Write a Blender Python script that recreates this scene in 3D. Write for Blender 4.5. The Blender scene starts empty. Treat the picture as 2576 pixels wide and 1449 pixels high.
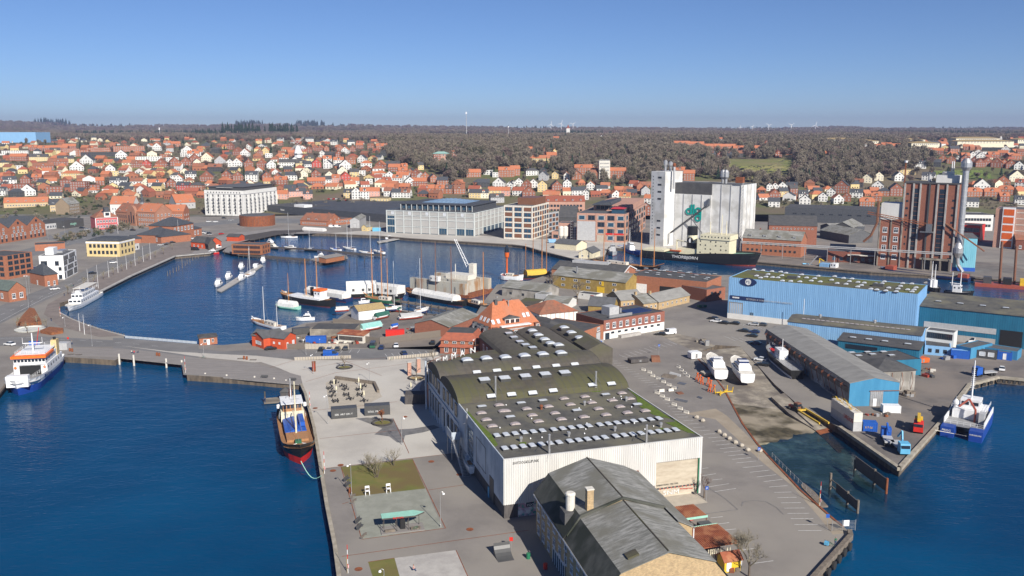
import bpy,math,random
from math import sin,cos,pi,radians as R,atan2,hypot
from mathutils import Vector,Matrix
from mathutils.geometry import tessellate_polygon
random.seed(7)
S = bpy.context.scene
COL = S.collection
# ------------------------------------------------------------ camera, sky, sun
FP = 2190.;CX = 1288.;CY = 724.5;CAMH = 82.;TH = math.atan(391.5 / FP)
cc,ss = cos(TH),sin(TH)
cd = bpy.data.cameras.new('camera');cam = bpy.data.objects.new('camera',cd);COL.objects.link(cam)
cd.sensor_width = 36;cd.lens = 36*FP / 2576;cd.clip_end = 90000;cd.clip_start = 1
cam.location = (0,0,CAMH);cam.rotation_euler = (pi / 2 - TH,0,0)
S.camera = cam
SUN_EL,SUN_AZ = R(33),R(27)          # sun stands behind the camera, to its right
W = bpy.data.worlds.new('World');S.world = W;W.use_nodes = True
nt = W.node_tree;bg = nt.nodes['Background']
sky = nt.nodes.new('ShaderNodeTexSky');sky.sky_type = 'NISHITA';sky.sun_disc = False
sky.sun_elevation = SUN_EL;sky.sun_rotation = R(180 - 27)
sky.altitude = 3000;sky.air_density = 1.0;sky.dust_density = 0.2;sky.ozone_density = 6
tint = nt.nodes.new('ShaderNodeMix');tint.data_type = 'RGBA';tint.blend_type = 'MULTIPLY';tint.inputs[0].default_value = 1;tint.inputs[7].default_value = (.93,.95,1.06,1);nt.links.new(sky.outputs[0],tint.inputs[6]);nt.links.new(tint.outputs[2],bg.inputs[0]);bg.inputs[1].default_value = 0.06
sd = bpy.data.lights.new('sun','SUN');sun = bpy.data.objects.new('sun',sd);COL.objects.link(sun)
sd.energy = 5;sd.angle = R(0.55);sd.color = (1,.945,.86)
sdir = Vector((sin(SUN_AZ)*cos(SUN_EL),-cos(SUN_AZ)*cos(SUN_EL),sin(SUN_EL)))
sun.rotation_euler = sdir.to_track_quat('Z','Y').to_euler();sun.location = (200,-300,300)
S.view_settings.view_transform = 'Standard';S.view_settings.look = 'None'
S.view_settings.exposure = .55;S.view_settings.gamma = 1;S.view_settings.use_curve_mapping = False
S.cycles.max_bounces = 5;S.cycles.diffuse_bounces = 2;S.cycles.glossy_bounces = 2
S.cycles.transparent_max_bounces = 6;S.cycles.volume_bounces = 0;S.cycles.use_denoising = True
S.cycles.caustics_reflective = False;S.cycles.caustics_refractive = False
# ------------------------------------------------------------ photogrammetry of the view: pixel of the 2576 px wide picture -> place
ZL = 2.0                                                # quay level over the water
def ray(x,y):
 a = (x - CX) / FP;b = (CY - y) / FP
 return a,cc + b*ss,-ss + b*cc
def G(x,y,z=ZL):
 d = ray(x,y);t = (z - CAMH) / d[2]
 return Vector((d[0]*t,d[1]*t,z))
def HG(x,y,y2,z=ZL):# height of an upright whose foot is (x,y) and whose top shows at y2
 p = G(x,y,z);k = (CY - y2) / FP
 return p.y*(k*cc - ss) / (cc + k*ss) + CAMH - z
PROF = [(0,2),(860,2),(910,5),(960,10),(1000,16),(1060,26),(1150,37),(1250,45),(1450,52),(1800,58),(2600,65),(3800,73),(5000,78),(7000,80),(9000,60)]
RIDGE = [(-.75,175),(-.588,172),(-.54,158),(-.47,128),(-.4,128),(-.31,133),(-.235,140),(-.18,130),(0,112),(.23,99),(.33,104),(.37,118),(.42,100),(.5,104),(.59,102),(.75,102)]
def lerp(tab,x):
 if x <= tab[0][0]:return tab[0][1]
 for (a,b),(c,d) in zip(tab,tab[1:]):
  if x <= c:return b + (d - b)*(x - a) / (c - a)
 return tab[-1][1]
def TZ(X,Y):
 z = lerp(PROF,Y)
 if Y > 900:
  k = min(1,(Y - 900) / 300)
  z += k*(2.2*sin(X*.011 + 1.3)*cos(Y*.009) + 1.4*sin(X*.023 + Y*.017))
 if Y > 4500:
  z += (lerp(RIDGE,X / Y) - 80)*max(0,1 - abs(Y - 7000) / 2500)*(1 + .03*sin(X*.004))
 return z
def T(x,y):# the point of the terrain seen at a pixel
 d = ray(x,y)
 if d[2] < 0:
  t = (2 - CAMH) / d[2]
  if d[1]*t < 880:return G(x,y)
 Y = 860.
 while Y < 9000:
  X = Y*d[0] / d[1];z = CAMH + Y*d[2] / d[1]
  if z <= TZ(X,Y):return Vector((X,Y,TZ(X,Y)))
  Y += 6 + (Y - 860)*.01
 Y = 6900.;return Vector((Y*d[0] / d[1],Y,TZ(Y*d[0] / d[1],Y)))
def PX(p):
 Z = p[2] - CAMH;dep = p[1]*cc - Z*ss
 return CX + FP*p[0] / dep,CY - FP*(p[1]*ss + Z*cc) / dep
# ------------------------------------------------------------ materials
MATS = {}
def nd(nt,t,**k):
 n = nt.nodes.new(t)
 for a,b in k.items():setattr(n,a,b)
 return n
def M(name,c,c2=None,sc=.5,rough=.75,metal=0,bump=0,spec=.35,stretch=None,det=5,c3=None,sc3=.06,edge=(.38,.62),fine=0):
 """two-tone noise material in object coordinates; c3 adds large patches"""
 if name in MATS:return MATS[name]
 m = bpy.data.materials.new(name);MATS[name] = m;m.use_nodes = True;t = m.node_tree
 b = t.nodes['Principled BSDF'];L = t.links.new
 b.inputs['Roughness'].default_value = rough;b.inputs['Metallic'].default_value = metal
 b.inputs['Specular IOR Level'].default_value = spec
 c = tuple(c) if not isinstance(c,(int,float)) else (c,c,c)
 if c2 is None:c2 = tuple(v*.8 for v in c)
 elif isinstance(c2,(int,float)):c2 = (c2,c2,c2)
 geo = nd(t,'ShaderNodeTexCoord');src = geo.outputs['Object']
 if stretch:
  mp = nd(t,'ShaderNodeMapping');mp.inputs['Scale'].default_value = stretch;L(src,mp.inputs[0]);s2 = mp.outputs[0]
 else:s2 = src
 n = nd(t,'ShaderNodeTexNoise');n.inputs['Scale'].default_value = sc;n.inputs['Detail'].default_value = det;n.inputs['Roughness'].default_value = .65;L(s2,n.inputs['Vector'])
 rp = nd(t,'ShaderNodeValToRGB');rp.color_ramp.elements[0].position = edge[0];rp.color_ramp.elements[1].position = edge[1]
 rp.color_ramp.elements[0].color = (*c,1);rp.color_ramp.elements[1].color = (*c2,1);L(n.outputs[0],rp.inputs[0]);out = rp.outputs[0]
 if c3 is not None:
  c3 = (c3,c3,c3) if isinstance(c3,(int,float)) else c3
  n3 = nd(t,'ShaderNodeTexNoise');n3.inputs['Scale'].default_value = sc3;n3.inputs['Detail'].default_value = 4;L(src,n3.inputs['Vector'])
  r3 = nd(t,'ShaderNodeValToRGB');r3.color_ramp.elements[0].position = .46;r3.color_ramp.elements[1].position = .6;L(n3.outputs[0],r3.inputs[0])
  mx = nd(t,'ShaderNodeMix',data_type='RGBA');L(r3.outputs[0],mx.inputs[0]);L(out,mx.inputs[6]);mx.inputs[7].default_value = (*c3,1);out = mx.outputs[2]
 if fine:
  nf = nd(t,'ShaderNodeTexNoise');nf.inputs['Scale'].default_value = 6;nf.inputs['Detail'].default_value = 3;L(src,nf.inputs['Vector'])
  mr = nd(t,'ShaderNodeMapRange');mr.inputs[3].default_value = 1 - fine;mr.inputs[4].default_value = 1 + fine;L(nf.outputs[0],mr.inputs[0])
  ml = nd(t,'ShaderNodeMix',data_type='RGBA',blend_type='MULTIPLY');ml.inputs[0].default_value = 1;L(out,ml.inputs[6]);L(mr.outputs[0],ml.inputs[7]);out = ml.outputs[2]
 L(out,b.inputs['Base Color'])
 if bump:
  bp = nd(t,'ShaderNodeBump');bp.inputs['Strength'].default_value = bump;bp.inputs['Distance'].default_value = .1;L(n.outputs[0],bp.inputs['Height']);L(bp.outputs[0],b.inputs['Normal'])
 return m
def brick(name,c,c2,mort=(.3,.28,.25),sc=1.,rough=.85):
 """masonry: brick texture seen close, noise-blotched from afar"""
 if name in MATS:return MATS[name]
 m = M(name,c,c2,sc=1.2,rough=rough,c3=tuple(v*.85 for v in c),sc3=.15)
 t = m.node_tree;b = t.nodes['Principled BSDF'];L = t.links.new
 src = b.inputs['Base Color'].links[0].from_socket
 tc = nd(t,'ShaderNodeTexCoord');sp = nd(t,'ShaderNodeSeparateXYZ');L(tc.outputs['Object'],sp.inputs[0])
 ad = nd(t,'ShaderNodeMath',operation='ADD');L(sp.outputs[0],ad.inputs[0]);L(sp.outputs[1],ad.inputs[1])
 cb = nd(t,'ShaderNodeCombineXYZ');L(ad.outputs[0],cb.inputs[0]);L(sp.outputs[2],cb.inputs[1])
 bt = nd(t,'ShaderNodeTexBrick');L(cb.outputs[0],bt.inputs['Vector']);bt.inputs['Scale'].default_value = 1.6*sc;bt.inputs['Mortar Size'].default_value = .012
 bt.inputs['Color1'].default_value = (.8,.8,.8,1);bt.inputs['Color2'].default_value = (1.12,1.08,1.05,1);bt.inputs['Mortar'].default_value = (1.15,1.15,1.15,1)
 ml = nd(t,'ShaderNodeMix',data_type='RGBA',blend_type='MULTIPLY');ml.inputs[0].default_value = 1;L(src,ml.inputs[6]);L(bt.outputs[0],ml.inputs[7]);L(ml.outputs[2],b.inputs['Base Color'])
 return m
def P(name,c,rough=.45,metal=0,spec=.4):# plain paint / plastic / metal, slightly uneven
 c = (c,c,c) if isinstance(c,(int,float)) else c
 return M(name,c,tuple(v*.86 for v in c),sc=.9,rough=rough,metal=metal,spec=spec)
# ------------------------------------------------------------ mesh builder
class MB:
 def __init__(s):s.v = [];s.f = [];s.m = []
 def add(s,vs,fs,m=0):
  k = len(s.v);s.v += [tuple(v) for v in vs];s.f += [tuple(i + k for i in f) for f in fs];s.m += [m]*len(fs);return s
 def box(s,x0,x1,y0,y1,z0,z1,m=0):
  return s.add([(x0,y0,z0),(x1,y0,z0),(x1,y1,z0),(x0,y1,z0),(x0,y0,z1),(x1,y0,z1),(x1,y1,z1),(x0,y1,z1)],
      [(3,2,1,0),(4,5,6,7),(0,1,5,4),(1,2,6,5),(2,3,7,6),(3,0,4,7)],m)
 def cb(s,x,y,z,sx,sy,sz,rz=0,m=0,rx=0,ry=0):# centred box, rotated
  mt = Matrix.Translation((x,y,z)) @ Matrix.Rotation(rz,4,'Z') @ Matrix.Rotation(ry,4,'Y') @ Matrix.Rotation(rx,4,'X')
  vs = [mt @ Vector((a*sx / 2,b*sy / 2,c*sz / 2)) for c in (-1,1) for a,b in ((-1,-1),(1,-1),(1,1),(-1,1))]
  return s.add(vs,[(3,2,1,0),(4,5,6,7),(0,1,5,4),(1,2,6,5),(2,3,7,6),(3,0,4,7)],m)
 def tube(s,p,q,r,n=6,r2=None,m=0):
  p,q = Vector(p),Vector(q);d = q - p
  if d.length < 1e-6:return s
  r2 = r if r2 is None else r2;mt = d.to_track_quat('Z','Y').to_matrix()
  vs = [p + mt @ Vector((r*cos(2*pi*i / n),r*sin(2*pi*i / n),0)) for i in range(n)] + [q + mt @ Vector((r2*cos(2*pi*i / n),r2*sin(2*pi*i / n),0)) for i in range(n)]
  fs = [(i,(i + 1) % n,n + (i + 1) % n,n + i) for i in range(n)] + [tuple(range(n - 1,-1,-1)),tuple(range(n,2*n))]
  return s.add(vs,fs,m)
 def path(s,pts,r,n=5,m=0):
  for a,b in zip(pts,pts[1:]):s.tube(a,b,r,n,m=m)
  return s
 def lathe(s,x,y,prof,n=10,m=0):# prof: (radius, z) upward
  vs = [(x + r*cos(2*pi*i / n),y + r*sin(2*pi*i / n),z) for r,z in prof for i in range(n)]
  fs = [(k*n + i,k*n + (i + 1) % n,(k + 1)*n + (i + 1) % n,(k + 1)*n + i) for k in range(len(prof) - 1) for i in range(n)]
  fs += [tuple(range(n - 1,-1,-1)),tuple(range((len(prof) - 1)*n,len(prof)*n))]
  return s.add(vs,fs,m)
 def prism(s,pts,z0,z1,m=0,mt=None):# any simple polygon in plan
  pts = [(p[0],p[1]) for p in pts]
  if sum(a[0]*b[1] - b[0]*a[1] for a,b in zip(pts,pts[1:] + pts[:1])) < 0:pts = pts[::-1]
  n = len(pts);tr = tessellate_polygon([[Vector((*p,0)) for p in pts]])
  up = []
  for a,b,c in tr:
   A,B,C_ = pts[a],pts[b],pts[c]
   if (B[0] - A[0])*(C_[1] - A[1]) - (B[1] - A[1])*(C_[0] - A[0]) < 0:a,b,c = c,b,a
   up.append((a,b,c))
  z1s = z1 if isinstance(z1,(list,tuple)) else [z1]*n
  if z0 is None:return s.add([(*p,z) for p,z in zip(pts,z1s)],up,m)
  s.add([(*p,z0) for p in pts] + [(*p,z) for p,z in zip(pts,z1s)],[(i,(i + 1) % n,n + (i + 1) % n,n + i) for i in range(n)],m)
  s.add([(*p,z) for p,z in zip(pts,z1s)],up,m if mt is None else mt)
  return s
 def xsec(s,prof,x0,x1,m=0,caps=True):# profile in (y,z) swept along x
  n = len(prof);vs = [(x0,y,z) for y,z in prof] + [(x1,y,z) for y,z in prof]
  fs = [(i,n + i,n + (i + 1) % n,(i + 1) % n) for i in range(n)]
  if caps:fs += [tuple(range(n)),tuple(range(2*n - 1,n - 1,-1))]
  return s.add(vs,fs,m)
 def ysec(s,prof,y0,y1,m=0):# profile in (x,z) swept along y
  n = len(prof);vs = [(x,y0,z) for x,z in prof] + [(x,y1,z) for x,z in prof]
  return s.add(vs,[(i,(i + 1) % n,n + (i + 1) % n,n + i) for i in range(n)] + [tuple(range(n - 1,-1,-1)),tuple(range(n,2*n))],m)
 def mesh(s,name,mats,smooth=False):
  me = bpy.data.meshes.new(name);me.from_pydata(s.v,[],s.f)
  for a in (mats if isinstance(mats,(list,tuple)) else [mats]):me.materials.append(MATS[a] if isinstance(a,str) else a)
  if any(s.m):me.polygons.foreach_set('material_index',s.m)
  if smooth:me.polygons.foreach_set('use_smooth',[True]*len(s.f))
  me.update();return me
 def build(s,name,mats,parent=None,smooth=False,loc=None,rz=0,**k):
  o = bpy.data.objects.new(name,s.mesh(name,mats,smooth));COL.objects.link(o);o.parent = parent
  if loc is not None:o.location = loc
  if rz:o.rotation_euler.z = rz
  if parent is None or k:tag(o,**k)
  return o
LABELS = {}
def tag(o,label=None,cat=None,group=None,kind=None):
 if label:
  o['label'] = label
  if not 4 <= len(label.split()) <= 16:print('LABEL LENGTH',label)
  if o.parent is None:
   if label in LABELS and not group:print('DUP',label)
   LABELS[label] = 1
 if cat:o['category'] = cat
 if group:o['group'] = group
 if kind:o['kind'] = kind
def E(name,label,cat,loc=(0,0,0),rz=0,group=None):
 o = bpy.data.objects.new(name,None);COL.objects.link(o);o.location = loc;o.rotation_euler = (0,0,rz);o.empty_display_size = .5
 tag(o,label,cat,group);return o
def link(name,me,parent,loc=(0,0,0),rz=0,sc=None):
 o = bpy.data.objects.new(name,me);COL.objects.link(o);o.parent = parent;o.location = loc
 if rz:o.rotation_euler = (0,0,rz)
 if sc:o.scale = sc
 return o
def copy(root,loc,rz,label=None,group=None,sc=None):
 r = root.copy();COL.objects.link(r);r.location = loc;r.rotation_euler = (0,0,rz)
 if sc:r.scale = (sc,sc,sc) if isinstance(sc,(int,float)) else sc
 if label:tag(r,label)
 if group:r['group'] = group
 for ch in root.children:
  c = ch.copy();COL.objects.link(c);c.parent = r
  for g in ch.children:d = g.copy();COL.objects.link(d);d.parent = c
 return r
def struct(name,mb,mats,smooth=False):return mb.build(name,mats,None,smooth,kind='structure')
def text(s,size,mat,parent,loc,rot,name='lettering',ext=.03,align='LEFT',sx=1):
 c = bpy.data.curves.new(name,'FONT');c.body = s;c.size = size;c.extrude = ext;c.align_x = align;c.materials.append(MATS[mat]);c.resolution_u = 3
 tmp = bpy.data.objects.new(name,c);COL.objects.link(tmp);me = bpy.data.meshes.new_from_object(tmp);bpy.data.objects.remove(tmp);me.name = name
 o = bpy.data.objects.new(name,me);COL.objects.link(o);o.parent = parent;o.location = loc;o.rotation_euler = rot;o.scale = (sx,1,1);return o
def scatter(name,pts,protos,label=None):
 """one 'stuff' object: pts (x,y,z,scale,rot,index) instancing the prototype objects"""
 col = bpy.data.collections.new(name + ' kinds')
 for p in protos:col.objects.link(p)
 me = bpy.data.meshes.new(name);me.from_pydata([p[:3] for p in pts],[],[])
 for an,ty,k in (('sc','FLOAT',3),('rz','FLOAT',4),('ix','INT',5)):
  a = me.attributes.new(an,ty,'POINT');a.data.foreach_set('value',[p[k] for p in pts])
 o = bpy.data.objects.new(name,me);COL.objects.link(o);tag(o,label,kind='stuff')
 g = bpy.data.node_groups.new(name,'GeometryNodeTree')
 g.interface.new_socket('Geometry',in_out='INPUT',socket_type='NodeSocketGeometry');g.interface.new_socket('Geometry',in_out='OUTPUT',socket_type='NodeSocketGeometry')
 a = g.nodes.new('NodeGroupInput');z = g.nodes.new('NodeGroupOutput');ins = g.nodes.new('GeometryNodeInstanceOnPoints');ci = g.nodes.new('GeometryNodeCollectionInfo')
 ci.inputs[0].default_value = col;ci.inputs['Separate Children'].default_value = True;ci.inputs['Reset Children'].default_value = True
 def na(n,ty):q = g.nodes.new('GeometryNodeInputNamedAttribute');q.data_type = ty;q.inputs[0].default_value = n;return q.outputs[0]
 cx = g.nodes.new('ShaderNodeCombineXYZ');L = g.links.new
 L(na('rz','FLOAT'),cx.inputs[2]);L(a.outputs[0],ins.inputs['Points']);L(ci.outputs[0],ins.inputs['Instance']);ins.inputs['Pick Instance'].default_value = True
 L(na('ix','INT'),ins.inputs['Instance Index']);L(cx.outputs[0],ins.inputs['Rotation']);L(na('sc','FLOAT'),ins.inputs['Scale']);L(ins.outputs[0],z.inputs[0])
 o.modifiers.new('scatter','NODES').node_group = g
 return o
def inpoly(x,y,P_):
 c = False;n = len(P_)
 for i in range(n):
  (a,b),(d,e) = P_[i],P_[i - 1]
  if (b > y) != (e > y) and x < (d - a)*(y - b) / (e - b) + a:c = not c
 return c
# materials of the setting
M('water_dummy',.1)
def water_mat():
 m = bpy.data.materials.new('water');MATS['water'] = m;m.use_nodes = True;t = m.node_tree;L = t.links.new;b = t.nodes['Principled BSDF']
 b.inputs['Roughness'].default_value = .08;b.inputs['IOR'].default_value = 1.33;b.inputs['Specular IOR Level'].default_value = .22
 tc = nd(t,'ShaderNodeTexCoord');P0 = tc.outputs['Object']
 # wave relief: short chop + longer ripples
 def noise(sc,det,stretch=None,rot=0):
  n = nd(t,'ShaderNodeTexNoise');n.inputs['Scale'].default_value = sc;n.inputs['Detail'].default_value = det
  mp = nd(t,'ShaderNodeMapping');mp.inputs['Scale'].default_value = stretch or (1,1,1);mp.inputs['Rotation'].default_value = (0,0,rot);L(P0,mp.inputs[0]);L(mp.outputs[0],n.inputs['Vector']);return n.outputs[0]
 a = noise(.55,5,(1,2.2,1),.5);c = noise(.13,4,(1,1.8,1),.3)
 ad = nd(t,'ShaderNodeMath',operation='MULTIPLY_ADD');L(c,ad.inputs[0]);ad.inputs[1].default_value = 2.2;L(a,ad.inputs[2])
 bp = nd(t,'ShaderNodeBump');bp.inputs['Strength'].default_value = .24;bp.inputs['Distance'].default_value = .5;L(ad.outputs[0],bp.inputs['Height']);L(bp.outputs[0],b.inputs['Normal'])
 big = noise(.02,3)
 rp = nd(t,'ShaderNodeValToRGB');rp.color_ramp.elements[0].position = .35;rp.color_ramp.elements[1].position = .68
 rp.color_ramp.elements[0].color = (.0003,.036,.1,1);rp.color_ramp.elements[1].color = (.0005,.056,.14,1);L(big,rp.inputs[0]);L(rp.outputs[0],b.inputs['Base Color'])
 # clear shallows over the slipway: the body colour gives way to a view of the bed
 c0 = G(2015,1135,0);gx = nd(t,'ShaderNodeMapping');gx.vector_type = 'POINT'
 gx.inputs['Location'].default_value = (-c0.x,-c0.y,0);L(P0,gx.inputs[0])
 m2 = nd(t,'ShaderNodeMapping');m2.inputs['Scale'].default_value = (1 / 52,1 / 24,1);m1 = nd(t,'ShaderNodeMapping');m1.inputs['Rotation'].default_value = (0,0,R(85.5));L(gx.outputs[0],m1.inputs[0]);L(m1.outputs[0],m2.inputs[0])
 ln = nd(t,'ShaderNodeVectorMath',operation='LENGTH');L(m2.outputs[0],ln.inputs[0])
 r2 = nd(t,'ShaderNodeMapRange');r2.inputs[1].default_value = .45;r2.inputs[2].default_value = 1.05;r2.inputs[3].default_value = .8;r2.inputs[4].default_value = 0;r2.inputs[3].default_value = .93;L(ln.outputs['Value'],r2.inputs[0])
 tr = nd(t,'ShaderNodeBsdfTransparent');tr.inputs[0].default_value = (.34,.5,.6,1)
 gl = nd(t,'ShaderNodeBsdfGlossy');gl.inputs['Roughness'].default_value = .08;L(bp.outputs[0],gl.inputs['Normal'])
 lw = nd(t,'ShaderNodeLayerWeight');lw.inputs[0].default_value = .5;L(bp.outputs[0],lw.inputs['Normal']);fr = nd(t,'ShaderNodeMath',operation='POWER');L(lw.outputs['Facing'],fr.inputs[0]);fr.inputs[1].default_value = 5
 mg = nd(t,'ShaderNodeMixShader');L(fr.outputs[0],mg.inputs[0]);L(tr.outputs[0],mg.inputs[1]);L(gl.outputs[0],mg.inputs[2])
 mx = nd(t,'ShaderNodeMixShader');L(r2.outputs[0],mx.inputs[0]);L(b.outputs[0],mx.inputs[1]);L(mg.outputs[0],mx.inputs[2]);L(mx.outputs[0],t.nodes['Material Output'].inputs[0])
water_mat()
M('asphalt',(.225,.205,.186),(.18,.164,.15),sc=.12,rough=.9,c3=(.25,.228,.2),sc3=.025,fine=.12)
M('road',(.19,.188,.186),(.155,.155,.157),sc=.1,rough=.9,fine=.1)
M('yard',(.175,.155,.14),(.125,.112,.104),sc=.15,rough=.92,c3=(.21,.18,.155),sc3=.04,fine=.15)
M('plaza',(.46,.43,.385),(.385,.36,.325),sc=.09,rough=.85,c3=(.48,.455,.41),sc3=.03,fine=.06)
M('concrete',(.42,.40,.37),(.33,.31,.29),sc=.3,rough=.85,fine=.1)
M('dirty_concrete',(.34,.30,.24),(.2,.175,.14),sc=.35,rough=.9,c3=(.15,.13,.11),sc3=.12)
M('paving',(.27,.25,.235),(.22,.205,.195),sc=.2,rough=.9,fine=.1)
M('sand_path',(.33,.28,.215),(.27,.225,.17),sc=.2,rough=.95,fine=.1)
M('lawn',(.17,.145,.045),(.12,.13,.03),sc=.25,rough=1,c3=(.14,.105,.04),sc3=.09,fine=.25)
M('gravel',(.27,.275,.235),(.22,.225,.19),sc=.4,rough=1,fine=.12)
M('terrain',(.125,.105,.06),(.15,.115,.08),sc=.02,rough=1,c3=(.105,.115,.04),sc3=.011,fine=.3,det=8)
M('quay_wall',(.075,.062,.05),(.16,.125,.09),sc=.8,rough=.95,stretch=(1,1,.25))
M('quay_cap',(.36,.32,.26),(.25,.22,.17),sc=.5,rough=.9)
M('wood_deck',(.26,.24,.225),(.19,.175,.165),sc=1.2,rough=.9,stretch=(.15,3,1),fine=.15)
M('dark_wood',(.055,.048,.045),(.09,.08,.07),sc=1,rough=.85)
M('old_wood',(.2,.165,.13),(.12,.1,.08),sc=1.5,rough=.9)
M('seabed',(.38,.33,.22),(.07,.07,.05),sc=.22,rough=1,c3=(.09,.1,.06),sc3=.07)
M('beach',(.09,.075,.045),(.035,.03,.018),sc=.4,rough=1,c3=(.28,.24,.18),sc3=.09,det=8)
M('rust',(.27,.085,.03),(.14,.05,.028),sc=.8,rough=.9)
M('line_white',(.72,.72,.70),(.5,.5,.49),sc=2,rough=.7)
P('white',.78);P('black',.02);P('grey',.22);P('light_grey',.45)
def GP(pts,z=ZL):return [G(x,y,z) for x,y in pts]
# ---- coast lines, read off at quay level
ISLE = [(2030,1475),(2140,1352),(2137,1340),(2120,1322),(2100,1307),(2062,1274),(2014,1232),(1960,1172),(1932,1145),(1905,1115),(1868,1062),(1842,1015),(1822,975),(1790,930),(1752,888),
  (1800,868),(1862,872),(1905,918),(1950,968),(2010,1020),(2062,1050),(2112,1075),(2262,1180),(2352,1080),(2392,1035),(2412,1003),(2439,968),(2512,949),(2640,962),(2900,980),
  (2900,800),(2500,762),(2325,738),(2080,712),(1830,692),(1700,690),(1560,672),(1400,664),(1380,690),(1330,706),(1250,716),(1215,760),(1196,792),(1090,790),(1000,778),(900,776),
  (868,788),(845,805),(770,812),(712,830),(640,846),(625,862),(560,868),(487,866),(487,905),(470,943),(620,953),(757,966),(768,990),(790,1075),(805,1165),(822,1270),(842,1370),(856,1475)]
MAIN = [(-200,1700),(-130,1150),(30,948),(72,884),(100,884),(163,898),(290,906),(312,893),(312,843),(255,829),(212,815),(175,800),(150,786),(150,762),(243,737),(330,693),(440,644),(528,636),(548,628),(600,607),(640,600),(690,586),(765,586),
  (829,588),(949,593),(1034,600),(1288,615.5),(1319,619),(1365,633),(1440,651),(1462,656),(1521,645),(1530,622),(1600,628),(1660,634),(1897,658),(2019,669),(2191,684),(2444,698),(2576,709),(2900,740)]
def build_land():
 for name,poly,extra in (('island_ground',ISLE,[]),('mainland_ground',MAIN,[(900,500),(1000,870),(-1000,870),(-600,300)])):
  w = [(v.x,v.y) for v in GP(poly)] + extra
  b = MB().prism(w,-5,ZL,1,0);struct(name,b,['asphalt','quay_wall'])
build_land()
w = MB();n = 8
w.add([(-2500,-200,0),(2500,-200,0),(2500,900,0),(-2500,900,0)],[(0,1,2,3)])
struct('harbour_water',w,['water'])
w = MB();w.add([(-30000,-2000,-6),(30000,-2000,-6),(30000,1000,-6),(-30000,1000,-6)],[(0,1,2,3)]);struct('sea_floor',w,['seabed'])
# ---- terrain
b = MB();rows = [845,860,880,900,930,960,1000,1040,1080,1120,1160,1200,1260,1330,1400,1500,1650,1800,2000,2300,2600,3000,3500,4000,4600,5200,5800,6300,6700,7000,7400,8500,9500]
NC = 130
for Y in rows:
 for i in range(NC + 1):
  X = Y*(-.78 + 1.56*i / NC);b.v.append((X,Y,TZ(X,Y) - (.1 if Y < 870 else 0)))
for j in range(len(rows) - 1):
 for i in range(NC):k = j*(NC + 1) + i;b.f.append((k,k + 1,k + NC + 2,k + NC + 1));b.m.append(0)
struct('hills',b,['terrain'],True)
def sheet(name,poly,mat,lv=1,z=ZL,pix=True):
 w = GP(poly,z) if pix else poly
 return struct(name,MB().prism([(v[0],v[1]) for v in w],None,z + lv*.008),[mat])
# ---- haze
hz = MB().box(-9500,9500,-60,9400,-7,240)
hm = bpy.data.materials.new('haze_air');hm.use_nodes = True;t = hm.node_tree;t.nodes.remove(t.nodes['Principled BSDF'])
v = nd(t,'ShaderNodeVolumePrincipled');v.inputs['Color'].default_value = (.4,.46,.72,1);v.inputs['Density'].default_value = 1e-4;v.inputs['Anisotropy'].default_value = .1
t.links.new(v.outputs[0],t.nodes['Material Output'].inputs['Volume'])
MATS['haze_air'] = hm
hz.build('haze',['haze_air'],kind='stuff',label='thin blue haze in the air over the town')
# ground sheets, roads, markings
def Q(X0,Y0,pts,sy=None):# picture coordinates noted in enlargements of the photograph
 return [((X0 + x / 2.5156) / 1.5901,(Y0 + y / 2.5156) / 1.5901) for x,y in pts]
sheet('plaza_paving',[(640,905),(735,906),(885,906),(972,905),(1060,901),(1105,895),(1112,900),(1075,930),(1055,978),(1158,1138),(1137,1141),(813,1179),(803,1175),(790,1090),(775,1030),(762,970),(757,950),(700,925)],'plaza')
M('sandstone',(.43,.38,.31),(.37,.33,.27),sc=.6,rough=1,fine=.08)
sheet('cafe_terrace',Q(1000,1400,[(760,330),(860,290),(1260,350),(1330,470),(1150,560),(1140,590),(800,590)]),'sandstone',2)
sheet('lawn',[(858,1175),(1037,1155),(1070,1229),(888,1249)],'lawn',2)
sheet('gravel_field',[(888,1249),(1070,1229),(1114,1328),(910,1357)],'gravel',2)
sheet('lower_lawn',[(926,1414),(992,1404),(1012,1475),(945,1475)],'lawn',2)
sheet('skate_concrete',[(993,1404),(1147,1384),(1190,1475),(1012,1475)],'concrete',2)
M('wet_patch',(.13,.125,.12),(.2,.19,.18),sc=.5,rough=.5)
sheet('wet_pavement',Q(1000,1400,[(1060,690),(1180,680),(1330,690),(1440,690),(1500,800),(1650,790),(1850,755),(1910,780),(1740,830),(1560,860),(1540,935),(1480,930),(1400,870),(1250,850),(1330,790),(1120,710)]),'wet_patch',2)
sheet('loading_apron',Q(2100,1728,[(1325,655),(1700,600),(1840,710),(1440,770)]),'sandstone',1)
M('bridge_road',(.185,.18,.178),(.15,.147,.146),sc=.1,rough=.9,fine=.1)
sheet('harbour_road',[(-90,800),(0,770),(60,745),(120,722),(170,702),(240,668),(330,632),(440,588),(500,576),(525,584),(455,600),(400,627),(300,669),(230,699),(160,733),(90,768),(0,815),(-90,860)],'bridge_road')
sheet('quay_road',[(-90,850),(100,846),(200,851),(288,856),(288,872),(180,873),(0,870),(-90,872)],'bridge_road')
sheet('island_road',[(487,876),(560,884),(640,880),(900,878),(1105,870),(1105,893),(972,903),(885,902),(735,903),(644,896),(487,887)],'bridge_road')
M('promenade',(.22,.185,.165),(.17,.145,.13),sc=.25,rough=.9,fine=.14)
sheet('promenade',[(152,786),(175,800),(212,815),(255,829),(305,845),(250,848),(150,822),(110,790),(120,765),(232,704),(300,674),(400,632),(455,606),(528,588),(600,585),(640,598),(600,606),(548,627),(440,642),(330,691),(243,735),(150,762)],'promenade')
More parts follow.
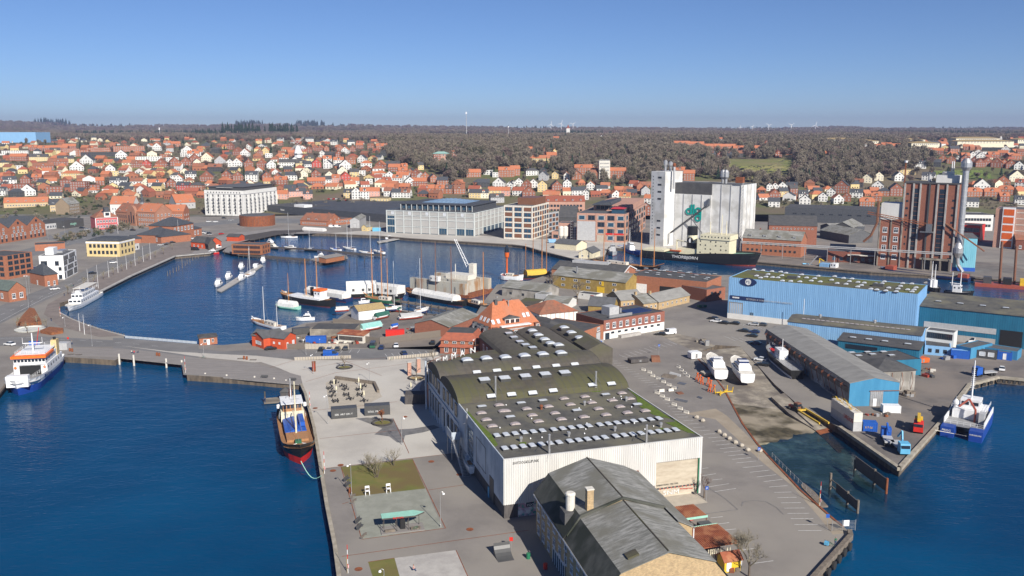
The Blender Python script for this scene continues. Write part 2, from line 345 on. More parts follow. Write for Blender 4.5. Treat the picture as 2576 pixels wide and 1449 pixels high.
sheet('town_street',[(-60,656),(60,628),(200,590),(330,578),(500,560),(620,548),(735,550),(900,548),(960,540),(960,552),(740,562),(610,560),(420,578),(330,592),(210,606),(100,640),(-60,680)],'road')
sheet('car_park_town',[(100,600),(190,572),(290,575),(330,590),(200,612)],'road',2)
sheet('supermarket_car_park',[(800,508),(960,505),(1000,510),(1000,528),(940,536),(820,535)],'road')
sheet('quay_apron_north',[(829,587),(975,575),(1300,600),(1700,612),(1900,640),(1898,657),(1660,633),(1530,621),(1520,644),(1462,655),(1440,650),(1319,618),(1288,614),(1034,599),(949,592)],'plaza')
sheet('timber_terrace',[(480,640),(545,632),(600,610),(690,588),(765,588),(829,586),(829,582),(690,575),(600,585),(520,600)],'paving',2)
sheet('mill_quay',[(1900,640),(2500,660),(2640,690),(2640,712),(2444,697),(2191,683),(2019,668),(1897,657)],'yard')
sheet('works_yard',[(2240,860),(2330,850),(2640,880),(2640,960),(2512,948),(2439,967),(2412,1002),(2392,1034),(2352,1079),(2262,1178),(2112,1074),(2090,1060),(2090,990),(2180,900)],'yard')
sheet('boatyard_ground',[(640,870),(760,850),(770,815),(850,806),(880,790),(960,782),(1090,792),(1110,880),(900,875)],'yard')
sheet('slip_hardstand',[(1610,820),(1752,850),(1800,870),(1752,888),(1740,880),(1700,862)],'dirty_concrete')
sheet('grit_path',Q(2024,1400,[(1800,640),(2110,590),(2220,660),(2400,830),(2576,1010)]) + [(1932,1146),(2014,1232),(2062,1274),(2100,1307),(2120,1322),(2135,1340),(2095,1345),(2060,1300),(1990,1220),(1920,1165),(1850,1100),(1800,1055)],'sand_path')
# slipway: concrete ramp, beach and bed under the water
def SL(x,y,dz):v = G(x,y,dz);return (v.x,v.y,v.z)
b = MB()
rowsL = [(1752,885,2.0),(1790,930,1.75),(1822,975,1.2),(1842,1015,.75),(1868,1062,.65),(1905,1115,.1),(1932,1150,-.6),(2014,1240,-1.6),(2140,1360,-3)]
rowsR = [(1905,868,2.0),(1952,930,1.75),(1985,985,1.2),(2035,1040,.75),(2085,1075,.3),(2130,1100,-.5),(2160,1120,-1.2),(2262,1200,-2.2),(2400,1280,-3.4)]
NS = 14
random.seed(3)
for (lx,ly,lz),(rx,ry,rz_) in zip(rowsL,rowsR):
 for i in range(NS + 1):
  t_ = i / NS;zz = lz + (rz_ - lz)*t_;p = G(lx + (rx - lx)*t_,ly + (ry - ly)*t_,zz);b.v.append((p.x,p.y,zz + (random.uniform(-.08,.08) if lz < .8 else 0)))
for j in range(len(rowsL) - 1):
 for i in range(NS):
  k = j*(NS + 1) + i;b.f.append((k,k + NS + 1,k + NS + 2,k + 1));b.m.append(0 if j < 3 else (1 if j < 5 else 2))
struct('slipway',b,['dirty_concrete','beach','seabed'])
rr = MB();A_ = [SL(1940,998,1.95),SL(1985,1040,1.45),SL(2052,1083,.3),SL(2110,1140,-1.2)];B_ = [SL(1985,985,1.95),SL(2040,1030,1.45),SL(2098,1073,.3),SL(2160,1122,-1.2)]
for i in range(3):
 p,q,r_,s_ = A_[i],A_[i + 1],B_[i + 1],B_[i]
 lo = lambda v:(v[0],v[1],v[2] - .8)
 rr.add([p,q,r_,s_,lo(p),lo(q),lo(r_),lo(s_)],[(0,1,2,3),(4,5,1,0),(7,3,2,6),(5,6,2,1),(4,0,3,7)],0 if i < 2 else 1)
struct('boat_ramp',rr,['dirty_concrete','rust'])
# kerbs, corten joints, lane lines
def strip(name,lines,w,mat,lv=3,thick=None):
 """thin painted or inlaid lines, lines = [((x,y),(x,y))] in picture coordinates"""
 b = MB()
 for p,q in lines:
  p,q = G(*p),G(*q);d = (q - p).normalized();n_ = Vector((-d.y,d.x,0))*w / 2;z = Vector((0,0,lv*.008))
  if thick:b.prism([p + n_,p - n_,q - n_,q + n_],ZL - .1,ZL + thick)
  else:b.add([p - n_ + z,q - n_ + z,q + n_ + z,p + n_ + z],[(0,1,2,3)])
 return struct(name,b,[mat])
def pl(pts):return list(zip(pts,pts[1:]))
strip('corten_joint',[((1037.6,1155),(1121,1329)),((860,1400),(1330,1334)),((1147,1384),(1188,1475)),((1077,1233),(1167,1220)),((812,1179),(1137,1141)),((858,1175),(910,1357)),((910,1357),(1121,1329))] + pl(Q(1000,1400,[(1440,690),(1600,1040)])) + pl(Q(1000,1400,[(700,893),(1320,825),(1540,800)])) + pl(Q(1000,1400,[(620,610),(1150,560),(1480,520)])) + pl(Q(1000,1400,[(560,320),(860,230),(1380,165),(1700,120)])) + pl(Q(1000,1400,[(520,200),(900,130),(1370,75)])) + [((877,1263),(861,1268)),((926,1414),(992,1404)),((647,935),(745,905)),((860,905),(960,945))],.16,'rust',4)
dash = Q(0,1000,[(400,897),(465,898),(600,902),(668,904),(798,910),(860,912),(973,923),(1035,926),(1155,932),(1215,935),(1338,946),(1400,950),(1525,965),(1587,969)])
strip('road_marking',list(zip(dash[::2],dash[1::2])) + pl([(0,809),(60,777),(115,749),(170,727),(230,700),(320,661),(420,618)]) + [((i*24 + 2,792 - i*10.5),(i*24 + 12,788 - i*10.7)) for i in range(9)] + [((-20,852),(90,849))] + [((620 + k*60,900.5),(640 + k*60,901)) for k in range(5)],.16,'line_white',7)
dl = [((100 + k*22,633 - k*6.6),(108 + k*22,631 - k*6.6)) for k in range(9)] + [((340 + k*30,586 - k*1.7),(350 + k*30,585.5 - k*1.7)) for k in range(16)]
strip('street_marking',dl + [((330,590.5),(500,571)),((740,560),(950,548))],.25,'line_white',6)
SA = [(1535,909),(1639,974),(1703,1050),(1771,1093),(1852,1165),(1921,1212),(1948,1239),(1989,1305),(2017,1350)]
SB = [(1553,908),(1663,973),(1731,1049),(1799,1091),(1902,1160),(1969,1206),(1993,1238),(2046,1305),(2077,1350)]
bays = []
for (a,b_),(c,d) in zip(zip(SA,SA[1:]),zip(SB,SB[1:])):
 L_ = (G(*a) - G(*b_)).length;n = max(1,round(L_ / 2.75))
 for k in range(n):
  f = k / n;m_ = lambda u,v:(u[0] + (v[0] - u[0])*f,u[1] + (v[1] - u[1])*f)
  bays.append((m_(a,b_),m_(c,d)))
B2 = [(1767,1179,1782,1177),(1767,1197,1801,1192),(1767,1211,1817,1205),(1783,1225,1834,1217),(1798,1237,1851,1229),(1788,1303,1818,1300),(1804,1319,1834,1315),(1820,1334,1851,1331),(1836,1350,1857,1347),(1851,1368,1878,1364),(1846,1387,1905,1379),(1893,1418,1945,1411)]
bays += [((a,b_),(c,d)) for a,b_,c,d in B2]
for k in range(11):bays.append(((1558 + k*12.5,893 - k*3.4),(1578 + k*12.5,901 - k*3.4)))
for k in range(8):bays.append(((1820 + k*19,845 + k*2.2),(1850 + k*19,858 + k*2.2)))
for k in range(6):bays.append(((1835 + k*17,808 + k*3.5),(1856 + k*17,817 + k*3.5)))
for k in range(9):bays.append(((968 + k*17,890 - k*1.2),(974 + k*17,897 - k*1.3)))
for k in range(6):bays.append(((800 + k*21,880),(794 + k*21,888)))
for k in range(8):bays.append(((55 + k*12,680 - k*4),(78 + k*12,690 - k*4)))
strip('parking_lines',bays,.12,'line_white',5)
strip('skid_marks',pl(Q(2100,1728,[(2180,745),(2190,705),(2300,690),(2420,700),(2530,760),(2600,830)])) + pl(Q(2100,1728,[(1850,565),(2000,660),(2140,780),(1820,825)])) + pl(Q(2024,1400,[(1980,1030),(2200,1028)])),.2,'wet_patch',4)
# quay caps: a real coping of concrete along the edges
def coping(name,pts,w,h,mat):
 b = MB()
 for p,q in pl(pts):
  p,q = G(*p),G(*q);d = (q - p).normalized();n_ = Vector((-d.y,d.x,0))*w / 2
  b.prism([p + n_,p - n_,q - n_ + d*.1,q + n_ + d*.1],ZL - .4,ZL + h)
 return struct(name,b,[mat])
coping('quay_coping',[(757,966),(768,990),(790,1075),(805,1165),(822,1270),(842,1370),(856,1475)],.8,.16,'quay_cap')
coping('yard_coping',[(2112,1075),(2262,1180),(2352,1080),(2392,1035),(2412,1003),(2439,968),(2512,949),(2640,962)],1.1,.45,'quay_cap')
coping('promenade_coping',[(243,737),(330,693),(440,644),(528,636),(548,628)],1.6,.12,'concrete')
coping('basin_coping',[(312,844),(255,829),(212,815),(175,800),(150,786)],.6,.14,'concrete')
coping('north_coping',[(829,588),(949,593),(1034,600),(1288,615.5),(1319,619),(1365,633),(1440,651),(1462,656),(1521,645)],.9,.2,'old_wood')
coping('north_fender',[(1660,634),(1897,658),(2019,669),(2191,684),(2444,698),(2576,709)],.8,.2,'old_wood')
coping('slip_edge',[(1745,892),(1790,938),(1822,980),(1842,1018),(1868,1066),(1905,1117),(1932,1147),(2014,1234),(2062,1276),(2100,1309),(2120,1324)],.5,.14,'rust')
coping('timber_quay_edge',[(2137,1340),(2140,1352),(2030,1475)],.9,.75,'old_wood')
coping('ferry_quay_edge',[(-130,1150),(30,948),(72,884)],.7,.2,'old_wood')
# timber promenade and road bridge between the basins
b = MB().prism(GP([(284,850),(312,851),(500,866),(500,945),(461,940),(458,916),(300,899),(284,897)]),1.62,ZL + .012)
struct('road_bridge',b,['bridge_road'])
sheet('footpath_strip',[(300,869),(425,884),(575,892),(644,895),(735,905),(640,912),(512,899)],'plaza',5)
b = MB().prism(GP([(163,880),(180,876),(300,877),(387,885),(462,896),(550,907),(640,914),(757,946),(757,967),(644,957),(461,939.5),(457.5,916),(300,899.5),(237,896),(163,896)]),ZL - .35,ZL + .06)
struct('timber_deck',b,['wood_deck'])
# street furniture and trees: makers
P('galv',.5,.4,.6);P('steel',.33,.35,.7);P('red',(.6,.03,.02));P('orange_red',(.65,.12,.02));P('yellow',(.7,.45,.03));P('tyre',.025,.9)
P('glass',(.02,.03,.045),.08,0,.6);P('glass_blue',(.03,.08,.13),.08,0,.6);P('cream',(.72,.64,.45));P('blue',(.02,.1,.42));P('navy',(.015,.03,.1));P('green',(.02,.16,.08))
P('sky_blue',(.12,.4,.62));P('brown_metal',(.2,.09,.05));P('dark_grey',.075);P('skin',(.5,.3,.22));P('denim',(.03,.06,.14));P('offwhite',(.68,.64,.56))
M('bark',(.15,.115,.085),(.09,.07,.055),sc=2,rough=1);M('twig',(.235,.2,.155),(.165,.135,.1),sc=.4,rough=1);M('twig_red',(.2,.145,.125),(.14,.1,.085),sc=.4,rough=1)
M('twig_pale',(.25,.22,.155),(.18,.155,.115),sc=.4,rough=1);M('twig_olive',(.155,.14,.09),(.115,.105,.07),sc=.4,rough=1);M('needles',(.012,.03,.018),(.028,.05,.025),sc=.5,rough=1)
M('leaf_green',(.03,.055,.015),(.06,.075,.025),sc=.6,rough=1);M('beech_brown',(.28,.11,.045),(.16,.06,.03),sc=1.5,rough=1);M('straw',(.4,.3,.14),(.28,.2,.1),sc=2,rough=1)
def on(x,y,z=ZL):return G(x,y,z)
def lamp(x,y,yt,label,arm=-1):
 p = on(x,y);h = HG(x,y,yt);t = E('street_lamp',label,'street lamp',p,0,'curved white street lamps')
 b = MB().tube((0,0,0),(0,0,h),.075,8,.05);pts = [(arm*.35*(1 - cos(a)),0,h + .35*sin(a)) for a in [0,.6,1.2,1.8,2.4,3.0]];b.path(pts,.045,6);b.build('pole','galv',t)
 MB().lathe(pts[-1][0],0,[(.28,h - .2),(.26,h - .05),(.15,h + .08),(.05,h + .12)],10).build('lamp_shade','white',t)
 MB().lathe(0,0,[(.13,0),(.12,.5),(.08,.55)],8).build('base','galv',t);return t
def post(name,cat,label,x,y,yt,mat='white',r=.06,group=None,z=ZL,sunk=0):
 p = on(x,y,z);h = HG(x,y,yt,z);b = MB().tube((0,0,-sunk),(0,0,h),r,8,r*.7);o = b.build(name,mat,None,loc=p,label=label,cat=cat,group=group);return o,h
def flagpole(x,y,yt,label):
 p = on(x,y);h = HG(x,y,yt);t = E('flagpole',label,'flagpole',p,0,'white flagpoles along the promenade')
 MB().tube((0,0,.4),(0,0,h),.1,8,.04).build('pole','white',t);MB().lathe(0,0,[(.22,0),(.22,.4),(.12,.5)],8).build('foot','concrete',t);MB().lathe(0,0,[(.01,h),(.09,h + .07),(.01,h + .15)],6).build('finial','white',t);return t
def rescue_pole(x,y,yt,label):
 p = on(x,y);h = HG(x,y,yt);t = E('rescue_pole',label,'rescue pole',p,0,'red and white life-saving poles')
 b = MB();n = 6
 for k in range(n):b.tube((0,0,h*k / n),(0,0,h*(k + 1) / n),.06,6,m=k % 2)
 b.build('pole',['white','red'],t);b = MB()
 for k in range(12):a = 2*pi*k / 12;c = 2*pi*(k + 1) / 12;b.tube((.1,.3*cos(a),1.3 + .3*sin(a)),(.1,.3*cos(c),1.3 + .3*sin(c)),.07,5,m=k % 2)
 b.build('lifebuoy',['white','red'],t);MB().tube((-.15,0,0),(-.15,0,3.2),.02,5).build('boat_hook','yellow',t);return t
BT = {}
def bare_mesh(h,seed,spread=.42,twigs=500,tw=.03,mat='twig',multi=1,levels=4):
 """a leafless tree: forking limbs, then fine twigs; returns (trunk mesh, branch mesh)"""
 rd = random.Random(seed);tr = MB();br = MB();tips = []
 def grow(p,d,L,r,lv):
  q = p + d*L;(tr if lv == 0 else br).tube(p,q,r,6 if lv < 2 else 3,r*.65)
  if lv >= levels:tips.append((q,d));return
  for k in range(rd.choice((2,3,3)) if lv else 4):
   a = Vector((rd.uniform(-1,1),rd.uniform(-1,1),rd.uniform(-.25,.7))).normalized();nd_ = (d*(1 - spread) + a*spread*1.25 + Vector((0,0,.12))).normalized()
   tips.append((p.lerp(q,rd.uniform(.5,1)),nd_));grow(p.lerp(q,rd.uniform(.65,1)),nd_,L*rd.uniform(.6,.85),r*.55,lv + 1)
 for m_ in range(multi):
  a = rd.uniform(0,6.28);grow(Vector((.25*cos(a)*(multi > 1),.25*sin(a)*(multi > 1),0)),Vector((.22*cos(a)*(multi > 1),.22*sin(a)*(multi > 1),1)).normalized(),h*.28,h*(.022 if multi == 1 else .012),0)
 for k in range(twigs):
  p,d = rd.choice(tips);a = Vector((rd.uniform(-1,1),rd.uniform(-1,1),rd.uniform(-.4,1)));e = (d + a*.8).normalized()*h*rd.uniform(.04,.11);s_ = Vector((rd.uniform(-1,1),rd.uniform(-1,1),rd.uniform(-1,1))).normalized()*tw
  br.add([p - s_,p + s_,p + e],[(0,1,2)])
 return tr.mesh('trunk','bark'),br.mesh('branches',mat)
def tree(key,x,y,label,group=None,sc=1,rz=0,P0=None,**k):
 if key not in BT:BT[key] = bare_mesh(**k)
 t = E('bare_tree',label,'tree',P0 or on(x,y),rz,group);t.scale = (sc,sc,sc)
 link('trunk',BT[key][0],t);link('branches',BT[key][1],t);return t
def crown(seed,n,w,h,z0,tri,mat,up=.0,lobes=5):
 """open crown of small slivers clumped round limbs, for trees seen from far"""
 rd = random.Random(seed);b = MB();cs = []
 for k in range(lobes):a = rd.uniform(0,6.28);r_ = rd.uniform(.1,.62)*w / 2;cs.append((r_*cos(a),r_*sin(a),z0 + h*rd.uniform(.25,.72),rd.uniform(.42,.62)*w / 2))
 for k in range(n):
  cx_,cy_,cz_,r_ = rd.choice(cs);v_ = Vector((rd.gauss(0,1),rd.gauss(0,1),rd.gauss(0,1) + .25)).normalized()*rd.uniform(.55,1.05)*r_;p = Vector((cx_,cy_,cz_)) + Vector((v_.x,v_.y,v_.z*h / w*.95))
  a = Vector((rd.uniform(-1,1),rd.uniform(-1,1),rd.uniform(-.2,1.3) + up)).normalized()*tri*1.9;s_ = Vector((rd.uniform(-1,1),rd.uniform(-1,1),rd.uniform(-.5,.5))).normalized()*tri*.28
  b.add([p - s_,p + s_,p + a],[(0,1,2)])
 return b
def trunk_mb(w,h,z1,seed=1):
 rd = random.Random(seed);b = MB().tube((0,0,-1),(0,0,z1 + h*.45),.32,5,.12)
 for k in range(5):a = rd.uniform(0,6.28);b.tube((0,0,z1*rd.uniform(.6,1)),(w*.36*cos(a),w*.36*sin(a),z1 + h*rd.uniform(.45,.75)),.16,4,.05)
 return b
def conifer_mb(h,w,seed,tiers=9):
 rd = random.Random(seed);b = MB();b.tube((0,0,-1),(0,0,h*.2),.25,5)
 for k in range(tiers):
  z = h*(.08 + .9*k / tiers);r_ = w / 2*(1 - k / tiers) ** .85 + .15
  for i in range(9):a = rd.uniform(0,6.28);rr_ = r_*rd.uniform(.7,1.15);da = .45;b.add([(0,0,z + h*.16),(rr_*cos(a - da),rr_*sin(a - da),z - h*.03*rd.random()),(rr_*cos(a + da),rr_*sin(a + da),z - h*.03*rd.random())],[(0,1,2)])
 return b
def bench(x,y,rz,label,mat='dark_grey',L=2.2,back=True):
 t = E('park_bench',label,'bench',on(x,y),rz,'benches on the harbour square');MB().box(-L / 2,L / 2,-.25,.25,.38,.46).build('seat',mat,t)
 if back:MB().cb(0,.28,.72,L,.05,.5,rx=-.2).build('backrest',mat,t)
 for s_ in (-1,1):MB().box(s_*L*.4 - .06,s_*L*.4 + .06,-.22,.22,0,.38).build('leg','steel',t)
 return t
def sign(x,y,yt,w,h,mat,label,rz=0,pm='galv',txt=None,tm='white'):
 p = on(x,y);H_ = HG(x,y,yt);t = E('road_sign',label,'sign',p,rz);MB().tube((0,0,0),(0,0,H_),.04,6).build('post',pm,t)
 s_ = MB().box(-w / 2,w / 2,-.08,-.04,H_ - h,H_).build('sign_plate',mat,t)
 if txt:text(txt,h*.8,tm,t,(0,-.1,H_ - h*.85),(pi / 2,0,0),align='CENTER',ext=.01)
 return t
def person(x,y,label,top='navy',leg='denim',hair='brown_metal',rz=0,pose='stand',z=ZL,P0=None):
 """one skinned figure; joints in metres, standing about 1.75 m"""
 t = E('person',label,'person',P0 or on(x,y,z),rz)
 sit = pose == 'sit';st = .22 if pose == 'walk' else .04
 hz_ = .5 if sit else .93
 J = {'pel':((0,0,hz_),.14),'wai':((0,-.01,hz_ + .2),.125),'che':((0,-.02 - (.05 if pose == 'reach' else 0),hz_ + .42),.155),'nk':((0,-.03,hz_ + .58),.055)}
 Ed = [('pel','wai'),('wai','che'),('che','nk')]
 for s_,n in ((-1,'l'),(1,'r')):
  if sit:kn,an,to = (s_*.13,-.42,.48),(s_*.13,-.44,.1),(s_*.13,-.6,.05)
  else:kn,an,to = (s_*.1,-st*s_*.6 - .02,.5),(s_*.1,-st*s_*1.1 + .03,.09),(s_*.11,-st*s_*1.1 - .14,.04)
  J[n + 'hip'] = ((s_*.1,0,hz_ - .06),.095);J[n + 'kn'] = (kn,.062);J[n + 'an'] = (an,.042);J[n + 'to'] = (to,.04)
  Ed += [('pel',n + 'hip'),(n + 'hip',n + 'kn'),(n + 'kn',n + 'an'),(n + 'an',n + 'to')]
 def skin(name,jo,ed,mat,parent):
  ks = list(jo);me = bpy.data.meshes.new(name);me.from_pydata([jo[k][0] for k in ks],[(ks.index(a),ks.index(b)) for a,b in ed],[]);me.materials.append(MATS[mat])
  o = bpy.data.objects.new(name,me);COL.objects.link(o);o.parent = parent;o.modifiers.new('skin','SKIN');o.modifiers.new('sub','SUBSURF').levels = 1;o.modifiers['sub'].render_levels = 1
  if me.skin_vertices:
   for i,k in enumerate(ks):r_ = jo[k][1];me.skin_vertices[0].data[i].radius = (r_,r_)
   me.skin_vertices[0].data[0].use_root = True
  return o
 skin('body',J,Ed,top,t)
 lg = {k:(v[0],v[1]*1.1) for k,v in J.items() if k not in ('che','nk','wai')};skin('trousers',lg,[e for e in Ed if e[0] in lg and e[1] in lg],leg,t)
 for s_ in (-1,1):
  sh = (s_*.2,-.02,hz_ + .52);el = (s_*.26,-.02 - (.1 if sit else 0),hz_ + .24);ha = (s_*.24,-.1 - (.22 if sit or pose == 'reach' else .0),hz_ + (.14 if sit else (.3 if pose == 'reach' else .0)))
  skin('arm',{'c':((s_*.08,-.02,hz_ + .5),.06),'s':(sh,.06),'e':(el,.042),'h':(ha,.034)},[('c','s'),('s','e'),('e','h')],top,t)
  hb = MB().lathe(ha[0],ha[1],[(.02,ha[2] - .12),(.045,ha[2] - .07),(.03,ha[2])],6);hb.build('hand','skin',t)
 hd = MB();zc = hz_ + .7;hd.lathe(0,-.04,[(.045,zc - .14),(.06,zc - .1),(.085,zc - .03),(.092,zc + .04),(.07,zc + .1),(.03,zc + .125)],10);hd.cb(0,-.14,zc - .01,.03,.03,.05);hd.build('head','skin',t,True)
 MB().lathe(0,-.025,[(.098,zc + .0),(.102,zc + .06),(.08,zc + .115),(.03,zc + .14)],10).build('hair',hair,t,True)
 return t
# building makers
M('roof_felt',(.072,.07,.066),(.11,.105,.09),sc=.35,rough=.95,c3=(.14,.13,.095),sc3=.12,det=8,fine=.3)
M('moss_roof',(.09,.078,.06),(.06,.053,.042),sc=.8,rough=1,c3=(.085,.082,.04),sc3=.09,stretch=(.3,1,1),fine=.2,det=7)
M('moss',(.11,.15,.02),(.07,.11,.015),sc=1,rough=1,fine=.3);M('barrel',(.105,.094,.078),(.08,.07,.058),sc=.6,rough=1,c3=(.095,.09,.055),sc3=.07,fine=.15)
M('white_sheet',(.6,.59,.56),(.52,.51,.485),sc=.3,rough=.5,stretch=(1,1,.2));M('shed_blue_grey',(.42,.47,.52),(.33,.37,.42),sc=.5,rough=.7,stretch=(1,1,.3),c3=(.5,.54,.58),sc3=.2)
M('shutter',(.5,.44,.345),(.39,.33,.25),sc=.25,rough=.7,stretch=(1,1,3));M('dark_timber',(.06,.055,.055),(.10,.09,.085),sc=2,rough=.9,stretch=(2,2,.2))
brick('brick_yellow',(.46,.34,.19),(.36,.26,.15));brick('brick_yellow_old',(.30,.235,.16),(.24,.18,.12));brick('brick_red',(.30,.12,.075),(.23,.09,.06));brick('brick_orange',(.38,.155,.085),(.30,.12,.07));brick('brick_dark',(.2,.07,.045),(.14,.055,.04));brick('brick_pink',(.5,.29,.22),(.42,.24,.18));brick('brick_brown',(.22,.12,.085),(.15,.09,.07))
M('eternit',(.31,.305,.285),(.15,.15,.135),sc=1.3,rough=1,stretch=(.12,1.3,1),c3=(.16,.155,.13),sc3=.16,det=9,fine=.2,edge=(.36,.62));M('eternit_dark',(.06,.063,.052),(.1,.1,.085),sc=.5,rough=1,stretch=(.25,1,1),c3=(.035,.04,.03),sc3=.15,det=9)
M('eternit_light',(.26,.255,.24),(.2,.195,.185),sc=.4,rough=1,stretch=(.4,1,1),fine=.12);M('tile_orange',(.47,.165,.08),(.38,.13,.06),sc=1.2,rough=.85,c3=(.4,.16,.09),sc3=.2,fine=.1);M('tile_red',(.34,.1,.055),(.25,.08,.05),sc=1,rough=.85,fine=.12);M('tile_brown',(.26,.12,.075),(.19,.09,.06),sc=.8,rough=.9,c3=(.3,.11,.06),sc3=.3)
M('roof_dark',(.06,.06,.062),(.085,.083,.082),sc=.4,rough=.85,fine=.1);M('roof_grey',(.11,.112,.118),(.085,.087,.09),sc=.5,rough=.85,fine=.12);M('slate',(.075,.08,.09),(.05,.055,.062),sc=.8,rough=.7)
M('corr_rust',(.30,.095,.045),(.22,.065,.035),sc=.7,rough=.85,c3=(.38,.16,.08),sc3=.4);P('mint',(.32,.6,.48));M('render_white',(.68,.67,.64),(.61,.6,.57),sc=.3,rough=.8);M('render_yellow',(.66,.52,.26),(.6,.46,.22),sc=.4);M('render_cream',(.72,.66,.5),(.66,.6,.45),sc=.4);M('render_grey',(.42,.42,.42),(.36,.36,.36),sc=.4)
M('render_pink',(.62,.34,.27),(.56,.3,.24),sc=.4);M('render_red',(.45,.08,.06),(.4,.07,.05),sc=.4);M('ochre',(.33,.23,.07),(.25,.17,.05),sc=.5);M('copper',(.3,.48,.42),(.22,.36,.32),sc=1);M('skylight',(.62,.64,.66),(.5,.53,.56),sc=1.5,rough=.25,spec=.6);M('skylight_dirty',(.33,.27,.26),(.45,.4,.38),sc=1.5,rough=.35)
def wmesh(fm,gm,bars=1,nm='window',t=.09,sill=False):
 b = MB().box(-.5,.5,-.03,.08,-.5,.5,1)
 for x0,x1,z0,z1 in [(-.5,.5,-.5,-.5 + t),(-.5,.5,.5 - t,.5),(-.5,-.5 + t,-.5,.5),(.5 - t,.5,-.5,.5)] + ([(-t*.35,t*.35,-.5,.5)] if bars else []) + ([(-.5,.5,.1,.1 + t*.6)] if bars > 1 else []):b.box(x0,x1,-.08,.05,z0,z1,0)
 if sill:b.box(-.56,.56,-.16,.05,-.56,-.5,0)
 return b.mesh(nm,[fm,gm])
WM = {'w':wmesh('white','glass',1),'w2':wmesh('white','glass',2,sill=True),'d':wmesh('dark_grey','glass',1),'g':wmesh('grey','glass_blue',0,t=.05),'r':wmesh('red','glass',1),'b':wmesh('brown_metal','glass',1,t=.12),'c':wmesh('concrete','glass_blue',0,t=.12),'s':wmesh('white','skylight',0,t=.08)}
WD = wmesh('grey','light_grey',0,'door',t=.06);WM['door'] = WD;WM['dw'] = wmesh('white','white',0,'door',t=.06);WM['dd'] = wmesh('dark_grey','dark_wood',0,'door',t=.06)
def win(t,W_,D_,face,u,z,w,h,kind='w',name=None):
 x,y,rz = {'f':(u,-.0,0),'b':(u,D_,pi),'r':(W_,u,pi / 2),'l':(0,u,-pi / 2)}[face]
 return link(name or ('door' if kind in ('door','dw','dd') else 'window'),WM[kind],t,(x,y,z),rz,(w,1,h))
def wgrid(t,W_,D_,face,n,rows,w,h,z0,dz,kind='w',u0=.06,u1=.94,skip=()):
 Lf = W_ if face in 'fb' else D_
 for r_ in range(rows):
  for k in range(n):
   if (k,r_) in skip:continue
   win(t,W_,D_,face,Lf*(u0 + (u1 - u0)*(k + .5) / n),z0 + r_*dz + h / 2,w,h,kind)
def roofmesh(kind,W_,D_,h,rh,o=.35,th=.18):
 b = MB()
 if kind == 'gx':s_ = rh / (D_ / 2);b.xsec([(-o,h - o*s_ + .02),(D_ / 2,h + rh + .02),(D_ + o,h - o*s_ + .02),(D_ + o,h - o*s_ + .02 + th),(D_ / 2,h + rh + .02 + th),(-o,h - o*s_ + .02 + th)],-o,W_ + o)
 elif kind == 'gy':s_ = rh / (W_ / 2);b.ysec([(-o,h - o*s_ + .02),(W_ / 2,h + rh + .02),(W_ + o,h - o*s_ + .02),(W_ + o,h - o*s_ + .02 + th),(W_ / 2,h + rh + .02 + th),(-o,h - o*s_ + .02 + th)],-o,D_ + o)
 elif kind in ('hip','pyr'):
  if W_ >= D_:r0,r1 = ((D_ / 2,D_ / 2),(W_ - D_ / 2,D_ / 2))
  else:r0,r1 = ((W_ / 2,W_ / 2),(W_ / 2,D_ - W_ / 2))
  if kind == 'pyr':r0 = r1 = (W_ / 2,D_ / 2)
  vs = [(-o,-o,h),(W_ + o,-o,h),(W_ + o,D_ + o,h),(-o,D_ + o,h),(*r0,h + rh),(*r1,h + rh)]
  vs2 = [(x,y,z - th) for x,y,z in vs[:4]]
  f = [(0,1,5,4),(2,3,4,5),(3,0,4),(1,2,5)] if W_ >= D_ else [(0,1,4),(1,2,5,4),(2,3,5),(3,0,4,5)]
  b.add(vs + vs2,f + [(6,7,1,0),(7,8,2,1),(8,9,3,2),(9,6,0,3),(9,8,7,6)])
 elif kind == 'half':# half-hipped gable, ridge along x
  q_ = D_*.28;s_ = rh / (D_ / 2);zc = h + rh*.55
  vs = [(-o,-o,h - o*s_),(W_ + o,-o,h - o*s_),(W_ + o,D_ + o,h - o*s_),(-o,D_ + o,h - o*s_),(q_,D_ / 2,h + rh),(W_ - q_,D_ / 2,h + rh),(-o,D_*.275,zc),(-o,D_*.725,zc),(W_ + o,D_*.275,zc),(W_ + o,D_*.725,zc)]
  b.add(vs,[(0,1,8,5,4,6),(2,3,7,4,5,9),(6,4,7),(8,9,5)]);vs2 = [(x,y,z - th) for x,y,z in vs];b.add(vs2,[(6,4,5,8,1,0),(9,5,4,7,3,2)])
 elif kind == 'mansard':
  i = D_*.16;b.add([(-o,-o,h),(W_ + o,-o,h),(W_ + o,D_ + o,h),(-o,D_ + o,h),(i,i,h + rh*.7),(W_ - i,i,h + rh*.7),(W_ - i,D_ - i,h + rh*.7),(i,D_ - i,h + rh*.7),(D_ / 2,D_ / 2,h + rh),(W_ - D_ / 2,D_ / 2,h + rh)],[(0,1,5,4),(1,2,6,5),(2,3,7,6),(3,0,4,7),(4,5,9,8),(6,7,8,9),(5,6,9),(7,4,8),(3,2,1,0)])
 elif kind == 'mono':b.xsec([(-o,h + .02),(D_ + o,h + rh + .02),(D_ + o,h + rh + .02 + th),(-o,h + .02 + th)],-o,W_ + o)
 elif kind == 'flat':b.box(.3,W_ - .3,.3,D_ - .3,h - .5,h - .15)
 return b
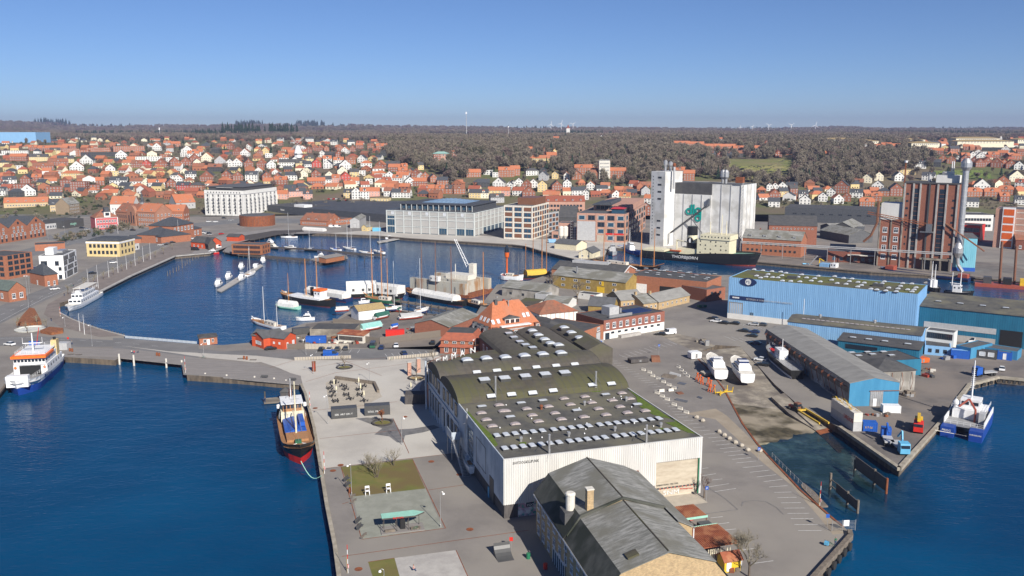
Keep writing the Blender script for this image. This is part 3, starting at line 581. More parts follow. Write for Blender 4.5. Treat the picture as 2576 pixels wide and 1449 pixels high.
def wallmesh(kind,W_,D_,h,rh,base=0):
 b = MB()
 if kind in ('gx','half'):
  tp = [(0,-base),(D_,-base),(D_,h),(D_ / 2,h + rh),(0,h)] if kind == 'gx' else [(0,-base),(D_,-base),(D_,h),(D_*.74,h + rh*.5),(D_*.26,h + rh*.5),(0,h)]
  b.xsec(tp,0,W_)
 elif kind == 'gy':b.ysec([(0,-base),(W_,-base),(W_,h),(W_ / 2,h + rh),(0,h)],0,D_)
 elif kind == 'mono':b.xsec([(0,-base),(D_,-base),(D_,h + rh),(0,h)],0,W_)
 elif kind == 'flat':
  b.box(0,W_,0,D_,-base,h - .55)
  for x0,x1,y0,y1 in ((0,W_,0,.3),(0,W_,D_ - .3,D_),(0,.3,.3,D_ - .3),(W_ - .3,W_,.3,D_ - .3)):b.box(x0,x1,y0,y1,h - .55,h)
 else:b.box(0,W_,0,D_,-base,h - .19)
 return b
def bld(name,label,P0,rz,W_,D_,h,roof='flat',rh=0,wm='brick_red',rm='roof_dark',cat='building',group=None,over=.35,base=0,th=.18):
 t = E(name,label,cat,P0,rz,group);wallmesh(roof,W_,D_,h,rh,base).build('wall',wm,t);rf = roofmesh(roof,W_,D_,h,rh,over,th).build('roof',rm,t);return t,rf
def corner(A,B,zr=ZL,dep=None,C=None,CL=None,sc=None):
 """front line from two pixels at height zr -> (origin, angle, width, depth)"""
 a,b_ = G(*A,zr),G(*B,zr);d = b_ - a;rz = atan2(d.y,d.x);n_ = Vector((-sin(rz),cos(rz),0))
 if C:dep = (G(*C,zr) - b_).dot(n_)
 if CL:dep = (G(*CL,zr) - a).dot(n_)
 return Vector((a.x,a.y,ZL)),rz,d.length,dep
def chimney(rf,x,y,z,h=1.4,s_=.6,mat='brick_red'):return MB().box(x - s_ / 2,x + s_ / 2,y - s_ / 2,y + s_ / 2,z - 1,z + h).build('chimney',mat,rf)
# Frederiksø halls, in the frame of the big white hall
HA = R(17.1);HO = G(1267,1306)
def HF(u,v,z=ZL):return Vector((HO.x + u*cos(HA) - v*sin(HA),HO.y + u*sin(HA) + v*cos(HA),z))
def LOC(x,y,z):p = G(x,y,z) - HO;return p.x*cos(HA) + p.y*sin(HA),-p.x*sin(HA) + p.y*cos(HA)
def q24(x,y):return ((2024 + x / 2.5156) / 1.5901,(1400 + y / 2.5156) / 1.5901)
def q16(x,y):return ((1640 + x / 3.1415) / 1.5901,(1160 + y / 3.1415) / 1.5901)
hall = E('white_hall','large white corrugated hall with flat roof full of skylights','hall',HF(0,0),HA)
W_,D_,H_ = 46.3,39.6,13.1
def ribwall(b,x0,x1,z0,z1,pitch=.5,amp=.11,y=0,m=0):
 n = int((x1 - x0) / pitch);vs = []
 for k in range(n + 1):
  xa = x0 + (x1 - x0)*k / n;w_ = (x1 - x0) / n
  vs += [(xa,y),(xa + w_*.25,y),(xa + w_*.4,y - amp),(xa + w_*.85,y - amp)] if k < n else [(xa,y)]
 N = len(vs);b.add([(x,yy,z0) for x,yy in vs] + [(x,yy,z1) for x,yy in vs],[(i,i + 1,N + i + 1,N + i) for i in range(N - 1)],m);return b
b = MB();ribwall(b,0,35,3.1,H_);ribwall(b,35,45.6,8.4,H_);ribwall(b,45.6,W_,0,H_);b.box(0,W_,.02,.3,8.5,H_ - .03);b.box(0,35,.02,.3,3.1,8.5);b.box(45.6,W_,.02,.3,0,8.5);b.box(34.9,35,-.1,.3,0,8.4);b.box(-.05,W_ + .05,-.14,.35,H_,H_ + .12)
b.build('front_cladding','white_sheet',hall)
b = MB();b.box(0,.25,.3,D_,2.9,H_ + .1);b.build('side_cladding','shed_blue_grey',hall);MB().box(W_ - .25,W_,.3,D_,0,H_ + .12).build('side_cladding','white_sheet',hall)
b = MB().box(.15,.3,.3,D_,0,2.9);b.box(.15,3.2,.15,.4,0,3.1);b.build('timber_base','dark_timber',hall)
M('graffiti',(.05,.3,.22),(.5,.3,.36),sc=.9,rough=.8,c3=(.72,.7,.66),sc3=.6,edge=(.44,.5))
MB().box(3.2,34.9,.15,.4,0,3.1).build('painted_base','graffiti',hall);MB().box(5.0,6.6,.05,.14,2,2.95).build('window','glass',hall)
text('ZOO.',.7,'white',hall,(5.1,.03,2.2),(pi / 2,0,0));text('STUEN',1.2,'line_white',hall,(7.2,.12,1.9),(pi / 2,0,0),ext=.01)
b = MB();b.box(.3,W_ - .3,.35,D_,H_ - .5,H_ - .05);rf = b.build('roof','roof_felt',hall)
for pts in ([(1240,385),(1310,470),(1330,560),(1480,650),(1700,700),(1960,870),(1980,880),(1600,650),(1270,385)],[(1600,730),(1720,720),(1900,840),(1830,830)]):MB().prism([(min(W_ - .3,LOC(*q24(*p),15.1)[0]),min(39.4,LOC(*q24(*p),15.1)[1])) for p in pts],H_ - .06,H_ + .02).build('moss_patch','moss',rf)
MB().prism([(.4,8),(1.4,9),(1.8,16),(1.2,24),(.9,33),(.4,34)],H_ - .06,H_ + .02).build('moss_patch','moss',rf)
for pts in ([(130,930),(200,925),(205,945),(140,950)],[(880,405),(960,410),(940,420),(860,420)],[(1540,785),(1610,785),(1600,797),(1540,797)]):MB().prism([LOC(*q24(*p),15.1) for p in pts],H_ - .06,H_ + .02).build('moss_patch','moss',rf)
# roller door with its painted strip
b = MB();nS = 38
for k in range(nS):z0 = .5 + 7.9*k / nS;b.xsec([(.35,z0),(.27,z0 + .04),(.27,z0 + .15),(.35,z0 + .2)],35,45.5)
b.box(35,45.5,.36,.5,0,8.4);dr = b.build('roller_door','shutter',hall)
MB().box(45.5,45.75,-.02,.4,0,8.4).build('door_frame','green',dr)
for k in range(11):
 MB().box(35.5 + k*.92,36.15 + k*.92,.2,.28,1.95,2.3).build('door_window','dark_grey',dr)
 if k < 10:MB().prism([(0,-.2),(.2,.05),(.12,.18),(0,.08),(-.12,.18),(-.2,.05)],0,.03).build('painted_heart','red',dr,loc=(36.4 + k*.92,.24,2.0)).rotation_euler = (pi / 2,0,0)
text('SNM',1.5,'line_white',dr,(37,.22,.45),(pi / 2,0,0),sx=1.35,ext=.04);text('POLYKLIRETTORY',.4,'red',dr,(41.2,.22,1.35),(pi / 2,.08,0));text('RABAR NUUL  TRS  DXL',.5,'dark_grey',dr,(35.4,.22,2.75),(pi / 2,0,0))
text('SHITDOGKILLPUNK',.8,'dark_grey',hall,(2.0,-.14,11.9),(pi / 2,0,0),sx=.8)
MB().box(30.0,30.8,-.2,.05,5.6,7.2).build('vent_hatch','rust',hall)
# left wall: tall glazing, painted frame, doors
b = MB();b.box(-.06,.1,24.8,30.2,1.5,10.8);gz = b.build('tall_window','glass_blue',hall);b = MB()
for k in range(5):b.box(-.12,0,24.7 + k*1.35,24.82 + k*1.35,1.5,10.8)
for k in range(8):b.box(-.12,0,24.7,30.2,1.5 + k*1.32,1.6 + k*1.32)
b.build('glazing_bars','shed_blue_grey',gz)
b = MB();[b.box(-.05,.02,y0,y1,z0,z1) for y0,y1,z0,z1 in ((14,14.15,4.5,10.6),(22,22.15,4.5,10.6),(14,22,4.5,4.65),(14,22,10.5,10.65))];b.build('wall_trim','dark_grey',hall)
MB().box(-.1,.1,7.5,10.7,0,5.7).build('side_door','dark_grey',hall);MB().box(-.08,.1,11.2,12.2,0,2.4).build('door','sky_blue',hall)
# skylights: four kinds share their meshes
def skymesh(w,d,hh,dome,mat):b = MB().box(-w / 2,w / 2,-d / 2,d / 2,0,hh,1);n = 6;pr = [(-w / 2 - .06,hh)] + [(-w / 2*cos(pi*k / n),hh + dome*sin(pi*k / n)) for k in range(n + 1)] + [(w / 2 + .06,hh)];b.ysec(pr[::-1],-d / 2 - .05,d / 2 + .05,0);return b.mesh('skylight',[mat,'dark_grey'])
S1 = skymesh(1.35,1.9,.45,.16,'skylight');S2 = skymesh(2.3,1.15,.3,.38,'skylight_dirty');S3 = skymesh(2.2,1.1,.5,.1,'skylight');S4 = skymesh(3.1,2.2,.8,.55,'skylight');S5 = skymesh(2.7,2.3,.9,.06,'skylight')
for k in range(20):link('skylight',S1,rf,(2.0 + k*2.06 + (.5 if k > 6 else 0) + (.6 if k > 11 else 0) + (.35 if k > 15 else 0),5.6,H_ - .05))
for k in range(19):link('skylight',S1,rf,(2.6 + k*2.15 + (.6 if k > 5 else 0) + (.6 if k > 10 else 0),13.8,H_ - .05))
for x,y,w in [(95,735,0),(330,710,0),(560,688,0),(787,665,0),(1010,643,0),(1225,622,0),(1405,603,0),(45,665,1),(268,648,0),(495,627,0),(715,600,1),(933,583,0),(1150,562,0),(1323,540,1),(0,605,0),(210,583,0),(430,560,0),(652,540,0),(865,520,0),(1075,498,0),(1250,482,0),(155,525,1),(373,500,1),(587,480,0),(797,460,0),(1005,440,1),(1170,425,0),(-241,560,1),(-246,625,0),(-196,693,0),(-136,757,0),(-66,545,0),(-26,605,0)]:
 u,v_ = LOC(*q24(x,y + 8),15.4);link('skylight',(S3 if w else S2),rf,(u,v_,H_ - .05))
for x,y,r_ in [(355,595,1),(790,555,0),(1210,512,0),(150,920,0),(632,870,0),(1095,815,0),(1558,775,0)]:
 u,v_ = LOC(*q24(x,y),15.1);MB().lathe(u,v_,[(.28,H_ - .1),(.28,H_ + .5),(.42,H_ + .55),(.42,H_ + 1.0),(.2,H_ + 1.15)],8).build('roof_vent','rust' if r_ else 'galv',rf)
def guyed(par,u,v_,z,h):
 c = MB().tube((u,v_,z),(u,v_,z + h),.24,8).lathe(u,v_,[(.3,z + h),(.3,z + h + .15),(.1,z + h + .3)],8).build('flue','galv',par);b = MB()
 for a in (.5,2.6,4.5):b.tube((u,v_,z + h*.8),(u + 3.2*cos(a),v_ + 3.2*sin(a),z),.03,3)
 b.build('stay_wire','steel',c)
for x,y,yt in ((443,1045,860),(1422,938,760)):u,v_ = LOC(*q24(x,y),15.1);guyed(rf,u,v_ + .5,H_ - .1,(y - yt) / 4*.088 + .0)
# two barrel vaults
def barrel_z(v_,v0,v1,e0,e1,rise):f = (v_ - v0) / (v1 - v0);return e0 + (e1 - e0)*f + rise*max(0,1 - (2*f - 1) ** 2) ** .62
def barrel(t,x0,x1,v0,v1,e0,e1,rise,mat,n=18,seam=1.9,along='x'):
 pr = [(v0 + (v1 - v0)*k / n,barrel_z(v0 + (v1 - v0)*k / n,v0,v1,e0,e1,rise)) for k in range(n + 1)]
 b = MB();full = pr + [(v1,pr[-1][1] - .3),(v0,pr[0][1] - .3)]
 (b.xsec if along == 'x' else b.ysec)(full[::-1] if along == 'x' else full,x0,x1);rf = b.build('roof',mat,t)
 s_ = MB();m = int((x1 - x0) / seam)
 for k in range(m + 1):
  xx = x0 + (x1 - x0)*k / m;up = [(p,z + .045) for p,z in pr]
  for (p,z),(p2,z2) in zip(up,up[1:]):s_.add([(xx - .05,p,z),(xx + .05,p,z),(xx + .05,p2,z2),(xx - .05,p2,z2)] if along == 'x' else [(p,xx - .05,z),(p,xx + .05,z),(p2,xx + .05,z2),(p2,xx - .05,z2)],[(0,1,2,3)])
 s_.build('roof_seam','roof_dark',rf,kind='stuff');return rf
for vi,(v0,v1,e0,e1,rise,uR,lab) in enumerate([(39.6,60.4,H_,13.6,3.0,46.6,'mossy barrel-vaulted hall directly behind the flat skylight roof'),(60.4,77.6,13.4,12.9,2.8,47.5,'second barrel-vaulted hall with row of large domed skylights')]):
 t = E('vaulted_hall',lab,'hall',HF(0,0),HA);n = 18
 pr = [(v0 + (v1 - v0)*k / n,barrel_z(v0 + (v1 - v0)*k / n,v0,v1,e0,e1,rise) - .32) for k in range(n + 1)]
 MB().xsec(([(v0 + .02,0),(v1,0)] + pr[::-1])[::1],.1,uR - .1).build('wall','shed_blue_grey',t)
 rf2 = barrel(t,0,uR,v0,v1,e0,e1,rise,'moss_roof' if vi == 0 else 'barrel')
 for k in range(4):win(t,uR,0,'l',v0 + (v1 - v0)*(.14 + .22*k),11.3 - abs(k - 1.5)*.4,2.4,3.4,'d')
 for k in range(4):win(t,uR,0,'l',v0 + (v1 - v0)*(.12 + .24*k),4.2,2.6,4.6,'d')
 for k in range(5):MB().box(-.35,0.12,v0 + (v1 - v0)*k / 5 - .25 + .3,v0 + (v1 - v0)*k / 5 + .55,0,6.6).build('buttress','shed_blue_grey',t)
 MB().box(-.15,.15,v0,v1,7.6,8.0).build('ledge','shed_blue_grey',t)
 for x,y,m_ in ([(935,1150,S5),(1190,1130,S5),(1450,1105,S5),(1700,1080,S5),(1945,1060,S5),(1020,1340,S3),(1275,1318,S3),(1540,1298,S3),(1798,1270,S3),(2290,1200,S3),(2530,1185,S3)] if vi == 0 else [(720,905,S4),(960,885,S4),(1200,870,S4),(1440,850,S4),(1670,830,S4),(1900,815,S4),(840,1040,S3),(1093,1020,S3),(1345,998,S3),(1588,978,S3),(1835,958,S3),(2070,940,S3)]):
  zz = 15.
  for _ in range(12):u,v_ = LOC(*q16(x,y),zz + ZL);zz = .5*zz + .5*barrel_z(min(max(v_,v0),v1),v0,v1,e0,e1,rise)
  sl = atan2(barrel_z(min(v_ + .5,v1),v0,v1,e0,e1,rise) - barrel_z(max(v_ - .5,v0),v0,v1,e0,e1,rise),1.0);o = link('skylight',m_,rf2,(u,v_,zz - .15));o.rotation_euler = (sl*.75 if m_ is not S4 else 0,0,0)
 if vi == 0:guyed(rf2,10,40.8,H_ + .3,5.5);guyed(rf2,37.4,40.5,H_ + .3,4.6)
 if vi == 1:MB().tube((-.6,v1,0),(-.6,v1,14.6),.3,8).build('drain_pipe','shed_blue_grey',t)
# outside stair on the left wall
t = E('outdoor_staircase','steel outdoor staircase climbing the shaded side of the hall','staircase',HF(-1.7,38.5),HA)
b = MB();n = 26
for k in range(n):b.box(-.9,.9,3 - 11*(1 - k / n),3.3 - 11*(1 - k / n),k*.2,k*.2 + .04)
b.v = [(x,y - 5.8,z) for x,y,z in b.v];b.build('tread','galv',t,kind='stuff');b = MB()
for s_ in (-1,1):
 for z in (0,1.0):b.tube((s_*.95,-2.8 - 11 + 0.0,z),(s_*.95,-2.8,5.2 + z),.06,4)
 for k in range(10):b.tube((s_*.95,-13.8 + 1.1*k,.52*k),(s_*.95,-13.8 + 1.1*k,.52*k + 1.0),.03,4)
b.build('handrail','galv',t);b = MB().box(-1.1,1.3,-2.8,2.2,5.1,5.3);[b.tube((x,y,0),(x,y,5.1),.08,4) for x in (-1,1) for y in (-2.6,2)];b.build('landing','galv',t)
MB().box(-1.1,-1.0,-2.8,2.2,5.3,7.2).box(-1.1,1.2,-2.85,-2.75,5.3,7.2).build('screen','shed_blue_grey',t)
# lower flat roof with the curved row of letters, behind the vaults
t = E('annex','low mossy flat-roofed annex with letter sign along its curved edge','building',HF(0,0),HA)
MB().prism([(.2,77.8),(29,77.8),(29,108),(26,108),(20,106),(12,100),(5,92),(.5,84)],0,8).build('wall','brick_red',t);MB().prism([(-.1,77.9),(29,77.9),(29,108.4),(26,108.4),(20,106.4),(12,100.4),(4.5,92.4),(.2,84)],8,8.3).build('roof','moss_roof',t)
sg = E('letter_sign','large white free-standing letters curving along the annex roof edge','sign',HF(0,0),HA);cv = [(1.2,86.5),(3.2,90),(5.6,93.2),(8.4,96.2),(11.8,99.2),(15.4,102),(19.4,104.8),(23.2,106.8)]
for (ch,(a,b_),(c,d)) in zip('SIEMMAN',cv,cv[1:]):
 an = atan2(d - b_,c - a);text(ch,2.7,'white',sg,(a + .3*cos(an),b_ + .3*sin(an),8.5),(pi / 2,0,an),'letter',ext=.08,sx=1.25)
b = MB()
for (a,b_),(c,d) in zip(cv,cv[1:]):
 for z in (8.6,10.7):b.tube((a,b_ + .3,z),(c,d + .3,z),.06,4)
 b.tube((a,b_ + .3,8.3),(a,b_ + .3,10.9),.07,4);b.tube((a,b_ + .3,10),(a - 0,b_ + 2,8.3),.05,4)
b.build('sign_frame','rust',sg)
# three barrels running back, the last ending in a brick gable
for k,(u0,u1,v0,v1,e,r_,lab,mt_) in enumerate([(29.9,43.5,78,131,7.6,2.7,'long dark barrel-roofed hall with brick side beside the letter sign','barrel'),(43.5,57.5,78,131.5,7.4,2.6,'middle dark barrel-roofed hall with a row of glass skylights','barrel'),(57.5,68.5,109.8,133.5,7.0,2.8,'barrel-roofed hall ending in a round red brick gable','barrel')]):
 t = E('barrel_hall',lab,'hall',HF(0,0),HA);n = 18;pr = [(u0 + (u1 - u0)*i / n,barrel_z(u0 + (u1 - u0)*i / n,u0,u1,e,e,r_) - .3) for i in range(n + 1)]
 MB().ysec([(u0,0),(u1,0)] + pr[::-1],v0,v1).build('wall','brick_orange' if k == 2 else 'brick_dark',t);rf3 = barrel(t,v0 - .1,v1 + .3,u0 - .2,u1 + .2,e,e,r_,mt_,along='y',seam=1.6)
 if k == 0:[link('window',WM['w'],t,(u0,84 + i*4.6,4.6),-pi / 2,(1.8,1,3)) for i in range(10)]
 if k == 2:[link('window',WM['w2'],t,(u0 + 7.2,v0,3.8),0,(2.0,1,2.4)),link('window',WM['w2'],t,(u0 + 2.6,v0,3.8),0,(1.8,1,1.4)),link('window',WM['w2'],t,(u0 + 9.2,v0,1.2),0,(1.4,1,1.4))]
 for x,y in {0:[(1240,560),(1305,610),(1380,665),(1450,705),(1540,740)],1:[(1540,530),(1615,585),(1695,640),(1770,690),(1870,712)],2:[(1940,490),(2030,552),(2135,618)]}[k]:
  zz = 9.
  for _ in range(10):u,v_ = LOC(*q16(x,y),zz + ZL);zz = .5*zz + .5*barrel_z(min(max(u,u0),u1),u0,u1,e,e,r_)
  link('skylight',S4 if k else S5,rf3,(u,v_,zz - .2),0 if k else pi / 2)
MB().ysec([(0,0),(9,0),(9,9),(4.5,11),(0,9)],0,13).build('wall','barrel',E('link_roof','low dark link roof between vaulted hall and brick gable','building',HF(57.6,96),HA))
# ---- brick works house, gambrel roof, near the camera
GO,GR = HF(2.1,-48.5),HA - R(3.3);t = E('brick_warehouse','old yellow brick warehouse with grey gambrel roof nearest the camera','warehouse',GO,GR)
Gw,Gl = 21.4,40.4;prf = [(0,0),(Gw,0),(Gw,8.6),(18.8,12.0),(10.6,14.6),(2.5,12.0),(0,8.6)]
for (ya,yb,hz0) in ((0,20,0),(20.05,Gl,.45)):
 MB().ysec([(x,z + (hz0 if z else 0)) for x,z in prf],ya,yb).build('wall','brick_yellow',t)
 up = [(x,z + .04 + hz0) for x,z in prf[2:]];up[0] = (Gw + .5,8.15 + hz0);up[-1] = (-.5,8.15 + hz0)
 for i,((a,c),(d,e_)) in enumerate(zip(up,up[1:])):y0 = ya - .3*(ya == 0);MB().add([(a,y0,c),(a,yb,c),(d,yb,e_),(d,y0,e_),(a,y0,c + .15),(a,yb,c + .15),(d,yb,e_ + .15),(d,y0,e_ + .15)],[(3,2,1,0),(4,5,6,7),(0,1,5,4),(1,2,6,5),(2,3,7,6),(3,0,4,7)]).build('roof_slope','eternit_dark' if i in (0,3) else 'eternit',t)
 MB().tube((10.6,ya,14.75 + hz0),(10.6,yb,14.75 + hz0),.16,5).build('ridge','moss_roof',t)
MB().ysec([(x,z + .75) for x,z in prf[2:]] + [(0,8.4),(2.5,12.2),(10.6,15),(18.8,12.2),(Gw,8.4)],19.8,20.3).build('fire_wall','eternit_dark',t)
MB().box(.4,3.4,22.4,25.6,8,12.2).build('vent_base','roof_dark',t);MB().lathe(1.9,24,[(.85,12.2),(.85,14.9),(.95,15),(.95,15.3),(.7,15.5)],16).build('roof_vent','offwhite',t);MB().box(4,5.2,20.6,21.8,11,17).build('chimney','brick_yellow',t);MB().box(3.9,5.3,20.5,21.9,17,17.2).build('chimney_cap','offwhite',t)
MB().ysec([(17.6,8),(Gw + .1,8),(Gw + .1,10.9),(18.9,12.2),(17.6,12)],14.2,Gl - .1).build('raised_side','brick_yellow',t);MB().ysec([(18.6,12.5),(Gw + .6,10.85),(Gw + .6,11.0),(18.6,12.65)],14,Gl).build('raised_roof','eternit',t);MB().tube((Gw + .3,14,0),(Gw + .3,14,10.8),.12,6).build('drain_pipe','white',t)
for x,y in ((4.6,34.5),(5,28.5),(5.6,3.0)):MB().cb(x,y,12.95 + (x - 4.6)*.3,2,1.7,.5,0,0,0,-.31).build('roof_hatch','moss_roof',t)
for r_ in range(3):
 for k in range(11):o = link('window',WM['w2'],t,(0,2.4 + k*3.6,1.6 + r_*2.7),-pi / 2,(1.5,1,1.7)) if not (r_ == 0 and 4 < k < 8) else None
MB().box(-.1,.05,20.5,28,.1,3).build('shop_front','glass_blue',t);b = MB();[b.box(-.16,0,20.5 + k*1.25,20.65 + k*1.25,.1,3) for k in range(7)];b.box(-.16,0,20.5,28,2.9,3.1).build('shop_front_frame','white',t)
for k in range(4):link('window',WM['w2'],t,(3 + k*5,0,5.4),0,(1.9,1,2.1))
for y in (10,20.4,36):MB().tube((-.12,y,0),(-.12,y,8.3),.09,6).build('drain_pipe','galv',t)
MB().tube((-.55,0,8.2),(-.55,Gl,8.4),.14,5).build('gutter','galv',t)
for i,(v0,v1,zz,lab) in enumerate([(-17.7,-11.9,3.2,'rusty corrugated lean-to roof at the back of the row'),(-29.8,-21.6,3.2,'larger patched rusty lean-to roof with timber stored beneath')]):
 u_ = E('lean_to',lab,'shed',HF(25.6,v0),HA);Lu,Lv = 12.3,v1 - v0;b = MB();ribwall(b,0,Lu,0,Lv,.42,.09);b.v = [(x,z,zz + .25 - y) for x,y,z in b.v];b.box(0,Lu,0,Lv,zz,zz + .2).build('roof','corr_rust',u_)
 MB().box(0,Lu,-.12,0,zz - .05,zz + .4).build('fascia','mint',u_) if i == 0 else MB().box(0,Lu,Lv,Lv + .12,zz - .05,zz + .4).build('fascia','mint',u_)
 b = MB();[b.box(x,x + .15,y,y + .15,0,zz) for x in (.1,4,8,12.1) for y in (.1,Lv - .3)];b.build('post','brown_metal',u_);MB().box(.1,Lu,Lv - .3,Lv - .2,0,zz).build('back_wall','render_red',u_)
u_ = E('container','grey ribbed container between the two rusty lean-tos','container',HF(35.4,-21.5),HA);b = MB();ribwall(b,0,2.6,0,3.6,.3,.05);b.v = [(p[0],p[2],2.55 - p[1]) for p in b.v];b.build('roof','roof_grey',u_);MB().box(0,2.6,0,3.6,0,2.5).build('body','dark_grey',u_)
b = MB();random.seed(5)
for k in range(16):b.tube((k*.3,.2 + random.uniform(0,.5),0),(k*.3 + random.uniform(-.3,.3),1.2,3.0),.09,4)
b.build('timber_stack','render_cream',None,loc=HF(31,-31.2),rz=HA,label='light timber boards leaning under the front lean-to',cat='timber')
# more buildings of the island and the works yard
M('sheet_blue',(.24,.44,.67),(.20,.38,.60),sc=.9,rough=.55,stretch=(1,1,.08),det=3);M('sheet_teal',(.025,.16,.26),(.02,.13,.22),sc=.4,rough=.5,stretch=(1,1,.2));M('sheet_blue2',(.06,.24,.40),(.045,.2,.35),sc=.4,rough=.5,stretch=(1,1,.2))
M('green_roof',(.125,.13,.035),(.09,.095,.03),sc=.3,rough=1,c3=(.09,.085,.06),sc3=.08,fine=.2);M('conc_wall',(.27,.25,.22),(.19,.175,.155),sc=.3,rough=.9,stretch=(1,1,.3),c3=(.34,.32,.29),sc3=.25);M('fence_wood',(.2,.17,.14),(.14,.12,.1),sc=3,rough=.9,stretch=(2,2,.1))
def tb(name,label,At,Bt,h,C=None,CL=None,dep=None,**k):
 P0,rz,W_,D_ = corner(At,Bt,ZL + h,dep,C,CL);t,rf = bld(name,label,P0,rz,W_,D_,h,**k);return t,rf,W_,D_,P0,rz
def onwall(P0,rz,x,y):
 d = ray(x,y);n = (-sin(rz),cos(rz));t = (P0.x*n[0] + P0.y*n[1]) / (d[0]*n[0] + d[1]*n[1]);return (d[0]*t - P0.x)*cos(rz) + (d[1]*t - P0.y)*sin(rz),CAMH + d[2]*t - P0.z
def wpx(t,P0,rz,W_,D_,x0,y0,x1,y1,kind='w',name=None):# front-wall opening given by two pixel corners
 u0,z1 = onwall(P0,rz,x0,y0);u1,z0 = onwall(P0,rz,x1,y1);return win(t,W_,D_,'f',(u0 + u1) / 2,(z0 + z1) / 2,abs(u1 - u0),abs(z1 - z0),kind,name)
def ribs(t,W_,D_,z0,z1,mat,faces='f',pitch=.7,name='cladding_rib'):
 b = MB()
 for f in faces:
  Lf = W_ if f in 'fb' else D_
  for k in range(int(Lf / pitch)):
   u = (k + .5)*pitch
   if f == 'f':b.box(u - .12,u + .12,-.07,.01,z0,z1)
   elif f == 'r':b.box(W_ - .01,W_ + .07,u - .12,u + .12,z0,z1)
   elif f == 'l':b.box(-.07,.01,u - .12,u + .12,z0,z1)
 return b.build(name,mat,t,kind='stuff')
def skylights(rf,pts,me,P0,rz,z,dz=0):
 for x,y in pts:g = G(x,y,ZL + z) - P0;link('skylight',me,rf,(g.x*cos(rz) + g.y*sin(rz),-g.x*sin(rz) + g.y*cos(rz),z + dz))
def q19(x,y):return (1247.7 + x / 4,566 + y / 4)
def q30(x,y):return (1891.7 + x / 4,597.5 + y / 4)
def q34(x,y):return (1916.9 + x / 4,880.5 + y / 4)
def q96(x,y):return (603.7 + x / 4,566 + y / 4)
# the large light blue ship hall
h = HG(1828,800,697);t,rf,W_,D_,P0,rz = tb('ship_hall','huge pale blue corrugated hall with mossy flat roof beside the channel',(1834,697),(2310,740),h,C=(2331,716),wm='sheet_blue',rm='green_roof')
ribs(t,W_,D_,2.4,h + .02,'sheet_blue','flr',.8);MB().box(0,W_*.42,-.12,0,0,2.35).build('plinth','render_white',t)
wpx(t,P0,rz,W_,D_,*q19(2345,770),*q19(2480,930),'door','shutter_door');[wpx(t,P0,rz,W_,D_,*q19(2340 + k,880),*q19(2372 + k,912),'d') for k in (215,)];[win(t,W_,D_,'f',W_*f,1.5,1.6,1.1,'d') for f in (.34,.41)]
u,z = onwall(P0,rz,*q19(2540,573));lg = MB();lg.lathe(0,0,[(1,-.1),(1,.1)],24);o = lg.build('logo','navy',t,loc=(u,-.25,z));o.rotation_euler.x = pi / 2;o.scale = (3.6,1.7,1);MB().lathe(0,0,[(1,-.1),(1,.14)],20).build('logo_disc','line_white',o).scale = (.36,.78,1)
[text(c_,1.5,'navy',t,(u - .95 + .95*i,-.42,z - .55),(pi / 2,0,0),ext=.02) for i,c_ in enumerate('PS')]
(u0,z1),(u1,z0) = onwall(P0,rz,*q19(2360,705)),onwall(P0,rz,*q30(125,622));sb = MB().box(u0,u1,-.3,-.1,z1 - 1.6,z1).build('sign_band','navy',t)
MB().box(u0 + 1,u0 + 4,-.34,-.3,z1 - 1.1,z1 - .5).build('sign_stripe','line_white',sb);text('PETERSEN & SORENSEN MOTORVAERKSTED',1.0,'light_grey',t,(u0 + 7,-.34,z1 - 1.3),(pi / 2,0,0),ext=.01)
SD = skymesh(1.7,1.7,.3,.45,'skylight');pts = [(20,326),(108,336),(200,345),(288,350),(340,362),(500,378),(665,392),(830,396),(45,390),(160,374),(85,410),(205,405),(300,386),(260,408),(462,402),(548,409),(630,416),(920,414),(1005,420),(800,432),(595,440),(685,449),(388,444),(480,449),(978,446),(1065,454),(1330,448),(855,465),(945,473),(1128,461),(1308,468),(1515,466),(1245,470),(1607,470),(1100,485),(1062,500),(1493,494),(1375,511),(1468,520),(1565,529),(1650,508),(1630,530),(1610,550),(1195,522),(1255,530),(1345,540),(1450,548),(140,400),(305,440)]
skylights(rf,[q30(*p) for p in pts],SD,P0,rz,h,-.15)
for x,y in ((405,412),(1270,488)):g = G(*q30(x,y),ZL + h) - P0;u,v = g.x*cos(rz) + g.y*sin(rz),-g.x*sin(rz) + g.y*cos(rz);MB().box(u - 2,u + 2,v - 1,v + 1,h - .2,h + 1).build('roof_box','dark_grey',rf)
MB().tube((W_*.45,-6,0),(W_*.45,-6,13),.1,6).build('flagpole','white',None,loc=P0,rz=rz,label='white flagpole standing before the pale blue hall wall',cat='flagpole')
# second pale blue hall in front of it
h = HG(*q30(1695,1195),845);t,rf,W_,D_,P0,rz = tb('workshop_hall','long low pale blue hall with weathered brown roof in front',(1981.7,808.7),(2318,845),h,C=(2330,824),roof='gx',rh=1.2,wm='sheet_blue',rm='roof_felt',over=.3)
ribs(t,W_,D_,0,h - .1,'sheet_blue','fr',.8);SK6 = skymesh(1.5,1.1,.15,.08,'skylight_dirty')
for k in range(22):link('skylight',SK6,rf,(5 + k*(W_ - 10) / 21,D_*.27,h + 1.2*.54 + .12))
for f in (.22,.64):MB().lathe(W_*f,D_*.5,[(.5,h + 1),(.5,h + 2),(.8,h + 2.1),(.3,h + 2.6)],8).build('roof_vent','galv',rf)
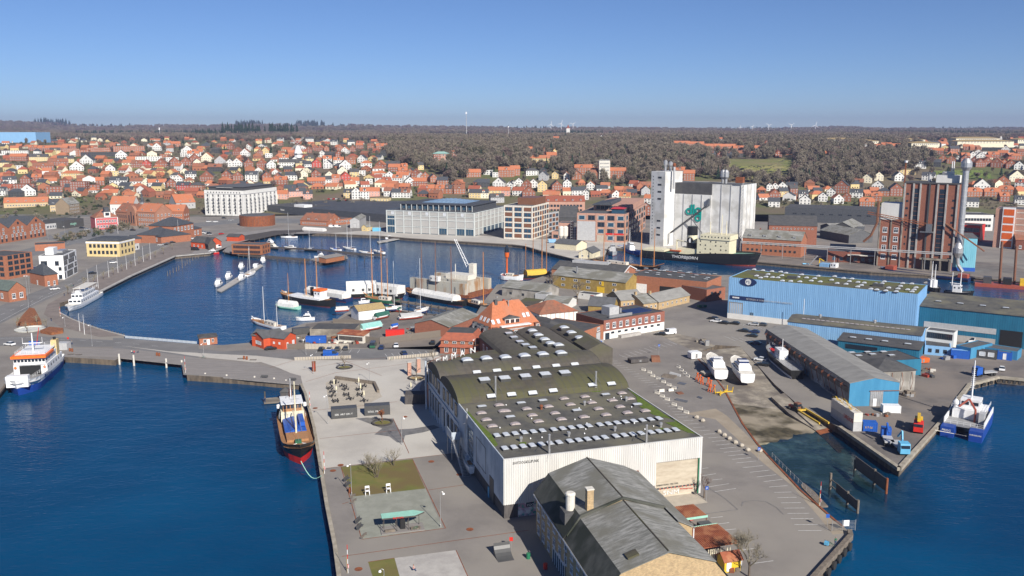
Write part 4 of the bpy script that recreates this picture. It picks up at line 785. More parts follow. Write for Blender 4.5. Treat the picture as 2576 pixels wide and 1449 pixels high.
# long grey shed with blue gable
h = HG(2259,1021,963);t,rf,W_,D_,P0,rz = tb('long_shed','long grey concrete shed with light grey roof and blue gable end',(2138,964),(2263,962),h,CL=(1910.5,828.7),roof='gy',rh=1.5,wm='conc_wall',rm='eternit_light',over=.25)
b = MB().ysec([(.02,0),(W_ - .02,0),(W_ - .02,h),(W_ / 2,h + 1.5),(.02,h)],-.12,.0);b.build('gable_cladding','sheet_blue2',t);ribs(t,W_,D_,4.3,h,'sheet_blue2','f',.6)
b = MB();ribwall(b,W_*.42,W_*.68,0,4.6,.5,.06,-.25);b.box(W_*.42,W_*.68,-.24,-.13,0,4.6);dd = b.build('sliding_door','galv',t);MB().box(W_*.48,W_*.55,-.4,-.28,0,2.3).build('wicket_door','white',dd);MB().box(W_*.4,W_*1.0,-.4,-.25,4.6,4.8).build('door_rail','brown_metal',t)
for k in range(15):
 y = 3 + k*(D_ - 6) / 14;b = MB();b.tube((-.1,y,1),(-1.5,y,h - 1),.09,4).tube((-.1,y,h - .4),(-1.5,y,h - 1),.07,4).tube((-.1,y - 1.2,h - 1.5),(-1.5,y,h - 1),.07,4);b.build('bracket','rust',t)
MB().box(-.08,0,1,D_,h*.55,h*.8).build('wall_band','old_wood',t);b = MB()
for i,s_ in enumerate(['TURBO','LOKE','SNE']):text(s_,1.8,['navy','line_white','sky_blue'][i],t,(-.12,16 + i*9,.6),(pi / 2,0,-pi / 2),sx=1.3,name='graffiti')
# teal halls on the right
h = HG(2516,868,788);t,rf,W_,D_,P0,rz = tb('teal_hall','big dark teal hall with brown roof at the right edge',(2314,770),(2640,803),h,C=(2660,775),roof='mono',rh=1.5,wm='sheet_teal',rm='roof_felt')
ribs(t,W_,D_,0,h,'sheet_teal','f',.8);MB().box(2,W_*.62,-.15,0,4.4,6.6).build('window_band','light_grey',t);MB().box(W_*.15,W_*.62,-.13,0,0,2.6).build('plinth','concrete',t);MB().box(W_*.65,W_*.82,-.12,0,0,6.5).build('open_door','black',t)
[link('skylight',S3,rf,(W_*f,D_*.35,h + .7)) for f in (.12,.3,.48,.66,.85)]
t,rf,W_,D_,P0,rz = tb('teal_workshop','narrow teal workshop with dark roof before the pale blue hall',(2108,856),(2313,881),5.5,C=(2315,866),roof='mono',rh=.9,wm='sheet_teal',rm='roof_dark');ribs(t,W_,D_,0,5.4,'sheet_teal','f',.7);MB().box(W_*.1,W_*.5,-.15,0,3,4.6).build('window_band','glass',t);[link('skylight',S3,rf,(W_*f,D_*.4,6.0)) for f in (.16,.36,.56,.84)]
h = HG(2308,943,903);t,rf,W_,D_,P0,rz = tb('flat_workshop','low workshop with broad dark flat roof and teal wall',(2140,914),(2319,903),h,C=(2262,879),wm='sheet_teal',rm='roof_dark');skylights(rf,[q30(*p) for p in [(1005,1163),(1165,1158),(1325,1155),(1075,1194),(1215,1180),(1405,1190)]],S3,P0,rz,h,-.15)
h = HG(2299,983,931);t,rf,W_,D_,P0,rz = tb('hipped_workshop','concrete workshop with dark hipped roof behind the blue gable',(2205,934),(2304,930),h,dep=14,roof='hip',rh=2.2,wm='conc_wall',rm='roof_dark')
for f in (.4,.65,.9):MB().tube((W_*f,-.1,h - .6),(W_*f,-1,h*.5),.08,4).tube((W_*f,-1,h*.5),(W_*f,-.1,.4),.08,4).build('bracket','rust',t)
for A,B,h,dep,wm,rm,nm,lab,wn in [
 ((2329,829),(2401,838),7.5,6,'render_white','roof_grey','office','raised white office with tall windows against the teal hall',(7,1,1.4,2.2,4.6,'d')),
 ((2327,868),(2392,874),3.5,9,'sheet_blue','roof_dark','office','low annex with dark roof below the white raised office',(3,1,1.2,1.4,1,'d')),
 ((2405,868),(2443,876),4.0,14,'sheet_blue2','roof_grey','office','blue annex with grey roof left of the parked white van',(2,1,1.2,1.4,1,'d')),
 ((2443,868),(2560,885),3.2,7,'sheet_blue2','roof_grey','office','long flat blue site office behind the black cabin',(5,1,1.2,1.2,1,'w')),
 ((2458,880),(2508,886),2.9,3,'dark_grey','roof_dark','cabin','black site cabin with two white framed windows',(2,1,2,1.6,.9,'s')),
 ((2510,884),(2547,888),2.9,3,'blue','roof_grey','cabin','blue site cabin with white door right of black cabin',(1,1,1.1,2.2,.2,'dw')),
 ((2393,880),(2440,884),3.0,3,'blue','sheet_blue','shelter','blue lean-to shelter sheltering a blue tank',None)]:
 t,rf,W_,D_,P0,rz = tb(nm,lab,A,B,h,dep=dep,wm=wm,rm=rm)
 if wn:wgrid(t,W_,D_,'f',wn[0],wn[1],wn[2],wn[3],wn[4],3,wn[5])
# ---- two storey brick works office
t,rf = bld('brick_office','long two storey red brick office with white ground floor',HF(83.1,142.4),HA + R(17),32.4,17.5,7.7,wm='brick_dark',rm='roof_dark');W_,D_ = 32.4,17.5
M('tile_clad',(.30,.11,.07),(.2,.08,.055),sc=2.5,rough=.7,c3=(.24,.1,.08),sc3=.8);MB().box(-.05,W_ + .05,-.08,0,3.3,7.72).build('tile_cladding','tile_clad',t);MB().box(-.02,W_ + .02,-.05,0,0,3.3).build('rendered_base','render_white',t)
for k in range(9):win(t,W_,D_,'f',1.9 + k*3.4,5.4,1.7,2.3,'w2').location.y = -.1
for k in range(8):win(t,W_,D_,'f',4.6 + k*3.5,2.4,1.6,.8,'d').location.y = -.07
MB().box(.8,3,-.1,0,0,2.6).build('entrance','glass',t);MB().box(7.5,18,-2,-.1,0,1.1).build('ramp_wall','concrete',t)
MB().box(8,13,6,11,7.5,11).build('plant_room','light_grey',rf);MB().box(5,17,2.5,3.2,7.6,8.6).build('roof_screen','galv',rf);MB().box(17,29,4,11,7.55,7.9).build('solar_panels','navy',rf);MB().lathe(15,9,[(.5,7.5),(.5,9.3)],8).build('roof_vent','galv',rf);MB().lathe(16.4,9,[(.5,7.5),(.5,9.3)],8).build('roof_vent','galv',rf)
t,rf = bld('garage','orange brick garage with arched window left of brick office',HF(68.4,131.2),HA + R(37),18.2,22,6.2,wm='brick_orange',rm='roof_dark');win(t,18.2,22,'f',14.2,2.0,3.2,4,'door');win(t,18.2,22,'f',14.2,5.1,2.2,1.5,'w2');win(t,18.2,22,'f',5,3.4,1.6,1.8,'w2')
t,rf = bld('foundry','low brick building with dark hipped roof and round eyebrow dormer',HF(56,136),HA + R(12),17,26,5.4,'hip',3,wm='brick_orange',rm='roof_dark');MB().ysec([(6 + 3*cos(pi*k / 8),5.2 + 2.6*sin(pi*k / 8)) for k in range(9)],1,9).build('eyebrow_dormer','roof_dark',rf);MB().ysec([(6 + 2.8*cos(pi*k / 8),5.2 + 2.4*sin(pi*k / 8)) for k in range(9)],.8,1).build('dormer_gable','brick_orange',rf)
# ---- orange-roofed villa
P0,rz,W_,D_ = HF(35.4,137.2),HA + R(13),23.6,17.2
t = E('villa','large villa with huge orange tiled roof and white dormer','villa',P0,rz);MB().box(.6,W_ - .6,.6,D_ - .6,0,6.1).build('wall','brick_orange',t)
def frust(b,a,c):n = 4;b.add([(a[0],a[2],a[4]),(a[1],a[2],a[4]),(a[1],a[3],a[4]),(a[0],a[3],a[4]),(c[0],c[2],c[4]),(c[1],c[2],c[4]),(c[1],c[3],c[4]),(c[0],c[3],c[4])],[(0,1,5,4),(1,2,6,5),(2,3,7,6),(3,0,4,7)]);return b
b = MB();frust(b,(-.4,W_ + .4,-.4,D_ + .4,5.6),(.8,W_ - .8,.8,D_ - .8,7.0));frust(b,(.8,W_ - .8,.8,D_ - .8,7.0),(1.5,W_ - 1.5,1.5,D_ - 1.5,8.8));frust(b,(1.3,W_ - 1.3,1.3,D_ - 1.3,8.7),(6,W_ - 6,D_ / 2 - .05,D_ / 2 + .05,16.8));rf = b.build('roof','tile_orange',t)
fr = MB().box(5.4,17.4,-.2,1.6,0,8.6).build('front_bay','brick_orange',t);MB().box(5.0,17.8,-.4,1.8,8.6,9.0).build('balcony','white',fr);MB().box(5.2,17.6,-.35,-.15,7.4,7.8).build('cornice','light_grey',fr)
for u in (7,11.2,15.4):o = link('window',WM['w2'],fr,(u,-.2,6.0),0,(1.8,1,2.2));link('window',WM['w2'],fr,(u,-.2,2.6),0,(1.8,1,2.0))
dm = MB().box(7.8,14,2.0,6,8.9,11.2).build('dormer','render_white',rf);MB().ysec([(7.3,11.2),(14.5,11.2),(10.9,12.2)],1.7,6.5).build('dormer_roof','roof_dark',rf)
for u in (8.7,10.9,13.1):link('window',WM['b'],rf,(u,2.0,10.1),0,(1.6,1,1.5))
for u,z in ((2.9,10.3),(5.2,10.4),(16.8,11.4),(18.6,11.5)):o = link('roof_window',WM['s'],rf,(u,1.2 + (z - 8.7)*.88,z + .12),0,(1.2,1,1.9));o.rotation_euler.x = -.72
for v in (5.4,8.2,11):o = link('roof_window',WM['s'],rf,(1.25 + 1.1,v,10.6),-pi / 2,(1.2,1,1.8));o.rotation_euler = (-.5,0,-pi / 2)
for v,w in ((4,1.2),(8.4,2.6),(12.8,1.2)):MB().box(-.1,2,v - w / 2 - .2,v + w / 2 + .2,6.6,8.9).build('dormer','slate',rf);link('window',WM['w2'],rf,(-.1,v,7.7),-pi / 2,(w,1,1.6))
for u in (2.6,20.8):MB().box(u - 1,u + 1,-.1,2,6.6,8.8).build('dormer','tile_brown',rf);link('window',WM['w2'],rf,(u,-.12,7.6),0,(1.5,1,1.6))
chimney(rf,7,D_ / 2 - .5,16.2,1.4,1.2,'roof_dark');MB().lathe(12,7,[(.25,14),(.25,17.2),(.4,17.3)],6).build('flue','galv',rf)
t,rf = bld('boat_store','brown brick gabled store with grey felt roof beside timber fence',HF(14.5,174.5),HA - R(43),15.9,25,4.3,'gy',2.3,wm='brick_red',rm='eternit')
t,rf = bld('tiled_pavilion','red brick pavilion with tiled hip roof beside the letter sign',HF(17.4,140.5),HA - R(27),14,13,3.2,'flat',wm='brick_red',rm='roof_dark');W_,D_ = 14,13
b = MB();frust(b,(-.6,W_ + .6,-.6,D_ + .6,2.6),(.3,W_ - .3,.3,D_ - .3,3.6));frust(b,(-.2,W_ + .2,-.2,D_ + .2,5.0),(2,W_ - 2,2,D_ - 2,7.6));b.build('tiled_eave','tile_red',t);MB().box(.3,W_ - .3,.3,D_ - .3,3.2,5.1).build('upper_wall','brick_orange',t);MB().prism([(2,2),(W_ - 2,2),(W_ - 2,D_ - 2),(2,D_ - 2)],7.4,7.65).build('roof_cap','roof_dark',t);wgrid(t,W_,D_,'f',4,1,1.5,.9,3.9,2,'w');wgrid(t,W_,D_,'f',4,1,1.5,2,.5,2,'w');wgrid(t,W_,D_,'l',2,1,1.5,.9,3.9,2,'w')
t,rf,W_,D_,P0,rz = tb('timbered_house','white half-timbered house under a patchy red-brown roof',q16(1625,305),q16(2105,258),4.5,dep=15,roof='hip',rh=4,wm='render_white',rm='tile_brown');[MB().box(u,u + .15,-.06,0,0,4.2).build('timber_frame','tile_red',t) for u in [1 + k*2.2 for k in range(int(W_ / 2.2))]];wgrid(t,W_,D_,'l',3,1,1.4,2,1.2,2,'d')
# ---- sheds between villa and channel
rows = [
 ('warehouse','long dark-roofed hall with red white-trimmed gable by the channel',(1388,676),(1565,690),5.6,dict(C=(1601,676)),'gx',3.2,'brick_orange','roof_dark',None),
 ('ochre_workshop','long ochre yellow workshop under weathered grey roof',(1391,691),(1574,711),6.6,dict(dep=16),'gx',3.4,'ochre','eternit',('f',5,2,2.2,1.3,1.2,3.1,'w')),
 ('brick_hall','red brick hall with dark flat roof of many skylights',(1580,691),(1777.7,709.7),HG(1777.7,753.5,709.7),dict(C=(1817.7,694.7)),'flat',0,'brick_orange','roof_dark',None),
 ('brick_annex','small red brick annex between brick hall and blue hall',(1778,729),(1825,722),6.0,dict(dep=16),'flat',0,'brick_red','roof_grey',('f',2,1,1.6,1.6,3,3,'d')),
 ('brick_row','low yellow brick row with patched grey roof, right section',(1657,760),(1735,742),3.6,dict(dep=11),'gx',3.0,'brick_yellow','eternit_light',('f',6,1,1.0,1.2,1.2,3,'w')),
 ('brick_row','low yellow brick row with grey roof, middle section',(1619,764),(1657,759),3.6,dict(dep=13),'gx',3.0,'brick_yellow','eternit',('f',3,1,1.0,1.2,1.2,3,'w')),
 ('brick_row','yellow brick house with white windows and grey roof, left section',(1562,756),(1619,751),4.6,dict(dep=13),'gx',3.2,'brick_yellow','eternit_light',('f',5,1,1.0,1.3,2,3,'w')),
 ('ochre_shed','small ochre shed with crossed grey gable roofs',(1480,768),(1543,772),3.2,dict(dep=10),'gx',3.2,'ochre','roof_grey',None),
 ('grey_shed','grey metal shed with striped roof near the dry dock',(1263,722),(1370,734),4.4,dict(dep=14),'gx',2.6,'conc_wall','eternit',('f',3,1,1.4,1.2,1.2,2,'d')),
 ('grey_shed','low grey shed with white side near the yellow tarpaulin',(1370,757),(1430,762),3.0,dict(dep=11),'gx',1.8,'render_white','eternit',None),
 ('open_shed','olive roofed open shed beside the white wall panel',(1298,765),(1340,770),3.2,dict(dep=9),'mono',1.3,'offwhite','moss_roof',None),
 ('white_hut','small white hut with red door and flat black roof',(1452,736),(1500,742),2.8,dict(dep=6),'flat',0,'render_white','roof_dark',('f',2,1,.6,.5,1.8,2,'d')),
 ('grey_store','tall pale panelled store end with ochre base',(1346,738),(1374,741),5.0,dict(dep=6),'flat',0,'light_grey','eternit',None)]
for nm,lab,A,B,h,kw,rt,rh,wm,rm,wn in rows:
 t,rf,W_,D_,P0,rz = tb(nm,lab,A,B,h,roof=rt,rh=rh,wm=wm,rm=rm,**kw)
 if wn:wgrid(t,W_,D_,wn[0],wn[1],wn[2],wn[3],wn[4],wn[5],wn[6],wn[7])
 if nm == 'warehouse':
  MB().box(W_*.2,W_*.72,D_*.42,D_*.58,h + 2.8,h + 4.2).build('ridge_light','light_grey',rf);b = MB().xsec([(-.4,h - .6),(D_ / 2,h + rh - .3),(D_ / 2,h + rh + .3),(-.4,h)],W_ + .3,W_ + .45).xsec([(D_ + .4,h - .6),(D_ / 2,h + rh - .3),(D_ / 2,h + rh + .3),(D_ + .4,h)][::-1],W_ + .3,W_ + .45);b.build('white_verge','white',t);text('DAG',2.0,'line_white',t,(W_ + .06,D_*.3,h - .8),(pi / 2,0,pi / 2))
 if nm == 'brick_hall':
  skylights(rf,[q19(*p) for p in [(1425,466),(1550,466),(1690,466),(1515,484),(1630,488),(1745,508),(1850,468),(1800,475),(1880,510),(1950,480),(1930,485),(1860,527),(1980,530),(2015,510),(2085,495),(2140,500),(2110,550),(2200,498),(1645,462),(1510,440),(1605,450),(1715,460),(2130,535),(1625,504)]],S3,P0,rz,h,-.15);MB().box(W_*.05,W_*.25,-.1,0,0,4.6).build('sliding_door','white',t);MB().box(W_*.42,W_*.62,-.1,0,0,4.4).build('open_door','black',t);MB().box(W_*.8,W_,-.1,0,0,4.8).build('sliding_door','white',t)
 if nm == 'ochre_workshop':MB().box(W_*.62,W_*.72,-.12,0,0,3).build('gate','yellow',t);MB().box(W_*.68,W_*.71,-.12,0,3.6,5.8).build('loading_hatch','yellow',t);chimney(rf,W_*.3,3,h + 2,3,.7,'galv')
 if nm == 'brick_row':chimney(rf,.6,D_*.5,h + 2.8,1.6,1,'brick_yellow')
 if nm == 'white_hut':win(t,W_,D_,'f',W_*.8,1.2,1.6,2.4,'r','door')
t = E('container_stack','white double container with graffiti and yellow lattice girders on top','container',G(*q34(915,820)),0)
a,b_ = G(*q34(915,820)),G(*q34(690,660));rz = atan2(b_.y - a.y,b_.x - a.x);t.rotation_euler.z = rz;Lc = (b_ - a).length;b = MB()
for lv in (0,1):ribwall(b,0,Lc,lv*2.65,lv*2.65 + 2.55,.35,.05,-2.5 + 0,0)
MB().box(0,Lc,-2.45,0,0,2.6).build('lower_container','light_grey',t);MB().box(0,Lc,-2.45,0,2.65,5.2).build('upper_container','offwhite',t);text('UREIOS',1.6,'red',t,(Lc*.2 + 3,.03,2.2),(pi / 2,0,pi),name='graffiti');b = MB();random.seed(2)
for k in range(22):x = random.uniform(.5,Lc - 2);y = random.uniform(-2.2,-.2);b.tube((x,y,5.4),(x + random.uniform(1,3),y + random.uniform(-.5,.5),5.4 + random.uniform(0,.9)),.07,4)
b.build('lattice_girder','yellow',t,kind='stuff')
def cont(x,y,x2,y2,label,mat,h=2.6,w=2.45,grp=None,ins=None,nm='container'):
 """shipping container with its long bottom edge between two pixels"""
 a,b_ = G(x,y),G(x2,y2);rz = atan2(b_.y - a.y,b_.x - a.x);Lc = (b_ - a).length;t = E(nm,label,'container',a,rz,grp)
 MB().box(0,Lc,0,w,.1,h).build('body',mat,t);b = MB()
 for k in range(int(Lc / .45)):b.box(.2 + k*.45,.35 + k*.45,-.05,.01,.2,h - .15)
 b.build('side_ribs',mat,t,kind='stuff');b = MB();[b.box(x0,x0 + .15,y0,y0 + .15,0,h + .02) for x0 in (-.03,Lc - .12) for y0 in (-.06,w - .09)];b.build('corner_post',mat,t)
 if ins:text(ins,.75,'line_white' if mat != 'blue' else 'yellow',t,(Lc*.12,-.08,1.0),(pi / 2,0,0),name='graffiti',ext=.01)
 return t
cont(*q34(1015,820),*q34(1158,828),'short blue container sprayed with yellow numbers','blue',ins='2-7-26')
cont(*q34(1218,635),*q34(1395,640),'white generator container by the blue gable door','white',2.2)
cont(1000 / 1.5901 + 822 / 4,880.5 + 698 / 4,1000 / 1.5901 + 1080 / 4,880.5 + 678 / 4,'dark container kiosk with white graffiti, left of the pair','dark_grey',2.9,3,'container kiosks on the square','SEB  ART ON Y')
cont(1000 / 1.5901 + 1155 / 4,880.5 + 665 / 4,1000 / 1.5901 + 1410 / 4,880.5 + 650 / 4,'dark container kiosk with yellow rail on its roof','dark_grey',2.9,3,'container kiosks on the square','SOUL XBOX')
cont(1000 / 1.5901 + 1560 / 4,880.5 + 548 / 4,1000 / 1.5901 + 1795 / 4,880.5 + 545 / 4,'dark timber bar hut with pale blue roof against the hall','dark_timber',3.0,4)
cont(*q96(535,1110),*q96(705,1095),'dark grey container behind the red wooden house','dark_grey');cont(*q96(662,1195),*q96(865,1190),'blue container behind the concrete fence','blue');cont(*q96(1467,1132),*q96(1655,1125),'faded red container behind the timber fence','red',2.8)
# ---- boatyard corner: red house, kiosk, fences
M('falu',(.52,.085,.03),(.46,.07,.025),sc=.6,rough=.7)
t,rf,W_,D_,P0,rz = tb('red_house','orange-red wooden house with grey roof beside the harbour road',(633.7,841),(662.5,851),4.2,dep=9,roof='gy',rh=1.6,wm='falu',rm='roof_grey');win(t,W_,D_,'f',W_*.55,1.8,4.2,1.4,'s')
P1,rz1,W1,D1 = corner((715,852),(744,842),ZL + 4.2,15);
t2,rf2 = bld('red_house','right gabled wing of the orange-red wooden house',P1,rz1,W1,D1,4.2,'gy',1.6,'falu','roof_grey');win(t2,W1,D1,'f',W1*.25,1.3,1,2.2,'dw');win(t2,W1,D1,'f',W1*.75,1.8,1.3,1.6,'s');[win(t2,W1,D1,'l',D1*(.15 + .17*k),2.2,.8,.9,'s') for k in range(4)]
t,rf,W_,D_,P0,rz = tb('brick_kiosk','small red brick kiosk with dark roof at the bridge end',(501,850),(546,846),3.0,dep=6,roof='hip',rh=.8,wm='brick_orange',rm='roof_dark');win(t,W_,D_,'f',2,1.6,1.2,1.4);win(t,W_,D_,'f',W_*.5,1.1,1.0,2.1,'dw');win(t,W_,D_,'f',W_*.75,1.6,.8,1.4)
t,rf,W_,D_,P0,rz = tb('work_store','low whitewashed store with black flat roof in the boatyard',(779,828),(893,829),3.2,C=(850,812),roof='flat',wm='dirty_concrete',rm='roof_dark')
t,rf,W_,D_,P0,rz = tb('open_shed','open white shed with rusty roof full of yard junk',(850,840),(914,845),3.0,dep=5,roof='mono',rh=.6,wm='offwhite',rm='corr_rust');MB().box(.4,W_ - .4,-.05,0,.8,2.4).build('opening','dark_wood',t)
t,rf,W_,D_,P0,rz = tb('boat_tent','white boat shelter with yellow and blue striped tent roof',(902,783),(968,775),4.2,dep=8,roof='gx',rh=1.8,wm='white',rm='straw')
def fence(x,y,x2,y2,yt,label,mat,name='fence',w=.16,gap=.04,post=2.4):
 a,b_ = G(x,y),G(x2,y2);rz = atan2(b_.y - a.y,b_.x - a.x);L_ = (b_ - a).length;h = HG(x,y,yt);t = E(name,label,'fence',a,rz);st = max(w + gap,L_ / 280);n = int(L_ / st);me = MB().box(0,st - gap,-.02,.02,.05,h).mesh('board',mat)
 for k in range(n):link('board',me,t,(k*st,0,0))
 pm = MB().box(-.06,.06,.03,.15,0,h + .05).mesh('post',mat)
 for k in range(int(L_ / post) + 1):link('post',pm,t,(k*post,0,0))
 return t
fence(*q96(1410,1200),*q96(2098,1115),566 + 1130 / 4,'long weathered timber fence along the harbour car park','fence_wood',w=.45,gap=.03)
fence(*q96(935,990),*q96(1240,1010),566 + 940 / 4,'grey timber fence inside the boatyard','fence_wood',w=.5);fence(*q96(1240,1180),*q96(1410,1202),566 + 1115 / 4,'short timber fence with painted boat board','fence_wood',w=.4);fence(*q96(455,1245),*q96(655,1252),566 + 1192 / 4,'grey plank fence beside the red house','fence_wood',w=.5)
fence(*q96(655,1250),*q96(1100,1248),566 + 1195 / 4,'sand coloured concrete panel fence behind parked cars','sandstone',w=1.2,gap=.06)
# quays of the mainland and the town
def t1(x,y):return (x / 4,281.75 + y / 4)
def t2(x,y):return (644 + x / 4,281.75 + y / 4)
def t3(x,y):return (1288 + x / 4,281.75 + y / 4)
def t4(x,y):return (1932 + x / 4,281.75 + y / 4)
def t0(x,y):return (x / 4,628.9 + y / 4)
# white hotel in a former granary
h = HG(515,541,478);t,rf,W_,D_,P0,rz = tb('hotel','tall white former granary with rows of balconies by the harbour street',(513,478),(612,480),h,C=(667,470),wm='render_white',rm='roof_dark')
BM = MB().box(-.5,.5,-.9,0,-.08,0).box(-.5,.5,-.9,-.86,.85,.92).box(-.5,-.46,-.9,0,.85,.92).box(.46,.5,-.9,0,.85,.92).mesh('balcony','dark_grey')
for f,n in (('f',7),('r',8)):
 Lf = W_ if f == 'f' else D_
 for k in range(n):
  u = Lf*(k + .6) / (n + .2)
  for r_ in range(6):
   win(t,W_,D_,f,u,2.8 + r_*(h - 6) / 5.6,1.3,2.1,'d')
   if 0 < r_ < 5:x,y,q = {'f':(u,0,0),'r':(W_,u,pi / 2)}[f];link('balcony',BM,t,(x,y,1.8 + r_*(h - 6) / 5.6),q,(2.6,1.2,1.1))
  if k < n:x,y,q = {'f':(u + Lf / n / 2,-.25,0),'r':(W_ + .25,u + Lf / n / 2,pi / 2)}[f];link('pilaster',MB().box(-.5,.5,-.3,.3,0,h - 4).mesh('pilaster','render_white') if k + (f == 'r')*9 == 0 else bpy.data.meshes['pilaster'],t,(x,y,0),q)
MB().box(-.4,W_ + .4,-.4,D_ + .4,h - 3.6,h - 3.3).build('cornice','light_grey',t);ph = MB().box(3,W_ - 3,3,D_ - 3,h - .6,h + 3.2).build('penthouse','dark_grey',rf);MB().box(2,W_ - 2,2,D_ - 2,h + 3.2,h + 3.5).build('penthouse_roof','roof_grey',ph)
wgrid(t,W_,D_,'f',12,1,1,1.2,h - 2.7,3,'d');MB().box(W_*.3,W_*.7,1,3,h + 2.4,h + 2.6).build('awning','white',ph)
c = G(648,566);t = E('corten_drum','round rust-brown corten clad building beside the white hotel','building',c);rD = 43 / FP*c.y;hD = HG(648,571,545);MB().lathe(0,0,[(rD,0),(rD,hD)],36).build('wall','rust',t);MB().lathe(0,0,[(rD*.97,hD),(rD*.97,hD + .3)],36).build('roof','roof_grey',t)
for k in range(36):a = 2*pi*k / 36;MB().cb(rD*cos(a),rD*sin(a),hD / 2 + .3,.25,.25,hD,a).build('fin','brown_metal',t)
h = HG(*t2(300,1020),t2(0,925)[1]);t,rf,W_,D_,P0,rz = tb('supermarket','low dark blue-grey supermarket with black flat roof',t2(95,935),t2(440,962),7.5,dep=40,wm='slate',rm='roof_dark')
MB().lathe(0,0,[(1,0),(1,.2)],20).build('sign_disc','black',t,loc=(W_*.52,-.02,4)).rotation_euler.x = pi / 2;t.children[-1].scale = (4.2,3.4,1);text('føtex',2.8,'white',t,(W_*.52 - 3.6,-.3,3.2),(pi / 2,0,0),ext=.05)
MB().box(W_*.75,W_ + 2,D_*.1,D_*.35,7.2,9.6).build('plant_room','white',rf);MB().box(W_,W_ + .3,1,D_*.5,4.4,5.6).build('fascia','white',t)
for k in range(7):link('skylight',S3,rf,(W_*(.1 + .12*k),D_*.7,7.3))
h = HG(*t2(725,1143),t2(0,1092)[1]);t,rf,W_,D_,P0,rz = tb('railway_building','long red brick house with brown tiled roof on the north quay',t2(445,1088),t2(725,1100),h,C=t2(795,1075),roof='gx',rh=5.5,wm='brick_orange',rm='tile_brown');wgrid(t,W_,D_,'f',11,1,1.2,1.6,1.2,3,'w');[chimney(rf,W_*f,D_ / 2,h + 5,1.6,1) for f in (.2,.8)];[link('window',WM['w'],MB().box(W_*f - 1.6,W_*f + 1.6,1,4,h,h + 2).build('dormer','tile_brown',rf),(W_*f,1,h + 1.1),0,(2.4,1,1.1)) for f in (.28,.56)];wgrid(t,W_,D_,'r',3,2,1.1,1.3,1.2,3.4,'w')
# glass and concrete maritime school
h = HG(*t2(2195,1250),t2(0,1015)[1]);t,rf,W_,D_,P0,rz = tb('maritime_school','big pale grey school building of concrete frames and panels',t2(1315,985),t2(2195,1015),h,C=t2(2490,945),wm='glass_blue',rm='roof_grey')
M('panel',(.42,.41,.39),(.37,.36,.34),sc=.3,rough=.6,stretch=(2.5,2.5,.1));M('conc_frame',(.56,.58,.56),(.5,.52,.5),sc=.3,rough=.7);b = MB();nc = 10
pm = {}
for f,n,Lf in (('f',nc,W_),('r',8,D_)):
 cw = Lf / n
 for k in range(n):
  for r_ in range(3):
   z0,z1 = (0,h*.3,h*.78)[r_],(h*.3,h*.78,h)[r_]
   glass = (f == 'f' and ((r_ == 0 and k in (0,6,8,9)) or (r_ == 1 and k == 0))) or (f == 'r' and r_ == 0 and k > 1)
   x,y,q = {'f':(cw*(k + .5),-.12,0),'r':(W_ + .12,cw*(k + .5),pi / 2)}[f]
   if not glass:link('panel',pm.setdefault('p',MB().box(-.5,.5,-.05,.1,0,1).mesh('panel','panel')),t,(x,y,z0 + .5),q,(cw*.84,1,z1 - z0 - .9))
   else:[link('window',WM['g'],t,(x + (j - 1)*cw*.28*(f == 'f'),y + (j - 1)*cw*.28*(f == 'r'),(z0 + z1) / 2),q,(cw*.27,1,z1 - z0 - .6)) for j in range(3)]
   if r_ == 2 and not glass and k % 2 == 0:link('window',WM['s'],t,(x + (0 if f == 'r' else cw*.2),y - (.1 if f == 'f' else 0),(z0 + z1) / 2),q,(cw*.3,1,z1 - z0 - 1.2))
 for k in range(n + 1):b = MB();(b.box(cw*k - .4,cw*k + .4,-.6,.0,0,h) if f == 'f' else b.box(W_,W_ + .6,cw*k - .4,cw*k + .4,0,h));b.build('column','conc_frame',t)
 for z in (h*.3,h*.62,h*.78,h - .4):b = MB();(b.box(0,W_,-.5,.0,z - .3,z + .3) if f == 'f' else b.box(W_,W_ + .5,0,D_,z - .3,z + .3));b.build('spandrel','conc_frame',t)
x0,x1,y0,y1 = W_*.12,W_*.94,D_*.12,D_*.86;ph = MB().box(x0,x1,y0,y1,h - .6,h + 4.6).build('upper_storey','slate',rf);MB().box(x0 - 1,x1 + 1,y0 - 1.6,y1,h + 4.6,h + 5.2).build('upper_roof','slate',ph);[MB().box(x0 + (x1 - x0)*k / 13 - .2,x0 + (x1 - x0)*k / 13 + .2,y0 - 1.5,y0 - 1,h - .2,h + 4.6).build('column','conc_frame',ph) for k in range(14)];[link('window',WM['g'],ph,(x0 + (x1 - x0)*(k + .5) / 13,y0,h + 2.4),0,(3.2,1,3.2)) for k in range(13)]
P('cushion',(.2,.3,.42),.3);b = MB();n = 10
for i in range(n):
 for j in range(4):
  u0,u1,v0,v1 = W_*(.28 + .05*i),W_*(.28 + .05*(i + 1)),D_*(.3 + .12*j),D_*(.3 + .12*(j + 1));zc = h + 5.2 + 2.4*sin(pi*(i + .5) / n)*sin(pi*(j + .5) / 4);f_ = lambda a,c:h + 5.2 + 2.2*max(0,sin(pi*a / n))*max(0,sin(pi*c / 4))
  b.add([(u0,v0,f_(i,j)),(u1,v0,f_(i + 1,j)),(u1,v1,f_(i + 1,j + 1)),(u0,v1,f_(i,j + 1)),((u0 + u1) / 2,(v0 + v1) / 2,zc + .4)],[(0,1,4),(1,2,4),(2,3,4),(3,0,4)])
b.build('cushion_roof','cushion',ph)
